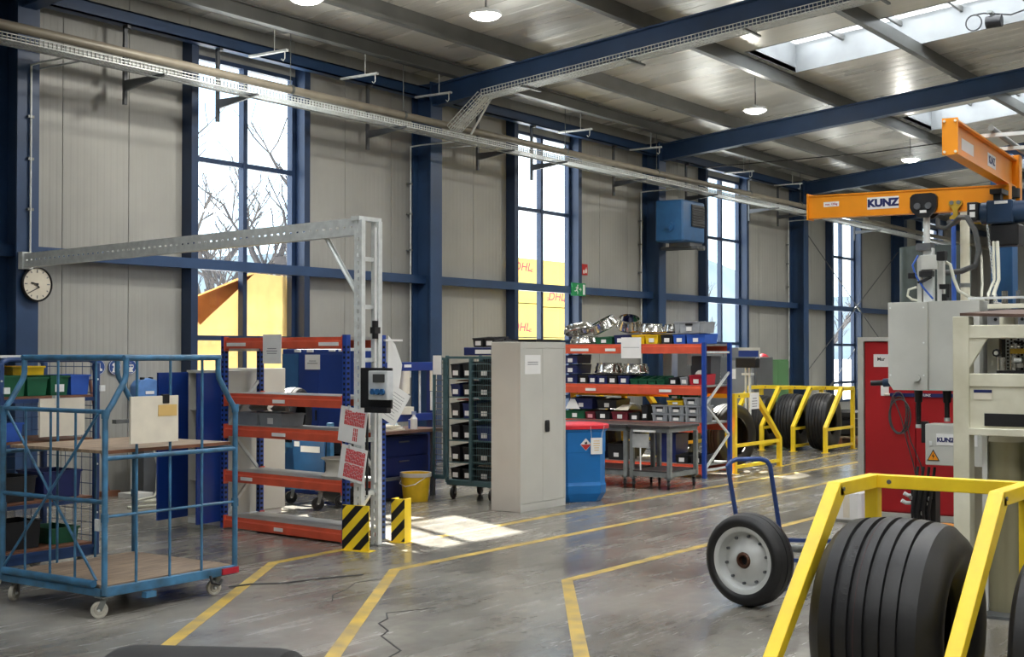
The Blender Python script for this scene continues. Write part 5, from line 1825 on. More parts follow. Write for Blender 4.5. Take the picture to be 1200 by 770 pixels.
DRZ = R(-34)
t.rotation_euler = (0, 0, DRZ)
part(t, 'body', loft(B(), [(.30, .26, .13, 0), (.345, .30, .13, .10), (.35, .305, .13, .20), (.345, .30, .13, .21), (.335, .29, .12, .24), (.335, .29, .12, .60), (.34, .295, .12, .605), (.34, .295, .12, .85), (.355, .31, .12, .86), (.355, .31, .12, .885)]), M_DRUM, bevel=.004)
part(t, 'lid', loft(B(), [(.37, .325, .12, .887), (.372, .327, .12, .93), (.36, .315, .12, .945), (.33, .28, .12, .95)]), M_RED_LID, 'red lid')
b = B()
dm = face_mat((.02, -.2965, .70), '-Y')
part(t, 'flammable_sign', B().prism([(0, -.075), (.075, 0), (0, .075), (-.075, 0)], 0, .002, dm), M_PAPER)
part(t, 'sign_lower_half', B().prism([(0, -.07), (.07, 0), (-.07, 0)], .0021, .003, dm), M_SIGN_RED)
part(t, 'sign_flame', B().prism([(-.016, .004), (.016, .004), (.018, .02), (.006, .042), (.002, .026), (-.012, .03)], .0021, .003, dm), M_BLACK)
n_ = part(t, 'hang_tag', B().box(.08, -.3115, .58, .235, -.308, .78), M_PAPER, 'white tag hung on the lid')
part(n_, 'print', text_rows(.11, .14, 5, .009, 12, face_mat((.157, -.3118, .69), '-Y')), M_TAPE, stuff=True)
part(t, 'tag_string', B().tube([(.09, -.311, .78), (.07, -.331, .92)], .003, 5).tube([(.225, -.311, .78), (.25, -.331, .92)], .003, 5), M_PAPER)

# ================================================================== RIGHT: FULL RACK, TABLE TROLLEYS, TYRE FRAMES, MACHINE, CRANE
RX, RY, RW, RD = 17.35, 8.80, 3.05, .83
t = thing('shelf_rack', 'long shelving rack with orange beams filled with bins and shiny rims', 'rack', (RX, RY, 0), 0)
LV = (.20, .80, 1.34, 1.94)
rack(t, RW, RD, 1.96, LV, .14, False)
for (y, z, w) in ((2.1, 1.94, .32), (1.55, 1.94, .18), (1.25, 1.94, .18), (1.9, 1.34, .18), (.62, 1.34, .2)):
    part(t, 'load_label', B().box(-.004, y - w / 2, z - .105, .003, y + w / 2, z - .065), M_PAPER)


def onr2(x, y, z):
    return (RX + x, y, z + .004)


t = thing('notice_sheet', 'white two-part notice hung over the top beam of the filled rack', 'sign', (RX - .02, 9.98, 1.94), 0, 'notices with grey print')
part(t, 'sheet', B().box(-.003, -.17, -.21, .003, .17, .10), M_PAPER)
part(t, 'print', B().box(-.0045, -.14, -.052, -.003, .14, -.046), M_INK, stuff=True)


def ring(name, lb, loc, r, h, rot, group, holes=12):
    t = thing(name, lb, 'rim', loc, group=group, rot=rot)
    part(t, 'barrel', B().lathe([(r * .94, 0), (r, .012), (r, .03), (r * .95, .045), (r * .93, h * .55), (r * .86, h * .8), (r * .86, h), (r * .82, h), (r * .82, h * .78), (r * .89, h * .5), (r * .90, .0), (r * .94, 0)], 36), M_CHROME)
    b = B()
    for i in range(holes):
        a = 2 * math.pi * i / holes
        c = Vector((math.cos(a), math.sin(a), 0))
        b.bar(c * r * .955 + Vector((0, 0, .06)), c * r * .90 + Vector((0, 0, h * .72)), .022, .012, c)
    part(t, 'lug_ring', b, M_CHROME, stuff=True)
    return t


S3, S2, S1 = LV[3], LV[2], LV[1]
G = 'bins on the filled rack'
GR = 'polished rim halves on the filled rack'
ring('rim_half', 'polished rim half lying flat at the left end of the top rack shelf', onr2(.30, 10.98, S3), .235, .12, (0, 0, 0), GR)
ring('rim_half', 'polished rim half tilted on top of the one at the shelf left end', (RX + .28, 11.07, S3 + .185), .25, .11, (R(-14), R(6), 0), GR)
ring('rim_half', 'polished rim half tilted against the dark green bin on the top shelf', (RX + .26, 10.58, S3 + .235), .22, .15, (R(-20), R(-22), 0), GR)
ring('rim_half', 'polished rim half tilted on the navy bins of the top shelf', (RX + .27, 10.19, S3 + .24), .19, .17, (R(16), R(-20), 0), GR)
ring('rim_half', 'polished rim half lying on the yellow bins of the top shelf', (RX + .25, 9.785, S3 + .165), .19, .14, (0, 0, R(20)), GR)
ring('rim_half', 'polished rim half lying on the black bin right of the yellow bins', (RX + .25, 9.425, S3 + .165), .14, .13, (0, 0, R(40)), GR)
ring('rim_half', 'polished rim half on the navy bins of the middle shelf, left of two', (RX + .27, 10.53, S2 + .155), .225, .16, (0, 0, R(10)), GR)
ring('rim_half', 'polished rim half on the middle shelf, right of two', (RX + .27, 10.07, S2 + .155), .205, .15, (0, 0, R(33)), GR)


def rbin(col_, m, y, w, h, z, lb, lip=.02, d=.42, cm=None, x=.05, **k):
    return open_box('storage_bin', lb, 'bin', onr2(x, y, z), w, d, h, m, 0, G, True, lip, cardm=cm, **k)


rbin('', M_GREEN, 10.50, .30, .12, S3, 'dark green bin under the tilted rim on the top rack shelf')
rbin('', M_BIN_NAVY, 10.22, .19, .15, S3, 'navy bin under a tilted rim, left of the pair on the top shelf')
rbin('', M_BIN_NAVY, 10.07, .10, .14, S3, 'narrow navy bin just left of the yellow bins on the top shelf')
rbin('', M_BIN_YELLOW, 9.90, .215, .15, S3, 'left yellow bin on the top rack shelf')
rbin('', M_BIN_YELLOW, 9.675, .215, .15, S3, 'right yellow bin on the top rack shelf')
rbin('', M_BIN_BLACK, 9.42, .20, .15, S3, 'black bin with a white card between the yellow and blue top shelf bins')
rbin('', M_MID_BLUE, 9.215, .20, .15, S3, 'left blue bin under the grey crate on the top rack shelf')
rbin('', M_MID_BLUE, 8.95, .30, .15, S3, 'right blue bin under the grey crate on the top rack shelf')
open_box('storage_crate', 'grey crate with a handle slot on the blue bins of the top shelf', 'crate', (RX + .02, 9.04, S3 + .158), .48, .36, .165, M_CRATE, 0, 'grey crates on the filled rack', True, 0, handle=True, ribs=True)
# middle shelf
rbin('', M_BIN_NAVY, 11.10, .26, .14, S2, 'navy bin lowest in the stack at the middle shelf left end')
rbin('', M_BIN_NAVY, 11.10, .26, .14, S2 + .15, 'navy bin second in the stack at the middle shelf left end')
rbin('', M_BIN_NAVY, 11.10, .26, .14, S2 + .30, 'navy bin topmost in the stack at the middle shelf left end')
for k, (y, w, m, nm) in enumerate(((10.87, .17, M_BIN_BLACK, 'black bin first right of the navy stack on the middle shelf'), (10.70, .14, M_BIN_NAVY, 'navy bin second right of the navy stack on the middle shelf'), (10.53, .18, M_BIN_NAVY, 'navy bin under the left rim on the middle shelf'), (10.35, .17, M_BIN_BLACK, 'black bin between the two rims on the middle shelf'), (10.155, .19, M_BIN_NAVY, 'navy bin left of the green row on the middle shelf'))):
    rbin('', m, y, w, .14, S2, nm)
for k in range(4):
    open_box('storage_bin', 'low green bin, %s from the left in the green row' % ('first', 'second', 'third', 'fourth')[k], 'bin', onr2(.05, 9.975 - k * .148, S2), .143, .3, .125, M_GREEN, 0, G, False, .05)
rbin('', M_BIN_BLACK, 9.32, .14, .12, S2, 'black bin with a white card right of the green row')
rbin('', M_CRATE, 9.14, .13, .13, S2, 'pale grey bin left of the red bin on the middle shelf')
rbin('', M_BIN_RED, 8.945, .22, .16, S2, 'bright red bin at the right end of the middle shelf')
solo('plastic_wrap', 'crumpled white plastic heaped in the bright red bin', 'plastic', B().lathe([(.001, .06), (.04, .055), (.07, .03), (.09, 0), (.001, 0)], 9), M_FILM, (RX + .22, 8.95, S2 + .16))
open_box('storage_crate', 'dark grey document box standing at the back of the middle shelf', 'box', onr2(.505, 9.10, S2 + .0), .34, .33, .42, M_DGREY, 0, None, True, 0)
solo('hang_tag', 'white tag hung before the dark grey box on the middle shelf', 'tag', B().box(-.002, -.035, -.17, .002, .035, 0).bar((0, 0, 0), (0, 0, .05), .004, .004), M_PAPER, (RX + .40, 9.23, 1.795))
t = thing('label_strip', 'white column of label cards standing behind the green bin row', 'cards', onr2(.62, 9.72, S2))
for k in range(4):
    part(t, 'card', B().box(-.003, -.07, .03 + k * .115, .003, .07, .03 + k * .115 + .108), M_PAPER)
part(t, 'card_holder', B().box(.004, -.075, 0, .012, .075, .5), M_GALV)
# lower shelf
rbin('', M_GREEN, 11.02, .36, .14, S1, 'dark green bin at the left end of the lower rack shelf')
rbin('', M_BIN_NAVY, 10.95, .42, .18, S1 + .15, 'large navy bin stacked behind the white paper on the lower shelf', x=.12)
rbin('', M_BIN_WINE, 10.74, .17, .13, S1, 'small wine red bin with a pink card on the lower shelf', cm=mat('pink_card', (232, 160, 170), .7))
rbin('', M_BIN_BLACK, 10.52, .25, .14, S1, 'black bin between the two wine red bins on the lower shelf')
rbin('', M_BIN_BLACK, 10.50, .34, .15, S1 + .16, 'black bin holding a white paper, stacked above the lower shelf row', x=.14)
rbin('', M_BIN_WINE, 10.22, .28, .14, S1, 'wide wine red bin with papers on the lower rack shelf')
rbin('', M_BIN_BLACK, 9.97, .18, .13, S1, 'dark bin right of the wide wine red bin on the lower shelf')
rbin('', M_BIN_BLACK, 9.795, .11, .25, S1, 'tall black bin left of the grey crates on the lower shelf')
solo('paper_sheet', 'white paper leaning in the dark green bin of the lower shelf', 'paper', B().add([(0, -.14, .0), (0, .12, 0), (.03, .05, .15), (.03, -.03, .15), (.006, -.14, .0), (.006, .12, 0), (.036, .05, .15), (.036, -.03, .15)], [(0, 1, 2, 3), (7, 6, 5, 4), (0, 4, 5, 1), (1, 5, 6, 2), (2, 6, 7, 3), (3, 7, 4, 0)]), M_PAPER, onr2(.075, 11.08, S1 + .146))
solo('paper_sheet', 'folded white paper lying on the wide wine red bin', 'paper', B().add([(0, -.13, .0), (0, .11, 0), (.2, .07, .07), (.2, -.09, .08), (0, -.13, .006), (0, .11, .006), (.2, .07, .076), (.2, -.09, .086)], [(0, 1, 2, 3), (7, 6, 5, 4), (0, 4, 5, 1), (1, 5, 6, 2), (2, 6, 7, 3), (3, 7, 4, 0)]), M_CREAM, onr2(.04, 10.2, S1 + .148))
for r_ in range(2):
    for k in range(3):
        open_box('storage_crate', 'grey crate with a handle slot, %s in the %s row of the lower shelf stack' % (('left', 'middle', 'right')[k], ('bottom', 'second')[r_]), 'crate', onr2(.02, 9.526 - k * .271, S1 + r_ * .122), .255, .4, .118, M_CRATE, 0, 'grey crates on the filled rack', True, 0, handle=True, ribs=True)
open_box('storage_crate', 'grey crate topmost at the right end of the lower shelf stack', 'crate', onr2(.02, 9.009, S1 + .244), .255, .4, .118, M_CRATE, 0, 'grey crates on the filled rack', True, 0, handle=True, ribs=True)
rbin('', M_BIN_YELLOW, 9.285, .265, .085, S1 + .244, 'flat yellow bin lying on the grey crates of the lower shelf')
open_box('storage_bin', 'green bin with a white card on the flat yellow bin', 'bin', onr2(.06, 9.30, S1 + .338), .2, .3, .075, M_GREEN, 0, G, True, .02)
open_box('storage_bin', 'flat green bin right of the green bin with the card', 'bin', onr2(.06, 9.03, S1 + .37), .24, .3, .055, M_GREEN, 0, G, False, .02)
# bottom shelf
open_box('storage_crate', 'navy crate on end at the bottom of the filled rack', 'crate', onr2(.1, 9.47, LV[0]), .34, .4, .42, M_BIN_NAVY, 0, None, False, 0)
for k, (y, lb) in enumerate(((9.18, 'left black bin with a white card on the bottom rack shelf'), (8.94, 'right black bin with a white card on the bottom rack shelf'))):
    open_box('storage_bin', lb, 'bin', onr2(.05, y, LV[0]), .2, .4, .14, M_BIN_BLACK, 0, G, True, .02)
open_box('storage_bin', 'black bin stacked left on the bottom rack shelf, seen between trolley legs', 'bin', onr2(.08, 10.3, LV[0]), .3, .4, .26, M_BIN_BLACK, 0, G, True, .02)
open_box('storage_bin', 'navy bin on the bottom rack shelf left of the black stack', 'bin', onr2(.08, 10.72, LV[0]), .3, .4, .2, M_BIN_NAVY, 0, G, True, .02)


def table_trolley(lb, y0, y1, board):
    x0, x1 = 15.62, 16.42
    t = thing('table_trolley', lb, 'trolley', ((x0 + x1) / 2, (y0 + y1) / 2, 0), group='grey table trolleys', world=True)
    part(t, 'top', B().box(x0 - .03, y0, .815, x1 + .03, y1, .85), M_TABLE, bevel=.003)
    for (a, b_, c, d) in ((x0, y0 + .02, x1, y0 + .06), (x0, y1 - .06, x1, y1 - .02)):
        part(t, 'top_rail', B().box(a, b_, .76, c, d, .814), M_TABLE_LEG)
    for a in (x0, x1 - .04):
        part(t, 'top_rail', B().box(a, y0 + .062, .76, a + .04, y1 - .062, .814), M_TABLE_LEG)
    for x in (x0, x1 - .055):
        for y in (y0 + .005, y1 - .06):
            part(t, 'leg', B().box(x, y, .16, x + .055, y + .055, .759), M_TABLE_LEG, bevel=.003)
    part(t, 'lower_shelf', B().box(x0 + .0, y0 + .062, .23, x1, y1 - .062, .25), M_TABLE)
    for (a, b_, c, d) in ((x0 + .057, y0 + .01, x1 - .057, y0 + .05), (x0 + .057, y1 - .05, x1 - .057, y1 - .01)):
        part(t, 'shelf_rail', B().box(a, b_, .17, c, d, .23), M_TABLE_LEG)
    for a in (x0, x1 - .04):
        part(t, 'shelf_rail', B().box(a, y0 + .062, .17, a + .04, y1 - .062, .228), M_TABLE_LEG)
    for x, y in ((x0 + .03, y0 + .05), (x1 - .05, y0 + .05), (x0 + .03, y1 - .05), (x1 - .05, y1 - .05)):
        caster(t, x, y, .5, .065, .158, .035, M_BLACK)
    if board:
        part(t, 'hanging_sign', B().box(x0 - .012, y0 + .45 - .13, .55, x0 - .005, y0 + .45 + .12, .735), mat('grey_card', (172, 174, 172), .6), 'grey hanging sign card')
        part(t, 'sign_stem', B().box(x0 - .01, y0 + .44, .25, x0 - .005, y0 + .46, .55), M_PAPER)
        part(t, 'light_strip', B().box(x0 - .03, y0 + .22, .76, x0 - .005, y1 - .08, .785), M_PAPER, 'white strip under the table top')
    return t


table_trolley('grey steel table trolley with a hanging sign card, right of two before the rack', 8.40, 9.03, True)
table_trolley('grey steel table trolley, left of two, partly behind the blue drum', 9.06, 10.4, False)

# ---- yellow tyre frames


def tyre_frame(name, lb, xback, xtop, xfoot, ys, H, zk=.46, tube=.07, rails=(.12, .44), plate=True):
    t = thing(name, lb, 'tyre rack', (xback, ys[0], 0), group='yellow tyre racks', world=True)
    h = tube / 2
    part(t, 'back_rail', B().box(xback - h, min(ys) - h, H - tube, xback + h, max(ys) + h, H), M_YELLOW, bevel=.003)
    for y in ys:
        part(t, 'back_post', B().box(xback - h, y - h, 0.008, xback + h, y + h, H - tube), M_YELLOW, bevel=.003)
        sg = 1 if xtop < xback else -1
        part(t, 'top_arm', B().box(xtop, y - h, H - tube, xback - h * sg, y + h, H), M_YELLOW, bevel=.003)
        part(t, 'slant_member', B().add([(xtop - h * 0, y - h, H), (xtop + tube * sg * .9, y - h, H - tube), (xfoot + h * sg * 1.4, y - h, zk), (xfoot - h * sg, y - h, zk),
                                         (xtop - h * 0, y + h, H), (xtop + tube * sg * .9, y + h, H - tube), (xfoot + h * sg * 1.4, y + h, zk), (xfoot - h * sg, y + h, zk)],
                                        [(0, 1, 2, 3), (7, 6, 5, 4), (0, 4, 5, 1), (1, 5, 6, 2), (2, 6, 7, 3), (3, 7, 4, 0)]), M_YELLOW, bevel=.003)
        part(t, 'foot_post', B().box(xfoot - h, y - h, 0.008, xfoot + h, y + h, zk), M_YELLOW, bevel=.003)
        for z in rails:
            part(t, 'side_rail', B().box(xfoot + h * sg, y - .02, z - .05, xback - h * sg, y + .02, z), M_YELLOW)
        for x in (xback, xfoot):
            part(t, 'foot_plate', B().box(x - .06, y - .06, 0, x + .06, y + .06, .008), M_YELLOW)
    if plate:
        for y in ys:
            part(t, 'bolt', B().cyl((xtop + .04 * sg, y - h - .006, H - .035), (xtop + .04 * sg, y - h, H - .035), .010, 10), M_DGREY)
            part(t, 'bolt', B().cyl((xback - h - .006, y - .1, H - .035), (xback - h, y - .1, H - .035), .012, 10), M_DGREY)
    return t


tyre_frame('tyre_rack', 'yellow tyre rack nearest, around the big tyres in the right corner', 7.05, 6.49, 5.70, (2.56, 1.76, .96), 1.17, .40, .07, (.12, .30))
ta = tyre_frame('tyre_rack', 'yellow tyre rack beside the filled shelving rack, slanting members on its right', 18.36, 19.12, 20.0, (8.80, 9.75, 10.7, 11.65), 1.20)
n_ = part(ta, 'notice', B().box(18.80, 8.745, .95, 19.12, 8.752, 1.20), M_PAPER, 'white notice sheet')
part(n_, 'print', text_rows(.24, .16, 4, .012, 21, face_mat((18.96, 8.7445, 1.06), '-Y')), M_INK, stuff=True)
tyre_frame('tyre_rack', 'far yellow tyre rack against the back, holding two upright tyres', 24.4, 23.8, 23.05, (9.25, 9.87, 10.49, 11.11), 1.17)

GT = 'big grooved aircraft tyres in the yellow racks'
big = tyre('aircraft_tyre', 'big grooved black tyre nearest, inside the front yellow rack', (6.40, 2.195, .512), .512, .63, .22, (0, 0, R(1)), GT, 5, .024, .020, 96, .36)
M = Matrix.Rotation(R(90), 4, 'X')
b = B()
for i in range(30):                               # thin red line round the middle rib
    a0, a1 = R(100 + i * 3.4), R(100 + (i + 1) * 3.4)
    p0 = Vector((math.cos(a0) * .5118, .052, math.sin(a0) * .5118))
    p1 = Vector((math.cos(a1) * .5118, .052, math.sin(a1) * .5118))
    b.bar(p0, p1, .002, .001, (p0 + p1).normalized())
b2 = B()
rr = random.Random(2)
for i in range(10):
    a0 = R(126 + i * 2.6 + rr.uniform(0, 1.4) + (9 if i > 5 else 0))
    p0 = Vector((math.cos(a0) * .5119, .104, math.sin(a0) * .5119))
    b2.bar(p0 + Vector((0, -.014 * rr.random(), 0)), p0 + Vector((0, .004 + .010 * rr.random(), 0)), .004, .001, p0.normalized())
part(big, 'worn_print', b2, mat('worn_print', (66, 63, 62), .7), stuff=True)
part(big, 'red_line', b, mat('tyre_red_line', (84, 44, 42), .7))
tyre('aircraft_tyre', 'big grooved black tyre cut off by the right edge, in the front yellow rack', (6.45, 1.36, .46), .46, .54, .2, (0, 0, R(3)), GT, 5, .014, .016, 80)
tyre('aircraft_tyre', 'black tyre nearest in the yellow rack beside the shelving, axle towards the viewer', (19.16, 9.26, .51), .51, .32, .30, (0, 0, R(-12)), GT, 4)
tyre('aircraft_tyre', 'black tyre second in the yellow rack beside the shelving', (19.16, 10.2, .50), .50, .36, .26, (0, 0, R(-6)), GT, 4)
tyre('aircraft_tyre', 'black tyre third in the yellow rack beside the shelving', (19.16, 11.15, .50), .50, .36, .26, (0, 0, R(-6)), GT, 4)
b_ = tyre('aircraft_tyre', 'black tyre with a paper label, right of two in the far yellow rack', (23.75, 9.56, .53), .53, .42, .24, (0, 0, R(4)), GT, 5)
part(b_, 'label', B().box(-.06, -.1, .528, .08, .1, .531), M_CREAM, 'cream paper label')
tyre('aircraft_tyre', 'black tyre left of two in the far yellow rack', (23.75, 10.18, .52), .52, .42, .24, (0, 0, R(4)), GT, 5)
tyre('aircraft_tyre', 'dark tyre behind the notice in the far yellow rack', (23.75, 10.80, .50), .50, .40, .24, (0, 0, R(4)), GT, 5)
tyre('aircraft_tyre', 'black tyre crown rising into the bottom edge at lower left', (2.62, 2.93, .498), .498, .62, .2, (0, 0, R(29)), None, 0, n=80, flat=.40, rub=M_RUBBER_D)

# ---- wheel on the blue hand truck
t = thing('hand_truck', 'blue tubular hand truck standing behind the white-rimmed wheel', 'hand truck', (9.3, 4.3, 0), world=True)
hp = [(9.50, 4.45, .10), (9.30, 4.45, .62), (9.17, 4.45, .97), (9.19, 4.43, 1.005), (9.22, 4.40, 1.02), (9.36, 4.27, 1.02), (9.40, 4.24, 1.005), (9.42, 4.22, .97), (9.54, 4.22, .62), (9.72, 4.22, .10)]
part(t, 'handle', B().tube(hp, .018, 10), M_TRUCK)
part(t, 'axle_tube', B().cyl((9.35, 4.45, .36), (10.5, 4.10, .20), .030, 12), M_GALV_D)
part(t, 'frame_bar', B().bar((9.36, 4.52, .40), (10.5, 4.16, .28), .04, .03), M_TRUCK)
part(t, 'frame_bar', B().bar((9.4, 4.42, .26), (10.45, 4.02, .12), .03, .03), M_TRUCK)
part(t, 'ratchet', B().box(10.15, 4.03, .06, 10.30, 4.10, .18).cyl((10.22, 4.06, .1), (10.22, 4.06, .22), .03, 10), M_DGREY)
part(t, 'toe_plate', B().box(9.46, 4.18, .0, 9.80, 4.48, .02), M_TRUCK)
for y in (3.96, 4.34):
    w_ = part(t, 'truck_wheel', B().lathe([(.02, -.025), (.07, -.025), (.095, -.02), (.10, 0), (.095, .02), (.07, .025), (.02, .025)], 20, Matrix.Translation((10.55, y, .10)) @ Matrix.Rotation(R(90), 4, 'X'), True), M_BLACK)
    part(w_, 'hub', B().cyl((10.55, y - .03, .10), (10.55, y + .03, .10), .022, 10), M_GALV)

WA = 172
t = tyre('aircraft_wheel', 'black aircraft wheel with a white rim leaning on the blue hand truck', (8.90, 4.15, .335), .335, .22, .228, (0, 0, R(WA - 90)), None, 2, .008, .008, 72, .36)
t['category'] = 'wheel'
MW = Matrix.Rotation(R(-90), 4, 'X')              # local z of the lathe to +y, the visible face
rim = part(t, 'rim', B().lathe([(.06, .078), (.075, .075), (.135, .048), (.155, .030), (.185, .026), (.194, .034), (.202, .06), (.207, .085), (.222, .094), (.242, .094), (.244, .084), (.228, .078), (.226, -.08), (.2, -.08), (.17, -.02), (.06, -.0)], 48, MW), M_RIM)
for i in range(10):
    a = 2 * math.pi * i / 10 + .2
    c = MW @ Vector((math.cos(a) * .170, math.sin(a) * .170, .027))
    d = MW @ Vector((0, 0, 1)) - MW @ Vector((0, 0, 0))
    part(rim, 'bolt', B().cyl(c, c + d * .022, .011, 6), M_DGREY)
part(t, 'hub', B().lathe([(.034, .05), (.036, .088), (.048, .090), (.054, .082), (.06, .07), (.062, .0)], 28, MW), mat('hub_copper', (92, 62, 48), .45, .4))
part(t, 'hub_bore', B().lathe([(.001, .045), (.035, .045)], 24, MW), M_RUBBER_D)

# ---- behind the tyre racks
t = thing('machine_cabinet', 'dark grey machine cabinet with a louvred side behind the filled rack', 'machine', (25.0, 12.0, 0), world=True)
part(t, 'body', B().box(24.700, 11.350, 0.100, 25.500, 12.770, 1.720), M_DGREY, bevel=.01)
part(t, 'base', B().box(24.750, 11.400, 0.000, 25.450, 12.720, 0.100), M_BLACK)
part(t, 'front_panel', B().box(24.680, 11.400, 0.200, 24.700, 11.950, 1.650), M_MGREY)
part(t, 'control_label', B().box(24.675, 11.790, 1.280, 24.681, 11.890, 1.480), M_PAPER)
for k in range(10):
    part(t, 'louver', B().box(24.685, 12.14, .95 + k * .07, 24.7, 12.30, .99 + k * .07), M_GALV)
t = thing('scale_display', 'black display head on a grey mast behind the yellow rack', 'display', (21.3, 9.95, 0), world=True)
part(t, 'head', B().box(21.200, 9.760, 1.550, 21.380, 10.140, 1.720), M_BLACK, bevel=.01)
part(t, 'mast', B().box(21.280, 9.90, 0.030, 21.330, 9.93, 1.550).box(21.280, 9.97, 0.030, 21.330, 10.00, 1.550).box(21.240, 9.86, 1.420, 21.370, 10.04, 1.460), M_GALV)
part(t, 'foot', B().box(21.100, 9.80, 0.000, 21.500, 10.10, 0.030), M_DGREY)
t = thing('tall_panel', 'blue steel panel with a white edge between grey machine and green cabinet', 'panel', (27.9, 13.2, 0), world=True)
part(t, 'panel', B().box(27.3, 13.15, 0, 28.72, 13.2, 1.85), M_CAB_BLUE)
part(t, 'frame', B().box(27.22, 13.14, 0, 27.295, 13.21, 1.92).box(28.725, 13.14, 0, 28.80, 13.21, 1.92).box(27.295, 13.14, 1.855, 28.725, 13.21, 1.92), M_CREAM_CAB)
t = thing('grey_enclosure', 'light grey enclosure standing left of the blue panel', 'machine', (26.4, 13.3, 0), world=True)
part(t, 'body', B().box(25.6, 12.9, .05, 27.15, 13.6, 1.92), M_MGREY, bevel=.01)
part(t, 'base', B().box(25.65, 12.95, 0, 27.1, 13.55, .05), M_BLACK)
part(t, 'door_line', B().box(26.36, 12.892, .15, 26.38, 12.899, 1.85), M_DGREY)
t = thing('green_cabinet', 'green steel cabinet left of the column at the crane tip', 'cabinet', (29.6, 13.4, 0), world=True)
part(t, 'carcass', B().box(29.05, 13.10, .05, 30.3, 13.6, 1.64), M_GREEN_CAB, bevel=.005)
for a, c in ((29.06, 29.67), (29.68, 30.29)):
    part(t, 'door', B().box(a, 13.08, .1, c, 13.1, 1.6), M_GREEN_CAB, bevel=.003)
part(t, 'plinth', B().box(29.1, 13.15, 0, 30.25, 13.55, .05), M_DGREY)
solo('rag', 'crumpled red rag on top of the green cabinet', 'rag', B().lathe([(.001, .14), (.08, .12), (.16, .06), (.2, 0), (.001, 0)], 7), M_BIN_RED, (29.3, 13.3, 1.643))
for i, (x, y, lb) in enumerate(((26.0, 9.9, 'pallet with stacked tyres right of the far yellow rack, nearer one'), (28.6, 10.5, 'pallet behind the far yellow rack'))):
    t = thing('pallet', lb, 'pallet', (x, y, 0), R(5), 'wooden pallets by the far rack')
    for k in range(5):
        part(t, 'slat', B().box(-.6, -.4 + k * .17, .122, .6, -.4 + k * .17 + .12, .144), M_WOOD)
    for yy in (-.36, 0, .32):
        part(t, 'skid', B().box(-.6, yy, 0, .6, yy + .09, .12), M_WOOD_D)
for i, (x, y, z, lb) in enumerate(((25.98, 10.0, .148, 'small dark tyre lying lowest on the pallet by the far rack'), (25.98, 10.0, .32, 'small dark tyre lying second on the pallet by the far rack'), (26.0, 9.98, .49, 'small dark tyre lying topmost on the pallet by the far rack'))):
    t = thing('small_tyre', lb, 'tyre', (x, y, z), group='small tyres on the pallet')
    part(t, 'carcass', B().lathe([(.20, 0), (.34, .01), (.38, .04), (.38, .12), (.34, .15), (.20, .16), (.20, 0)], 28), M_RUBBER)
    part(t, 'bead', B().lathe([(.19, .02), (.20, .005), (.20, .155), (.19, .14)], 28), M_RUBBER_D)

# ---- red machine cabinet
t = thing('red_cabinet', 'tall red machine cabinet with a grey edge behind the front yellow rack', 'cabinet', (14.9, 4.4, 0), world=True)
part(t, 'body', B().box(14.52, 2.6, .06, 15.4, 5.36, 1.94), M_RED)
part(t, 'edge_panel', B().box(14.48, 5.365, .0, 15.42, 5.43, 1.99), M_MACH_G)
part(t, 'top_cap', B().box(14.46, 2.6, 1.945, 15.42, 5.36, 1.99), M_MACH_G)
part(t, 'door', B().box(14.495, 4.79, .08, 14.52, 5.35, 1.935), M_RED)
part(t, 'door', B().box(14.495, 3.9, .08, 14.52, 4.78, 1.935), M_RED)
part(t, 'plinth', B().box(14.46, 2.6, 0, 15.4, 5.36, .058), M_MACH_G)
n_ = part(t, 'notice', B().box(14.49, 5.08, 1.66, 14.4945, 5.25, 1.80), M_PAPER)
part(n_, 'lettering', lettering('Mar', .055, M_BLACK, face_mat((14.4895, 5.165, 1.745), '-X'), .0005, .001), M_BLACK)
part(t, 'notice', B().box(14.49, 5.08, 1.34, 14.4945, 5.17, 1.50), M_PAPER)
bb = part(t, 'blue_bar', B().box(14.47, 3.92, 1.335, 14.493, 5.06, 1.375), M_NAVY_LOGO)
part(bb, 'end_knob', B().cyl((14.475, 5.06, 1.355), (14.475, 5.12, 1.36), .014, 8), M_CREAM)
part(bb, 'lettering', lettering('KUNZ', .035, M_PAPER, face_mat((14.469, 4.66, 1.355), '-X'), .0005, .001), M_PAPER)
t = thing('coiled_cable', 'grey cable coil hung on the blue bar of the red cabinet', 'cable', (14.45, 5.0, 1.35), world=True)
for k, (ry, rz, dy, dz) in enumerate(((.10, .20, 0, 0), (.09, .23, .01, .02), (.12, .19, -.01, -.02))):
    part(t, 'loop', B().tube([(14.45 - .006 * k, 4.95 + dy + ry * math.sin(R(a)), 1.14 + dz + rz * math.cos(R(a))) for a in range(0, 360, 15)], .008, 6, True), M_HOSE_D)
part(t, 'tail', B().tube([(14.44, 5.02, 1.35), (14.43, 4.92, 1.10), (14.43, 4.86, .85), (14.45, 4.80, .62), (14.46, 4.78, .5)], .007, 6), M_HOSE_D)
part(t, 'tail', B().tube([(14.44, 4.88, 1.1), (14.44, 4.82, .85), (14.45, 4.72, .62), (14.46, 4.70, .5)], .007, 6), M_HOSE_D)
t = thing('waste_sack', 'white plastic sack standing on the floor at the red cabinet corner', 'sack', (13.95, 5.33, 0))
b = B()
for k in range(1):
    b.box(-.10, -.16, 0, .10, .16, .34)
part(t, 'sack_body', b, M_PAPER, bevel=.03)
part(t, 'fold', B().box(-.104, -.04, .05, -.099, .03, .33), M_CREAM)

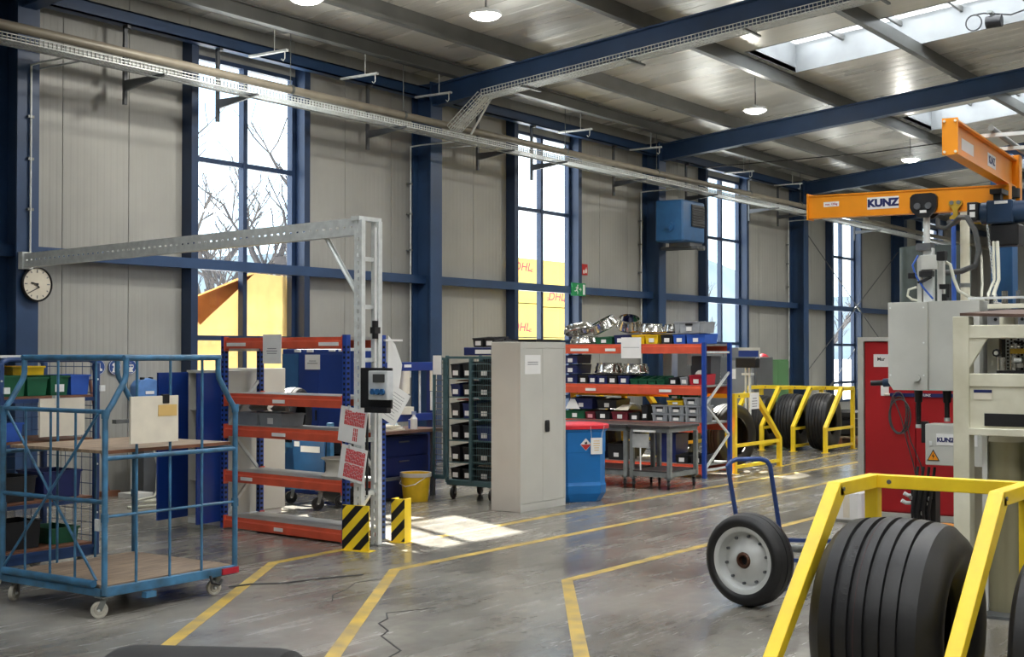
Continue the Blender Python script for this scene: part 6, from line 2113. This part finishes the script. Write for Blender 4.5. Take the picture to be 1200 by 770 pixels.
# ---- machine with cream frame in front of the red cabinet
t = thing('test_machine', 'big cream machine frame with steel cylinders at the right edge', 'machine', (9.6, 2.4, 0), world=True)
XF = 9.3
yL, yR = 2.81, 1.2
part(t, 'front_post', B().box(XF, 2.70, 0, XF + .12, 2.81, 2.07), M_MACH, bevel=.004)
part(t, 'top_rail', B().box(XF, yR, 1.92, XF + .10, 2.699, 2.01), M_MACH, bevel=.004)
part(t, 'top_cover', B().add([(XF + .0, 2.76, 2.075), (XF + .0, yR, 2.02), (XF + 1.2, yR, 2.11), (XF + 1.2, 2.76, 2.13), (XF + .0, 2.76, 2.095), (XF + .0, yR, 2.045), (XF + 1.2, yR, 2.13), (XF + 1.2, 2.76, 2.15)],
                              [(0, 1, 2, 3), (7, 6, 5, 4), (0, 4, 5, 1), (1, 5, 6, 2), (2, 6, 7, 3), (3, 7, 4, 0)]), mat('brown_board', (92, 70, 58), .6, 0, .12, 6.0), 'brown plywood cover')
part(t, 'mid_rail', B().box(XF, yR, 1.59, XF + .10, 2.699, 1.68), M_MACH, bevel=.004)
part(t, 'apron', B().box(XF + .01, yR, 1.31, XF + .05, 2.699, 1.589), M_MACH)
part(t, 'apron_slot', B().box(XF + .002, yR, 1.325, XF + .009, 2.60, 1.41), M_BLACK, 'black slot')
part(t, 'type_plate', B().box(XF + .004, 2.55, 1.55, XF + .0095, 2.67, 1.57), M_NAVY_LOGO)
part(t, 'type_plate', B().box(XF + .005, 2.55, 1.505, XF + .0095, 2.67, 1.548), M_CREAM)
part(t, 'lower_rail', B().box(XF - .02, yR, 1.26, XF + .12, 2.699, 1.309), M_MACH, bevel=.004)
part(t, 'gusset', B().prism([(2.70, 1.92), (2.70, 1.72), (2.58, 1.92)], 0, .03, Matrix(((0, 0, 1, XF + .01), (1, 0, 0, 0), (0, 1, 0, 0), (0, 0, 0, 1)))), M_MACH)
part(t, 'rear_post', B().box(XF + 1.1, 2.68, 0, XF + 1.2, 2.79, 2.09), M_MACH)
part(t, 'side_rail', B().box(XF + .121, 2.70, 1.92, XF + 1.099, 2.78, 2.0), M_MACH)
part(t, 'edge_strip', B().box(XF + .3, 2.665, 0, XF + .34, 2.70, 1.25), M_WHITE, 'white edge strip')
for y, r_ in ((2.57, .13), (2.27, .13), (1.97, .13)):
    c = part(t, 'cylinder', B().cyl((XF + .42, y, .02), (XF + .42, y, 1.255), r_, 32), M_CYL)
    part(c, 'collar', B().cyl((XF + .42, y, 1.20), (XF + .42, y, 1.257), r_ + .008, 32), M_MACH)
part(t, 'base_plate', B().box(XF + .121, yR, 0, XF + 1.1, 2.699, .02), M_DGREY)
# workings behind the upper opening
part(t, 'back_sheet', B().box(XF + .72, yR, 1.68, XF + .73, 2.68, 1.92), M_BLACK)
part(t, 'inner_upright', B().box(XF + .30, 2.58, 1.68, XF + .36, 2.66, 1.92), M_MACH_G)
part(t, 'inner_shelf', B().box(XF + .12, yR, 1.681, XF + .70, 2.55, 1.70), M_BLACK)
k_ = part(t, 'pressure_knob', B().cyl((XF + .14, 2.545, 1.82), (XF + .10, 2.545, 1.82), .028, 8), M_BLACK, 'black knob with grey centre')
part(k_, 'knob_cap', B().cyl((XF + .10, 2.545, 1.82), (XF + .094, 2.545, 1.82), .014, 12), M_MACH_G)
part(t, 'regulator', B().cyl((XF + .18, 2.53, 1.70), (XF + .18, 2.53, 1.79), .03, 12), M_CHROME)
part(t, 'valve_bank', B().box(XF + .2, 2.10, 1.815, XF + .26, 2.48, 1.85), M_BRASS)
for k in range(4):
    part(t, 'fitting', B().cyl((XF + .22, 2.46 - .1 * k, 1.70), (XF + .22, 2.46 - .1 * k, 1.81), .024, 12), M_CHROME)
    part(t, 'fitting', B().cyl((XF + .17, 2.41 - .1 * k, 1.72 + .02 * (k % 2)), (XF + .17, 2.41 - .1 * k, 1.75 + .02 * (k % 2)), .045, 16), M_CHROME)
    part(t, 'union', B().cyl((XF + .16, 2.44 - .1 * k, 1.77), (XF + .16, 2.39 - .1 * k, 1.77), .018, 10), M_GALV)
    part(t, 'tee', B().cyl((XF + .15, 2.43 - .1 * k, 1.85), (XF + .15, 2.43 - .1 * k, 1.885), .016, 10).cyl((XF + .15, 2.46 - .1 * k, 1.868), (XF + .15, 2.40 - .1 * k, 1.868), .012, 10), M_CHROME)
    part(t, 'air_line', B().tube([(XF + .22, 2.45 - .1 * k, 1.86), (XF + .24, 2.45 - .1 * k, 1.90), (XF + .4, 2.40 - .1 * k, 1.88), (XF + .6, 2.4 - .1 * k, 1.78)], .008, 6), M_BLACK)
part(t, 'perforated_guard', B().box(XF + .45, 2.40, 1.70, XF + .455, 2.575, 1.92), M_GALV)
b = B()
for i in range(7):
    for j in range(9):
        b.cyl((XF + .447, 2.415 + i * .024, 1.71 + j * .024 + (i % 2) * .012), (XF + .4495, 2.415 + i * .024, 1.71 + j * .024 + (i % 2) * .012), .009, 6)
part(t, 'perforation', b, M_RUBBER_D, stuff=True)

t = thing('guard_housing', 'grey sheet metal housing hanging high at the left of the cream machine', 'housing', (10.9, 3.4, 1.9), world=True)
XH = 10.6
b = B()
pr_ = [(3.40, 1.52), (3.68, 1.52), (3.72, 1.58), (3.72, 2.225), (3.40, 2.225)]
b.prism(pr_, 0, .95, Matrix(((0, 0, 1, XH), (1, 0, 0, 0), (0, 1, 0, 0), (0, 0, 0, 1))))
part(t, 'housing', b, M_MACH_G, bevel=.003)
part(t, 'front_sheet', B().prism([(3.402, 1.522), (3.677, 1.522), (3.717, 1.582), (3.717, 2.222), (3.402, 2.222)], -.004, 0, Matrix(((0, 0, 1, XH), (1, 0, 0, 0), (0, 1, 0, 0), (0, 0, 0, 1)))), M_MACH_G)
part(t, 'side_box', B().box(XH + .02, 3.0, 1.52, XH + .95, 3.399, 2.23), M_MACH_G, bevel=.003)
part(t, 'cap', B().cyl((XH - .006, 3.48, 1.62), (XH - .03, 3.48, 1.62), .028, 18), M_MACH_G)
for y, z in ((3.70, 2.18), (3.43, 2.18), (3.70, 1.64), (3.43, 1.64), (3.43, 1.9)):
    part(t, 'screw', B().cyl((XH - .004, y, z), (XH - .008, y, z), .007, 8), M_GALV)
for k in range(3):
    part(t, 'side_seam', B().box(XH + .28 + k * .22, 2.997, 1.53, XH + .285 + k * .22, 3.0, 2.22), M_GALV_D)
part(t, 'support_post', B().box(XH + .5, 3.1, 0, XH + .6, 3.2, 1.519), M_MACH)
h_ = part(t, 'side_handle', B().cyl((XH + .12, 3.70, 1.58), (XH + .12, 3.80, 1.575), .035, 14), M_HOIST)
part(h_, 'grip', B().cyl((XH + .12, 3.80, 1.575), (XH + .10, 3.90, 1.57), .022, 12), M_BLACK)
for (y, z) in ((3.54, 1.24), (3.31, 1.30)):
    c = part(t, 'cable_gland', B().cyl((XH + .2, y, 1.42), (XH + .2, y, 1.519), .03, 12, .035), M_BLACK)
    part(c, 'cable', B().cyl((XH + .2, y, z), (XH + .2, y, 1.42), .02, 10), M_BLACK)
    part(c, 'ferrule', B().cyl((XH + .2, y, z - .03), (XH + .2, y, z), .024, 10), M_GALV)

t = thing('control_box', 'light grey control box with a warning triangle below the machine housing', 'control box', (10.8, 3.3, 1.1), world=True)
XB = 10.62
part(t, 'enclosure', B().box(XB, 2.98, .93, XB + .22, 3.43, 1.255), M_MACH_G, bevel=.006)
lp = part(t, 'name_plate', B().box(XB - .004, 3.02, 1.09, XB - .0005, 3.34, 1.18), M_PAPER)
part(lp, 'lettering', lettering('KUNZ', .046, M_NAVY_LOGO, face_mat((XB - .0045, 3.265, 1.132), '-X'), .0008, .0026, sx=1.1), M_NAVY_LOGO)
w_ = part(t, 'warning_triangle', B().prism([(-.05, -.04), (.05, -.04), (0, .05)], 0, .003, face_mat((XB - .0005, 3.365, 1.005), '-X')), M_BLACK)
part(w_, 'triangle_fill', B().prism([(-.040, -.034), (.040, -.034), (0, .038)], .003, .0036, face_mat((XB - .0005, 3.365, 1.005), '-X')), M_CRANE)
part(w_, 'bolt_symbol', B().prism([(.004, .022), (-.012, -.006), (-.001, -.004), (-.004, -.028), (.012, .002), (.001, .0)], .0036, .0042, face_mat((XB - .0005, 3.365, 1.005), '-X')), M_BLACK)
part(t, 'lock', B().box(XB - .006, 3.375, 1.085, XB, 3.395, 1.12), M_GALV)
part(t, 'stand', B().box(XB + .06, 3.12, 0, XB + .16, 3.22, .929), M_MACH)
part(t, 'rear_plate', B().box(XB + .06, 3.431, 1.1, XB + .1, 3.48, 1.27), M_BLACK)
t = thing('pneumatic_unit', 'dark pneumatic unit with metal fittings and hoses under the control box', 'machine', (10.9, 3.45, 0), world=True)
part(t, 'manifold', B().box(10.78, 3.40, .3, 10.9, 3.60, .72), M_BLACK)
part(t, 'base', B().box(10.75, 3.30, 0, 10.98, 3.62, .3), M_DGREY)
rr = random.Random(9)
for k in range(7):
    y, z = 3.40 + .03 * k, .45 + .04 * rr.randint(0, 8)
    part(t, 'fitting', B().cyl((10.78, y, z), (10.72, y, z), .018, 10), M_CHROME)
for k in range(4):
    y = 3.42 + k * .045
    part(t, 'hose', B().tube([(10.74, y, .3), (10.70, y + .01, .55), (10.72, y - .02, .8), (10.76, y - .02, .9)], .012, 8), M_BLACK)
for k, (y, z) in enumerate(((3.66, .75), (3.62, .66), (3.64, .60))):
    part(t, 'elbow', B().tube([(10.80, 3.59, z), (10.78, y, z), (10.76, y + .03, z + .02)], .016, 8), M_GALV)
t = thing('orange_spool', 'orange round spool beside the pneumatic unit at the machine foot', 'spool', (10.50, 3.26, 0))
part(t, 'top_disc', B().cyl((0, 0, .45), (0, 0, .48), .12, 28), M_CRANE)
part(t, 'barrel', B().cyl((0, 0, .02), (0, 0, .45), .06, 20), M_CRANE)
part(t, 'bottom_disc', B().cyl((0, 0, 0), (0, 0, .02), .12, 28), M_CRANE)

# ---- jib crane
t = thing('jib_crane', 'orange-yellow double jib crane with a lettered beam above the machine', 'crane', (12.35, 3.28, 0), world=True)
XC = 12.0


def ibeam(p0, p1, h, w, tf=.014, tw=.010):
    p0, p1 = Vector(p0), Vector(p1)
    b = B()
    u = Vector((0, 0, 1))
    b.bar(p0 + u * (h - tf / 2), p1 + u * (h - tf / 2), w, tf)
    b.bar(p0 + u * tf / 2, p1 + u * tf / 2, w, tf)
    b.bar(p0 + u * h / 2, p1 + u * h / 2, tw, h - 2 * tf)
    return b


arm = part(t, 'lower_beam', ibeam((XC, 4.95, 3.085), (XC, 3.12, 3.065), .215, .11, .012, .09), M_CRANE)
part(arm, 'end_plate', B().box(XC - .07, 4.95, 3.07, XC + .07, 4.965, 3.315), M_CRANE)
pl = part(arm, 'name_plate', B().box(XC - .0475, 4.09, 3.135, XC - .0455, 4.385, 3.245), M_PAPER)
part(pl, 'lettering', lettering('KUNZ', .092, M_NAVY_LOGO, face_mat((XC - .048, 4.237, 3.188), '-X'), .001, .0055, sx=1.12), M_NAVY_LOGO)
pl = part(arm, 'load_plate', B().box(XC - .0475, 4.655, 3.185, XC - .0455, 4.805, 3.23), M_PAPER)
part(pl, 'lettering', lettering('max. 125kg', .026, M_BIN_RED, face_mat((XC - .048, 4.73, 3.207), '-X'), .0005, .0006), M_BIN_RED)
TP = [(-.12, .09), (-.10, .115), (-.07, .125), (.07, .125), (.10, .115), (.12, .09), (.12, .0), (.10, -.04), (.04, -.09), (-.04, -.09), (-.10, -.04), (-.12, .0)]
tr = part(t, 'trolley', B().prism(TP, -.02, .02, face_mat((XC - .08, 3.85, 3.12), '-X')), M_BLACK, 'black trolley plate')
part(t, 'trolley', B().prism(TP, -.02, .02, face_mat((XC + .08, 3.85, 3.12), '-X')), M_BLACK, 'black trolley plate')
part(tr, 'roller', B().cyl((XC - .12, 3.90, 3.13), (XC - .10, 3.90, 3.13), .03, 14).cyl((XC - .12, 3.80, 3.13), (XC - .10, 3.80, 3.13), .03, 14), M_DGREY)
part(tr, 'label', B().box(XC - .104, 3.82, 3.07, XC - .1005, 3.88, 3.095), M_PAPER)
part(t, 'trolley_rod', B().cyl((XC - .02, 3.845, 2.73), (XC - .02, 3.845, 3.05), .03, 14), M_GALV)
for y, z in ((3.57, 3.10), (3.40, 3.07)):
    c = part(t, 'cable_carrier', B().prism([(-.055, .06), (.055, .06), (.06, .03), (.02, -.02), (.02, -.06), (.05, -.08), (.05, -.10), (-.05, -.10), (-.05, -.08), (-.02, -.06), (-.02, -.02), (-.06, .03)], -.02, .02, face_mat((XC - .07, y, z), '-X')), M_BRASS, 'brass-yellow cable carrier')
    part(c, 'roller', B().cyl((XC - .10, y + .03, z + .045), (XC - .085, y + .03, z + .045), .018, 10).cyl((XC - .10, y - .03, z + .045), (XC - .085, y - .03, z + .045), .018, 10), M_GALV_D)
part(t, 'cable_saddle', B().add([(XC - .12, 3.43, 2.95), (XC - .12, 3.24, 2.92), (XC + .0, 3.24, 2.97), (XC, 3.43, 2.99), (XC - .12, 3.43, 2.985), (XC - .12, 3.24, 2.94), (XC + .0, 3.24, 3.0), (XC, 3.43, 3.02)],
                                [(0, 1, 2, 3), (7, 6, 5, 4), (0, 4, 5, 1), (1, 5, 6, 2), (2, 6, 7, 3), (3, 7, 4, 0)]), M_BRASS)
up0, up1 = Vector((10.02, 3.035, 3.30)), Vector((12.55, 3.24, 3.30))
arm2 = part(t, 'upper_arm', ibeam(up0, up1, .26, .10, .014, .02), M_CRANE)
dv = (up1 - up0).normalized()
sv = Vector((-dv.y, dv.x, 0))
part(arm2, 'end_plate', B().bar(up0 - dv * .015 + Vector((0, 0, .13)), up0 + Vector((0, 0, .13)), .115, .275), M_CRANE)
for a in (-.04, .04):
    for z in (.015, .245):
        q = up0 - dv * .015 + sv * a + Vector((0, 0, z))
        part(arm2, 'bolt', B().cyl(q, q - dv * .012, .010, 8), M_CREAM)
q = up0 + dv * 1.35 + Vector((0, 0, .12)) + sv * .011
nm = part(arm2, 'name_plate', B().bar(q - dv * .13, q + dv * .13, .002, .075), M_PAPER)
Mq = Matrix((-dv, Vector((0, 0, 1)), sv)).transposed().to_4x4()
Mq.translation = q + sv * .0015
q2 = up0 + dv * .55 + Vector((0, 0, .12)) - sv * .011
tq = part(arm2, 'side_label', B().bar(q2 - dv * .22, q2 + dv * .22, .002, .09), M_PAPER, 'pale side label')
Mr = Matrix((dv, Vector((0, 0, 1)), -sv)).transposed().to_4x4()
q3 = up0 + dv * 1.5 + Vector((0, 0, .13)) - sv * .0115
tq = part(arm2, 'name_plate', B().bar(q3 - dv * .17, q3 + dv * .17, .002, .11), M_PAPER)
Mr.translation = q3 - sv * .0015
part(tq, 'lettering', lettering('KUNZ', .085, M_NAVY_LOGO, Mr, .0008, .004, sx=1.1), M_NAVY_LOGO)
part(t, 'conductor_rail', B().cyl(up0 + dv * 1.0 - sv * .10 + Vector((0, 0, .33)), up1 - sv * .10 + Vector((0, 0, .33)), .024, 12), M_GALV_D)
for k in (1.1, 1.9):
    p = up0 + dv * k + Vector((0, 0, .285))
    part(t, 'rail_bracket', B().bar(p + sv * .05, p - sv * .34, .03, .03), M_GALV)
part(t, 'swivel_joint', B().cyl((12.32, 3.22, 2.98), (12.32, 3.22, 3.30), .06, 16).cyl((12.32, 3.22, 3.2), (12.32, 3.22, 3.28), .10, 16).cyl((12.32, 3.22, 3.0), (12.32, 3.22, 3.06), .09, 16), M_BLACK)
part(t, 'swivel_bracket', B().box(12.46, 3.16, 3.06, 12.55, 3.29, 3.60), M_CRANE, bevel=.004)
part(t, 'mast', B().box(13.05, 3.38, 0, 13.25, 3.58, 3.7), M_HEATER, 'blue mast', bevel=.006)
part(t, 'mast_arm', B().bar((12.55, 3.24, 3.5), (13.05, 3.46, 3.5), .12, .2), M_CRANE)

t = thing('chain_hoist', 'dark blue chain hoist hanging under the right end of the crane beam', 'hoist', (11.8, 3.1, 2.95), world=True)
part(t, 'motor', B().cyl((11.78, 3.30, 3.02), (11.78, 2.78, 3.02), .095, 20), M_HOIST)
part(t, 'gear_box', B().box(11.68, 3.02, 2.92, 11.88, 3.24, 3.12), M_HOIST, bevel=.012)
part(t, 'fan_cover', B().cyl((11.78, 2.80, 3.02), (11.78, 2.74, 3.02), .105, 20), M_HOIST)
e_ = part(t, 'switch_box', B().box(11.64, 3.302, 2.95, 11.82, 3.39, 3.11), M_BLACK, bevel=.006)
for z in (3.065, 3.0):
    part(e_, 'button_label', B().box(11.635, 3.32, z - .02, 11.64, 3.365, z + .025), M_PAPER)
part(t, 'type_label', B().box(11.676, 3.06, 3.085, 11.6795, 3.17, 3.11), M_PAPER)
part(t, 'chain_bag', B().box(11.70, 2.98, 2.73, 11.90, 3.22, 2.915), M_BLACK, bevel=.012)
part(t, 'suspension_hook', B().box(11.76, 3.14, 3.12, 11.84, 3.2, 3.22).box(11.72, 3.12, 3.18, 11.935, 3.22, 3.22), M_BLACK)
b = B()
for k in range(26):
    z = 2.90 - k * .026
    ax = Vector((.3, 1, 0)) if k % 2 else Vector((1, -.3, 0))
    ax.normalize()
    c = Vector((11.70 - .001 * k, 3.235 - k * .0032, z))
    b.tube([c + ax * .009 * math.cos(a) + Vector((0, 0, .018 * math.sin(a))) for a in [2 * math.pi * i / 8 for i in range(8)]], .0035, 5, True)
part(t, 'chain', b, M_GALV, stuff=True)
part(t, 'hook_block', B().cyl((11.67, 3.15, 2.04), (11.67, 3.15, 2.23), .022, 10).box(11.64, 3.12, 2.0, 11.70, 3.18, 2.05), M_CRANE)

# ---- manipulator column and hoses above the housing
t = thing('manipulator', 'aluminium manipulator column with black valves standing on the machine housing', 'manipulator', (11.0, 3.5, 2.26), world=True)
part(t, 'profile', B().box(10.96, 3.47, 2.235, 11.02, 3.55, 2.68), M_GALV, bevel=.004)
part(t, 'profile', B().box(10.96, 3.56, 2.235, 11.02, 3.60, 2.62), M_MACH_G, bevel=.004)
part(t, 'profile', B().box(11.04, 3.41, 2.235, 11.10, 3.46, 2.60), M_WHITE, bevel=.004)
part(t, 'slide_plate', B().box(10.93, 3.42, 2.50, 10.958, 3.56, 2.62), M_MACH_G, bevel=.003)
part(t, 'head', B().box(10.93, 3.48, 2.66, 11.05, 3.60, 2.72), M_DGREY)
part(t, 'valve', B().box(10.92, 3.36, 2.57, 11.0, 3.43, 2.65), M_BLACK, bevel=.006)
part(t, 'valve', B().box(10.88, 3.45, 2.44, 10.95, 3.56, 2.49), M_BLACK, bevel=.006)
part(t, 'valve', B().box(10.90, 3.60, 2.43, 10.97, 3.66, 2.48), M_BLACK, bevel=.006)
part(t, 'grip', B().tube([(10.93, 3.58, 2.40), (10.90, 3.52, 2.41), (10.90, 3.46, 2.44)], .012, 8), M_BLACK)
part(t, 'c_clamp', B().box(10.97, 3.36, 2.24, 11.03, 3.40, 2.30).box(10.97, 3.34, 2.27, 11.03, 3.36, 2.38).box(10.97, 3.36, 2.34, 11.03, 3.42, 2.38), M_BLACK)
part(t, 'hose', B().tube([(10.95, 3.60, 2.36), (10.93, 3.66, 2.34), (10.93, 3.67, 2.29), (10.95, 3.64, 2.26), (10.97, 3.60, 2.25)], .010, 8), M_HOSE_L)
part(t, 'hose', B().tube([(10.93, 3.58, 2.62), (10.91, 3.62, 2.54), (10.92, 3.60, 2.46), (10.92, 3.54, 2.36), (10.93, 3.46, 2.26)], .008, 8), M_MID_BLUE)
t = thing('hose_bundle', 'grey supply hoses looping from the crane beam down to the machine top', 'hoses', (11.4, 3.3, 2.6), world=True)
part(t, 'hose', B().tube([(XC - .1, 3.62, 2.97), (11.8, 3.55, 2.95), (11.68, 3.46, 2.99), (11.55, 3.36, 2.97), (11.5, 3.28, 2.85), (11.43, 3.23, 2.68), (11.4, 3.25, 2.55), (11.3, 3.34, 2.50), (11.13, 3.44, 2.48)], .024, 10), M_HOSE_D)
part(t, 'hose', B().tube([(XC - .1, 3.72, 3.0), (11.85, 3.70, 2.93), (11.8, 3.62, 2.91), (11.75, 3.50, 2.97)], .02, 8), M_HOSE_D)
part(t, 'hose', B().tube([(11.03, 3.38, 2.56), (11.02, 3.345, 2.54), (11.0, 3.31, 2.42), (10.96, 3.26, 2.32), (10.96, 3.16, 2.26), (10.98, 3.06, 2.25)], .014, 8), M_HOSE_L)
part(t, 'hose', B().tube([(11.5, 3.10, 2.75), (11.45, 3.08, 2.6), (11.35, 3.05, 2.42), (11.2, 3.05, 2.30), (11.1, 3.02, 2.25)], .016, 8), M_HOSE_L)
part(t, 'hose', B().tube([(11.5, 3.13, 2.75), (11.43, 3.11, 2.6), (11.33, 3.08, 2.42), (11.16, 3.08, 2.30), (11.06, 3.05, 2.25)], .012, 8), M_HOSE_L)
part(t, 'air_line', B().tube([(11.56, 3.27, 2.80), (11.4, 3.20, 2.6), (11.2, 3.14, 2.38), (11.1, 3.12, 2.25)], .010, 6), M_HOSE_L)
t = thing('machine_top', 'perforated grey machine top with a rail and fittings behind the cream frame', 'machine', (11.4, 2.6, 2.0), world=True)
part(t, 'body', B().box(10.7, 1.4, 1.2, 11.9, 2.96, 2.16), M_MGREY)
part(t, 'leg', B().box(10.75, 2.8, 0, 10.85, 2.9, 1.2), M_MGREY)
part(t, 'leg', B().box(11.75, 2.8, 0, 11.85, 2.9, 1.2), M_MGREY)
part(t, 'leg', B().box(10.75, 1.45, 0, 10.85, 1.55, 1.2), M_MGREY)
part(t, 'top_rail', B().box(10.66, 1.4, 2.165, 10.74, 2.95, 2.20), M_MACH)
part(t, 'cross_rail', B().box(10.66, 1.4, 2.238, 10.70, 3.10, 2.256), M_GALV)
for k in range(9):
    y = 2.93 - k * .1
    part(t, 'fitting', B().cyl((10.70, y, 2.201), (10.70, y, 2.30 if k % 3 else 2.27), .016 + .008 * (k % 2), 10), M_CHROME if k % 2 else M_DGREY)
b = B()
for i in range(14):
    for j in range(2):
        b.cyl((10.695, 2.9 - i * .05, 2.08 + j * .04), (10.699, 2.9 - i * .05, 2.08 + j * .04), .014, 6)
part(t, 'perforation', b, M_RUBBER_D, stuff=True)

t = thing('storage_tank', 'dark green-grey upright tank behind the manipulator', 'tank', (24, 6.5, 0), world=True)
part(t, 'shell', B().cyl((24.3, 7.65, .2), (24.3, 7.65, 3.72), .62, 32), mat('tank_green', (58, 68, 66), .45, 0.1))
part(t, 'band', B().cyl((24.3, 7.65, 1.9), (24.3, 7.65, 1.96), .63, 32), M_DGREY)
part(t, 'foot', B().cyl((24.3, 7.65, 0), (24.3, 7.65, .2), .5, 24), M_DGREY)
t = thing('riser_pipe', 'pale vertical pipes rising right of the dark tank', 'pipe', (22, 5.9, 0), world=True)
part(t, 'pipe', B().cyl((20.5, 6.0, 0), (20.5, 6.0, 4.2), .07, 14), M_MACH)
part(t, 'pipe', B().cyl((20.5, 6.17, 0), (20.5, 6.17, 4.0), .035, 10), M_MID_BLUE)
part(t, 'clamp', B().cyl((20.5, 6.0, 2.8), (20.5, 6.0, 2.86), .085, 14), M_GALV_D)
t = thing('cable_reel', 'dark cable coil hanging in the roof light at the top edge', 'cable', (22.7, 6.2, 7.4), world=True)
part(t, 'bracket', B().box(22.55, 6.15, 7.42, 22.95, 6.22, 7.46), M_GALV_D)
part(t, 'reel', B().cyl((22.62, 6.0, 7.28), (22.62, 6.25, 7.28), .10, 18), M_BLACK)
part(t, 'loop', B().tube([(22.6, 6.45 + .13 * math.sin(R(a)), 7.30 + .13 * math.cos(R(a))) for a in range(0, 360, 20)], .012, 6, True), M_BLACK)
part(t, 'cable', B().tube([(22.6, 6.45, 7.43), (22.65, 6.3, 7.45), (22.8, 5.9, 7.4), (22.9, 5.6, 7.5)], .014, 6), M_BLACK)
solo('floor_cord', 'thin dark cord lying on the floor right of the light blue trolley', 'cord', B().tube([(7.25, 7.75, .012), (7.45, 7.72, .008), (7.62, 7.55, .008), (7.95, 7.45, .008), (8.3, 7.30, .008)], .006, 6), M_BLACK)
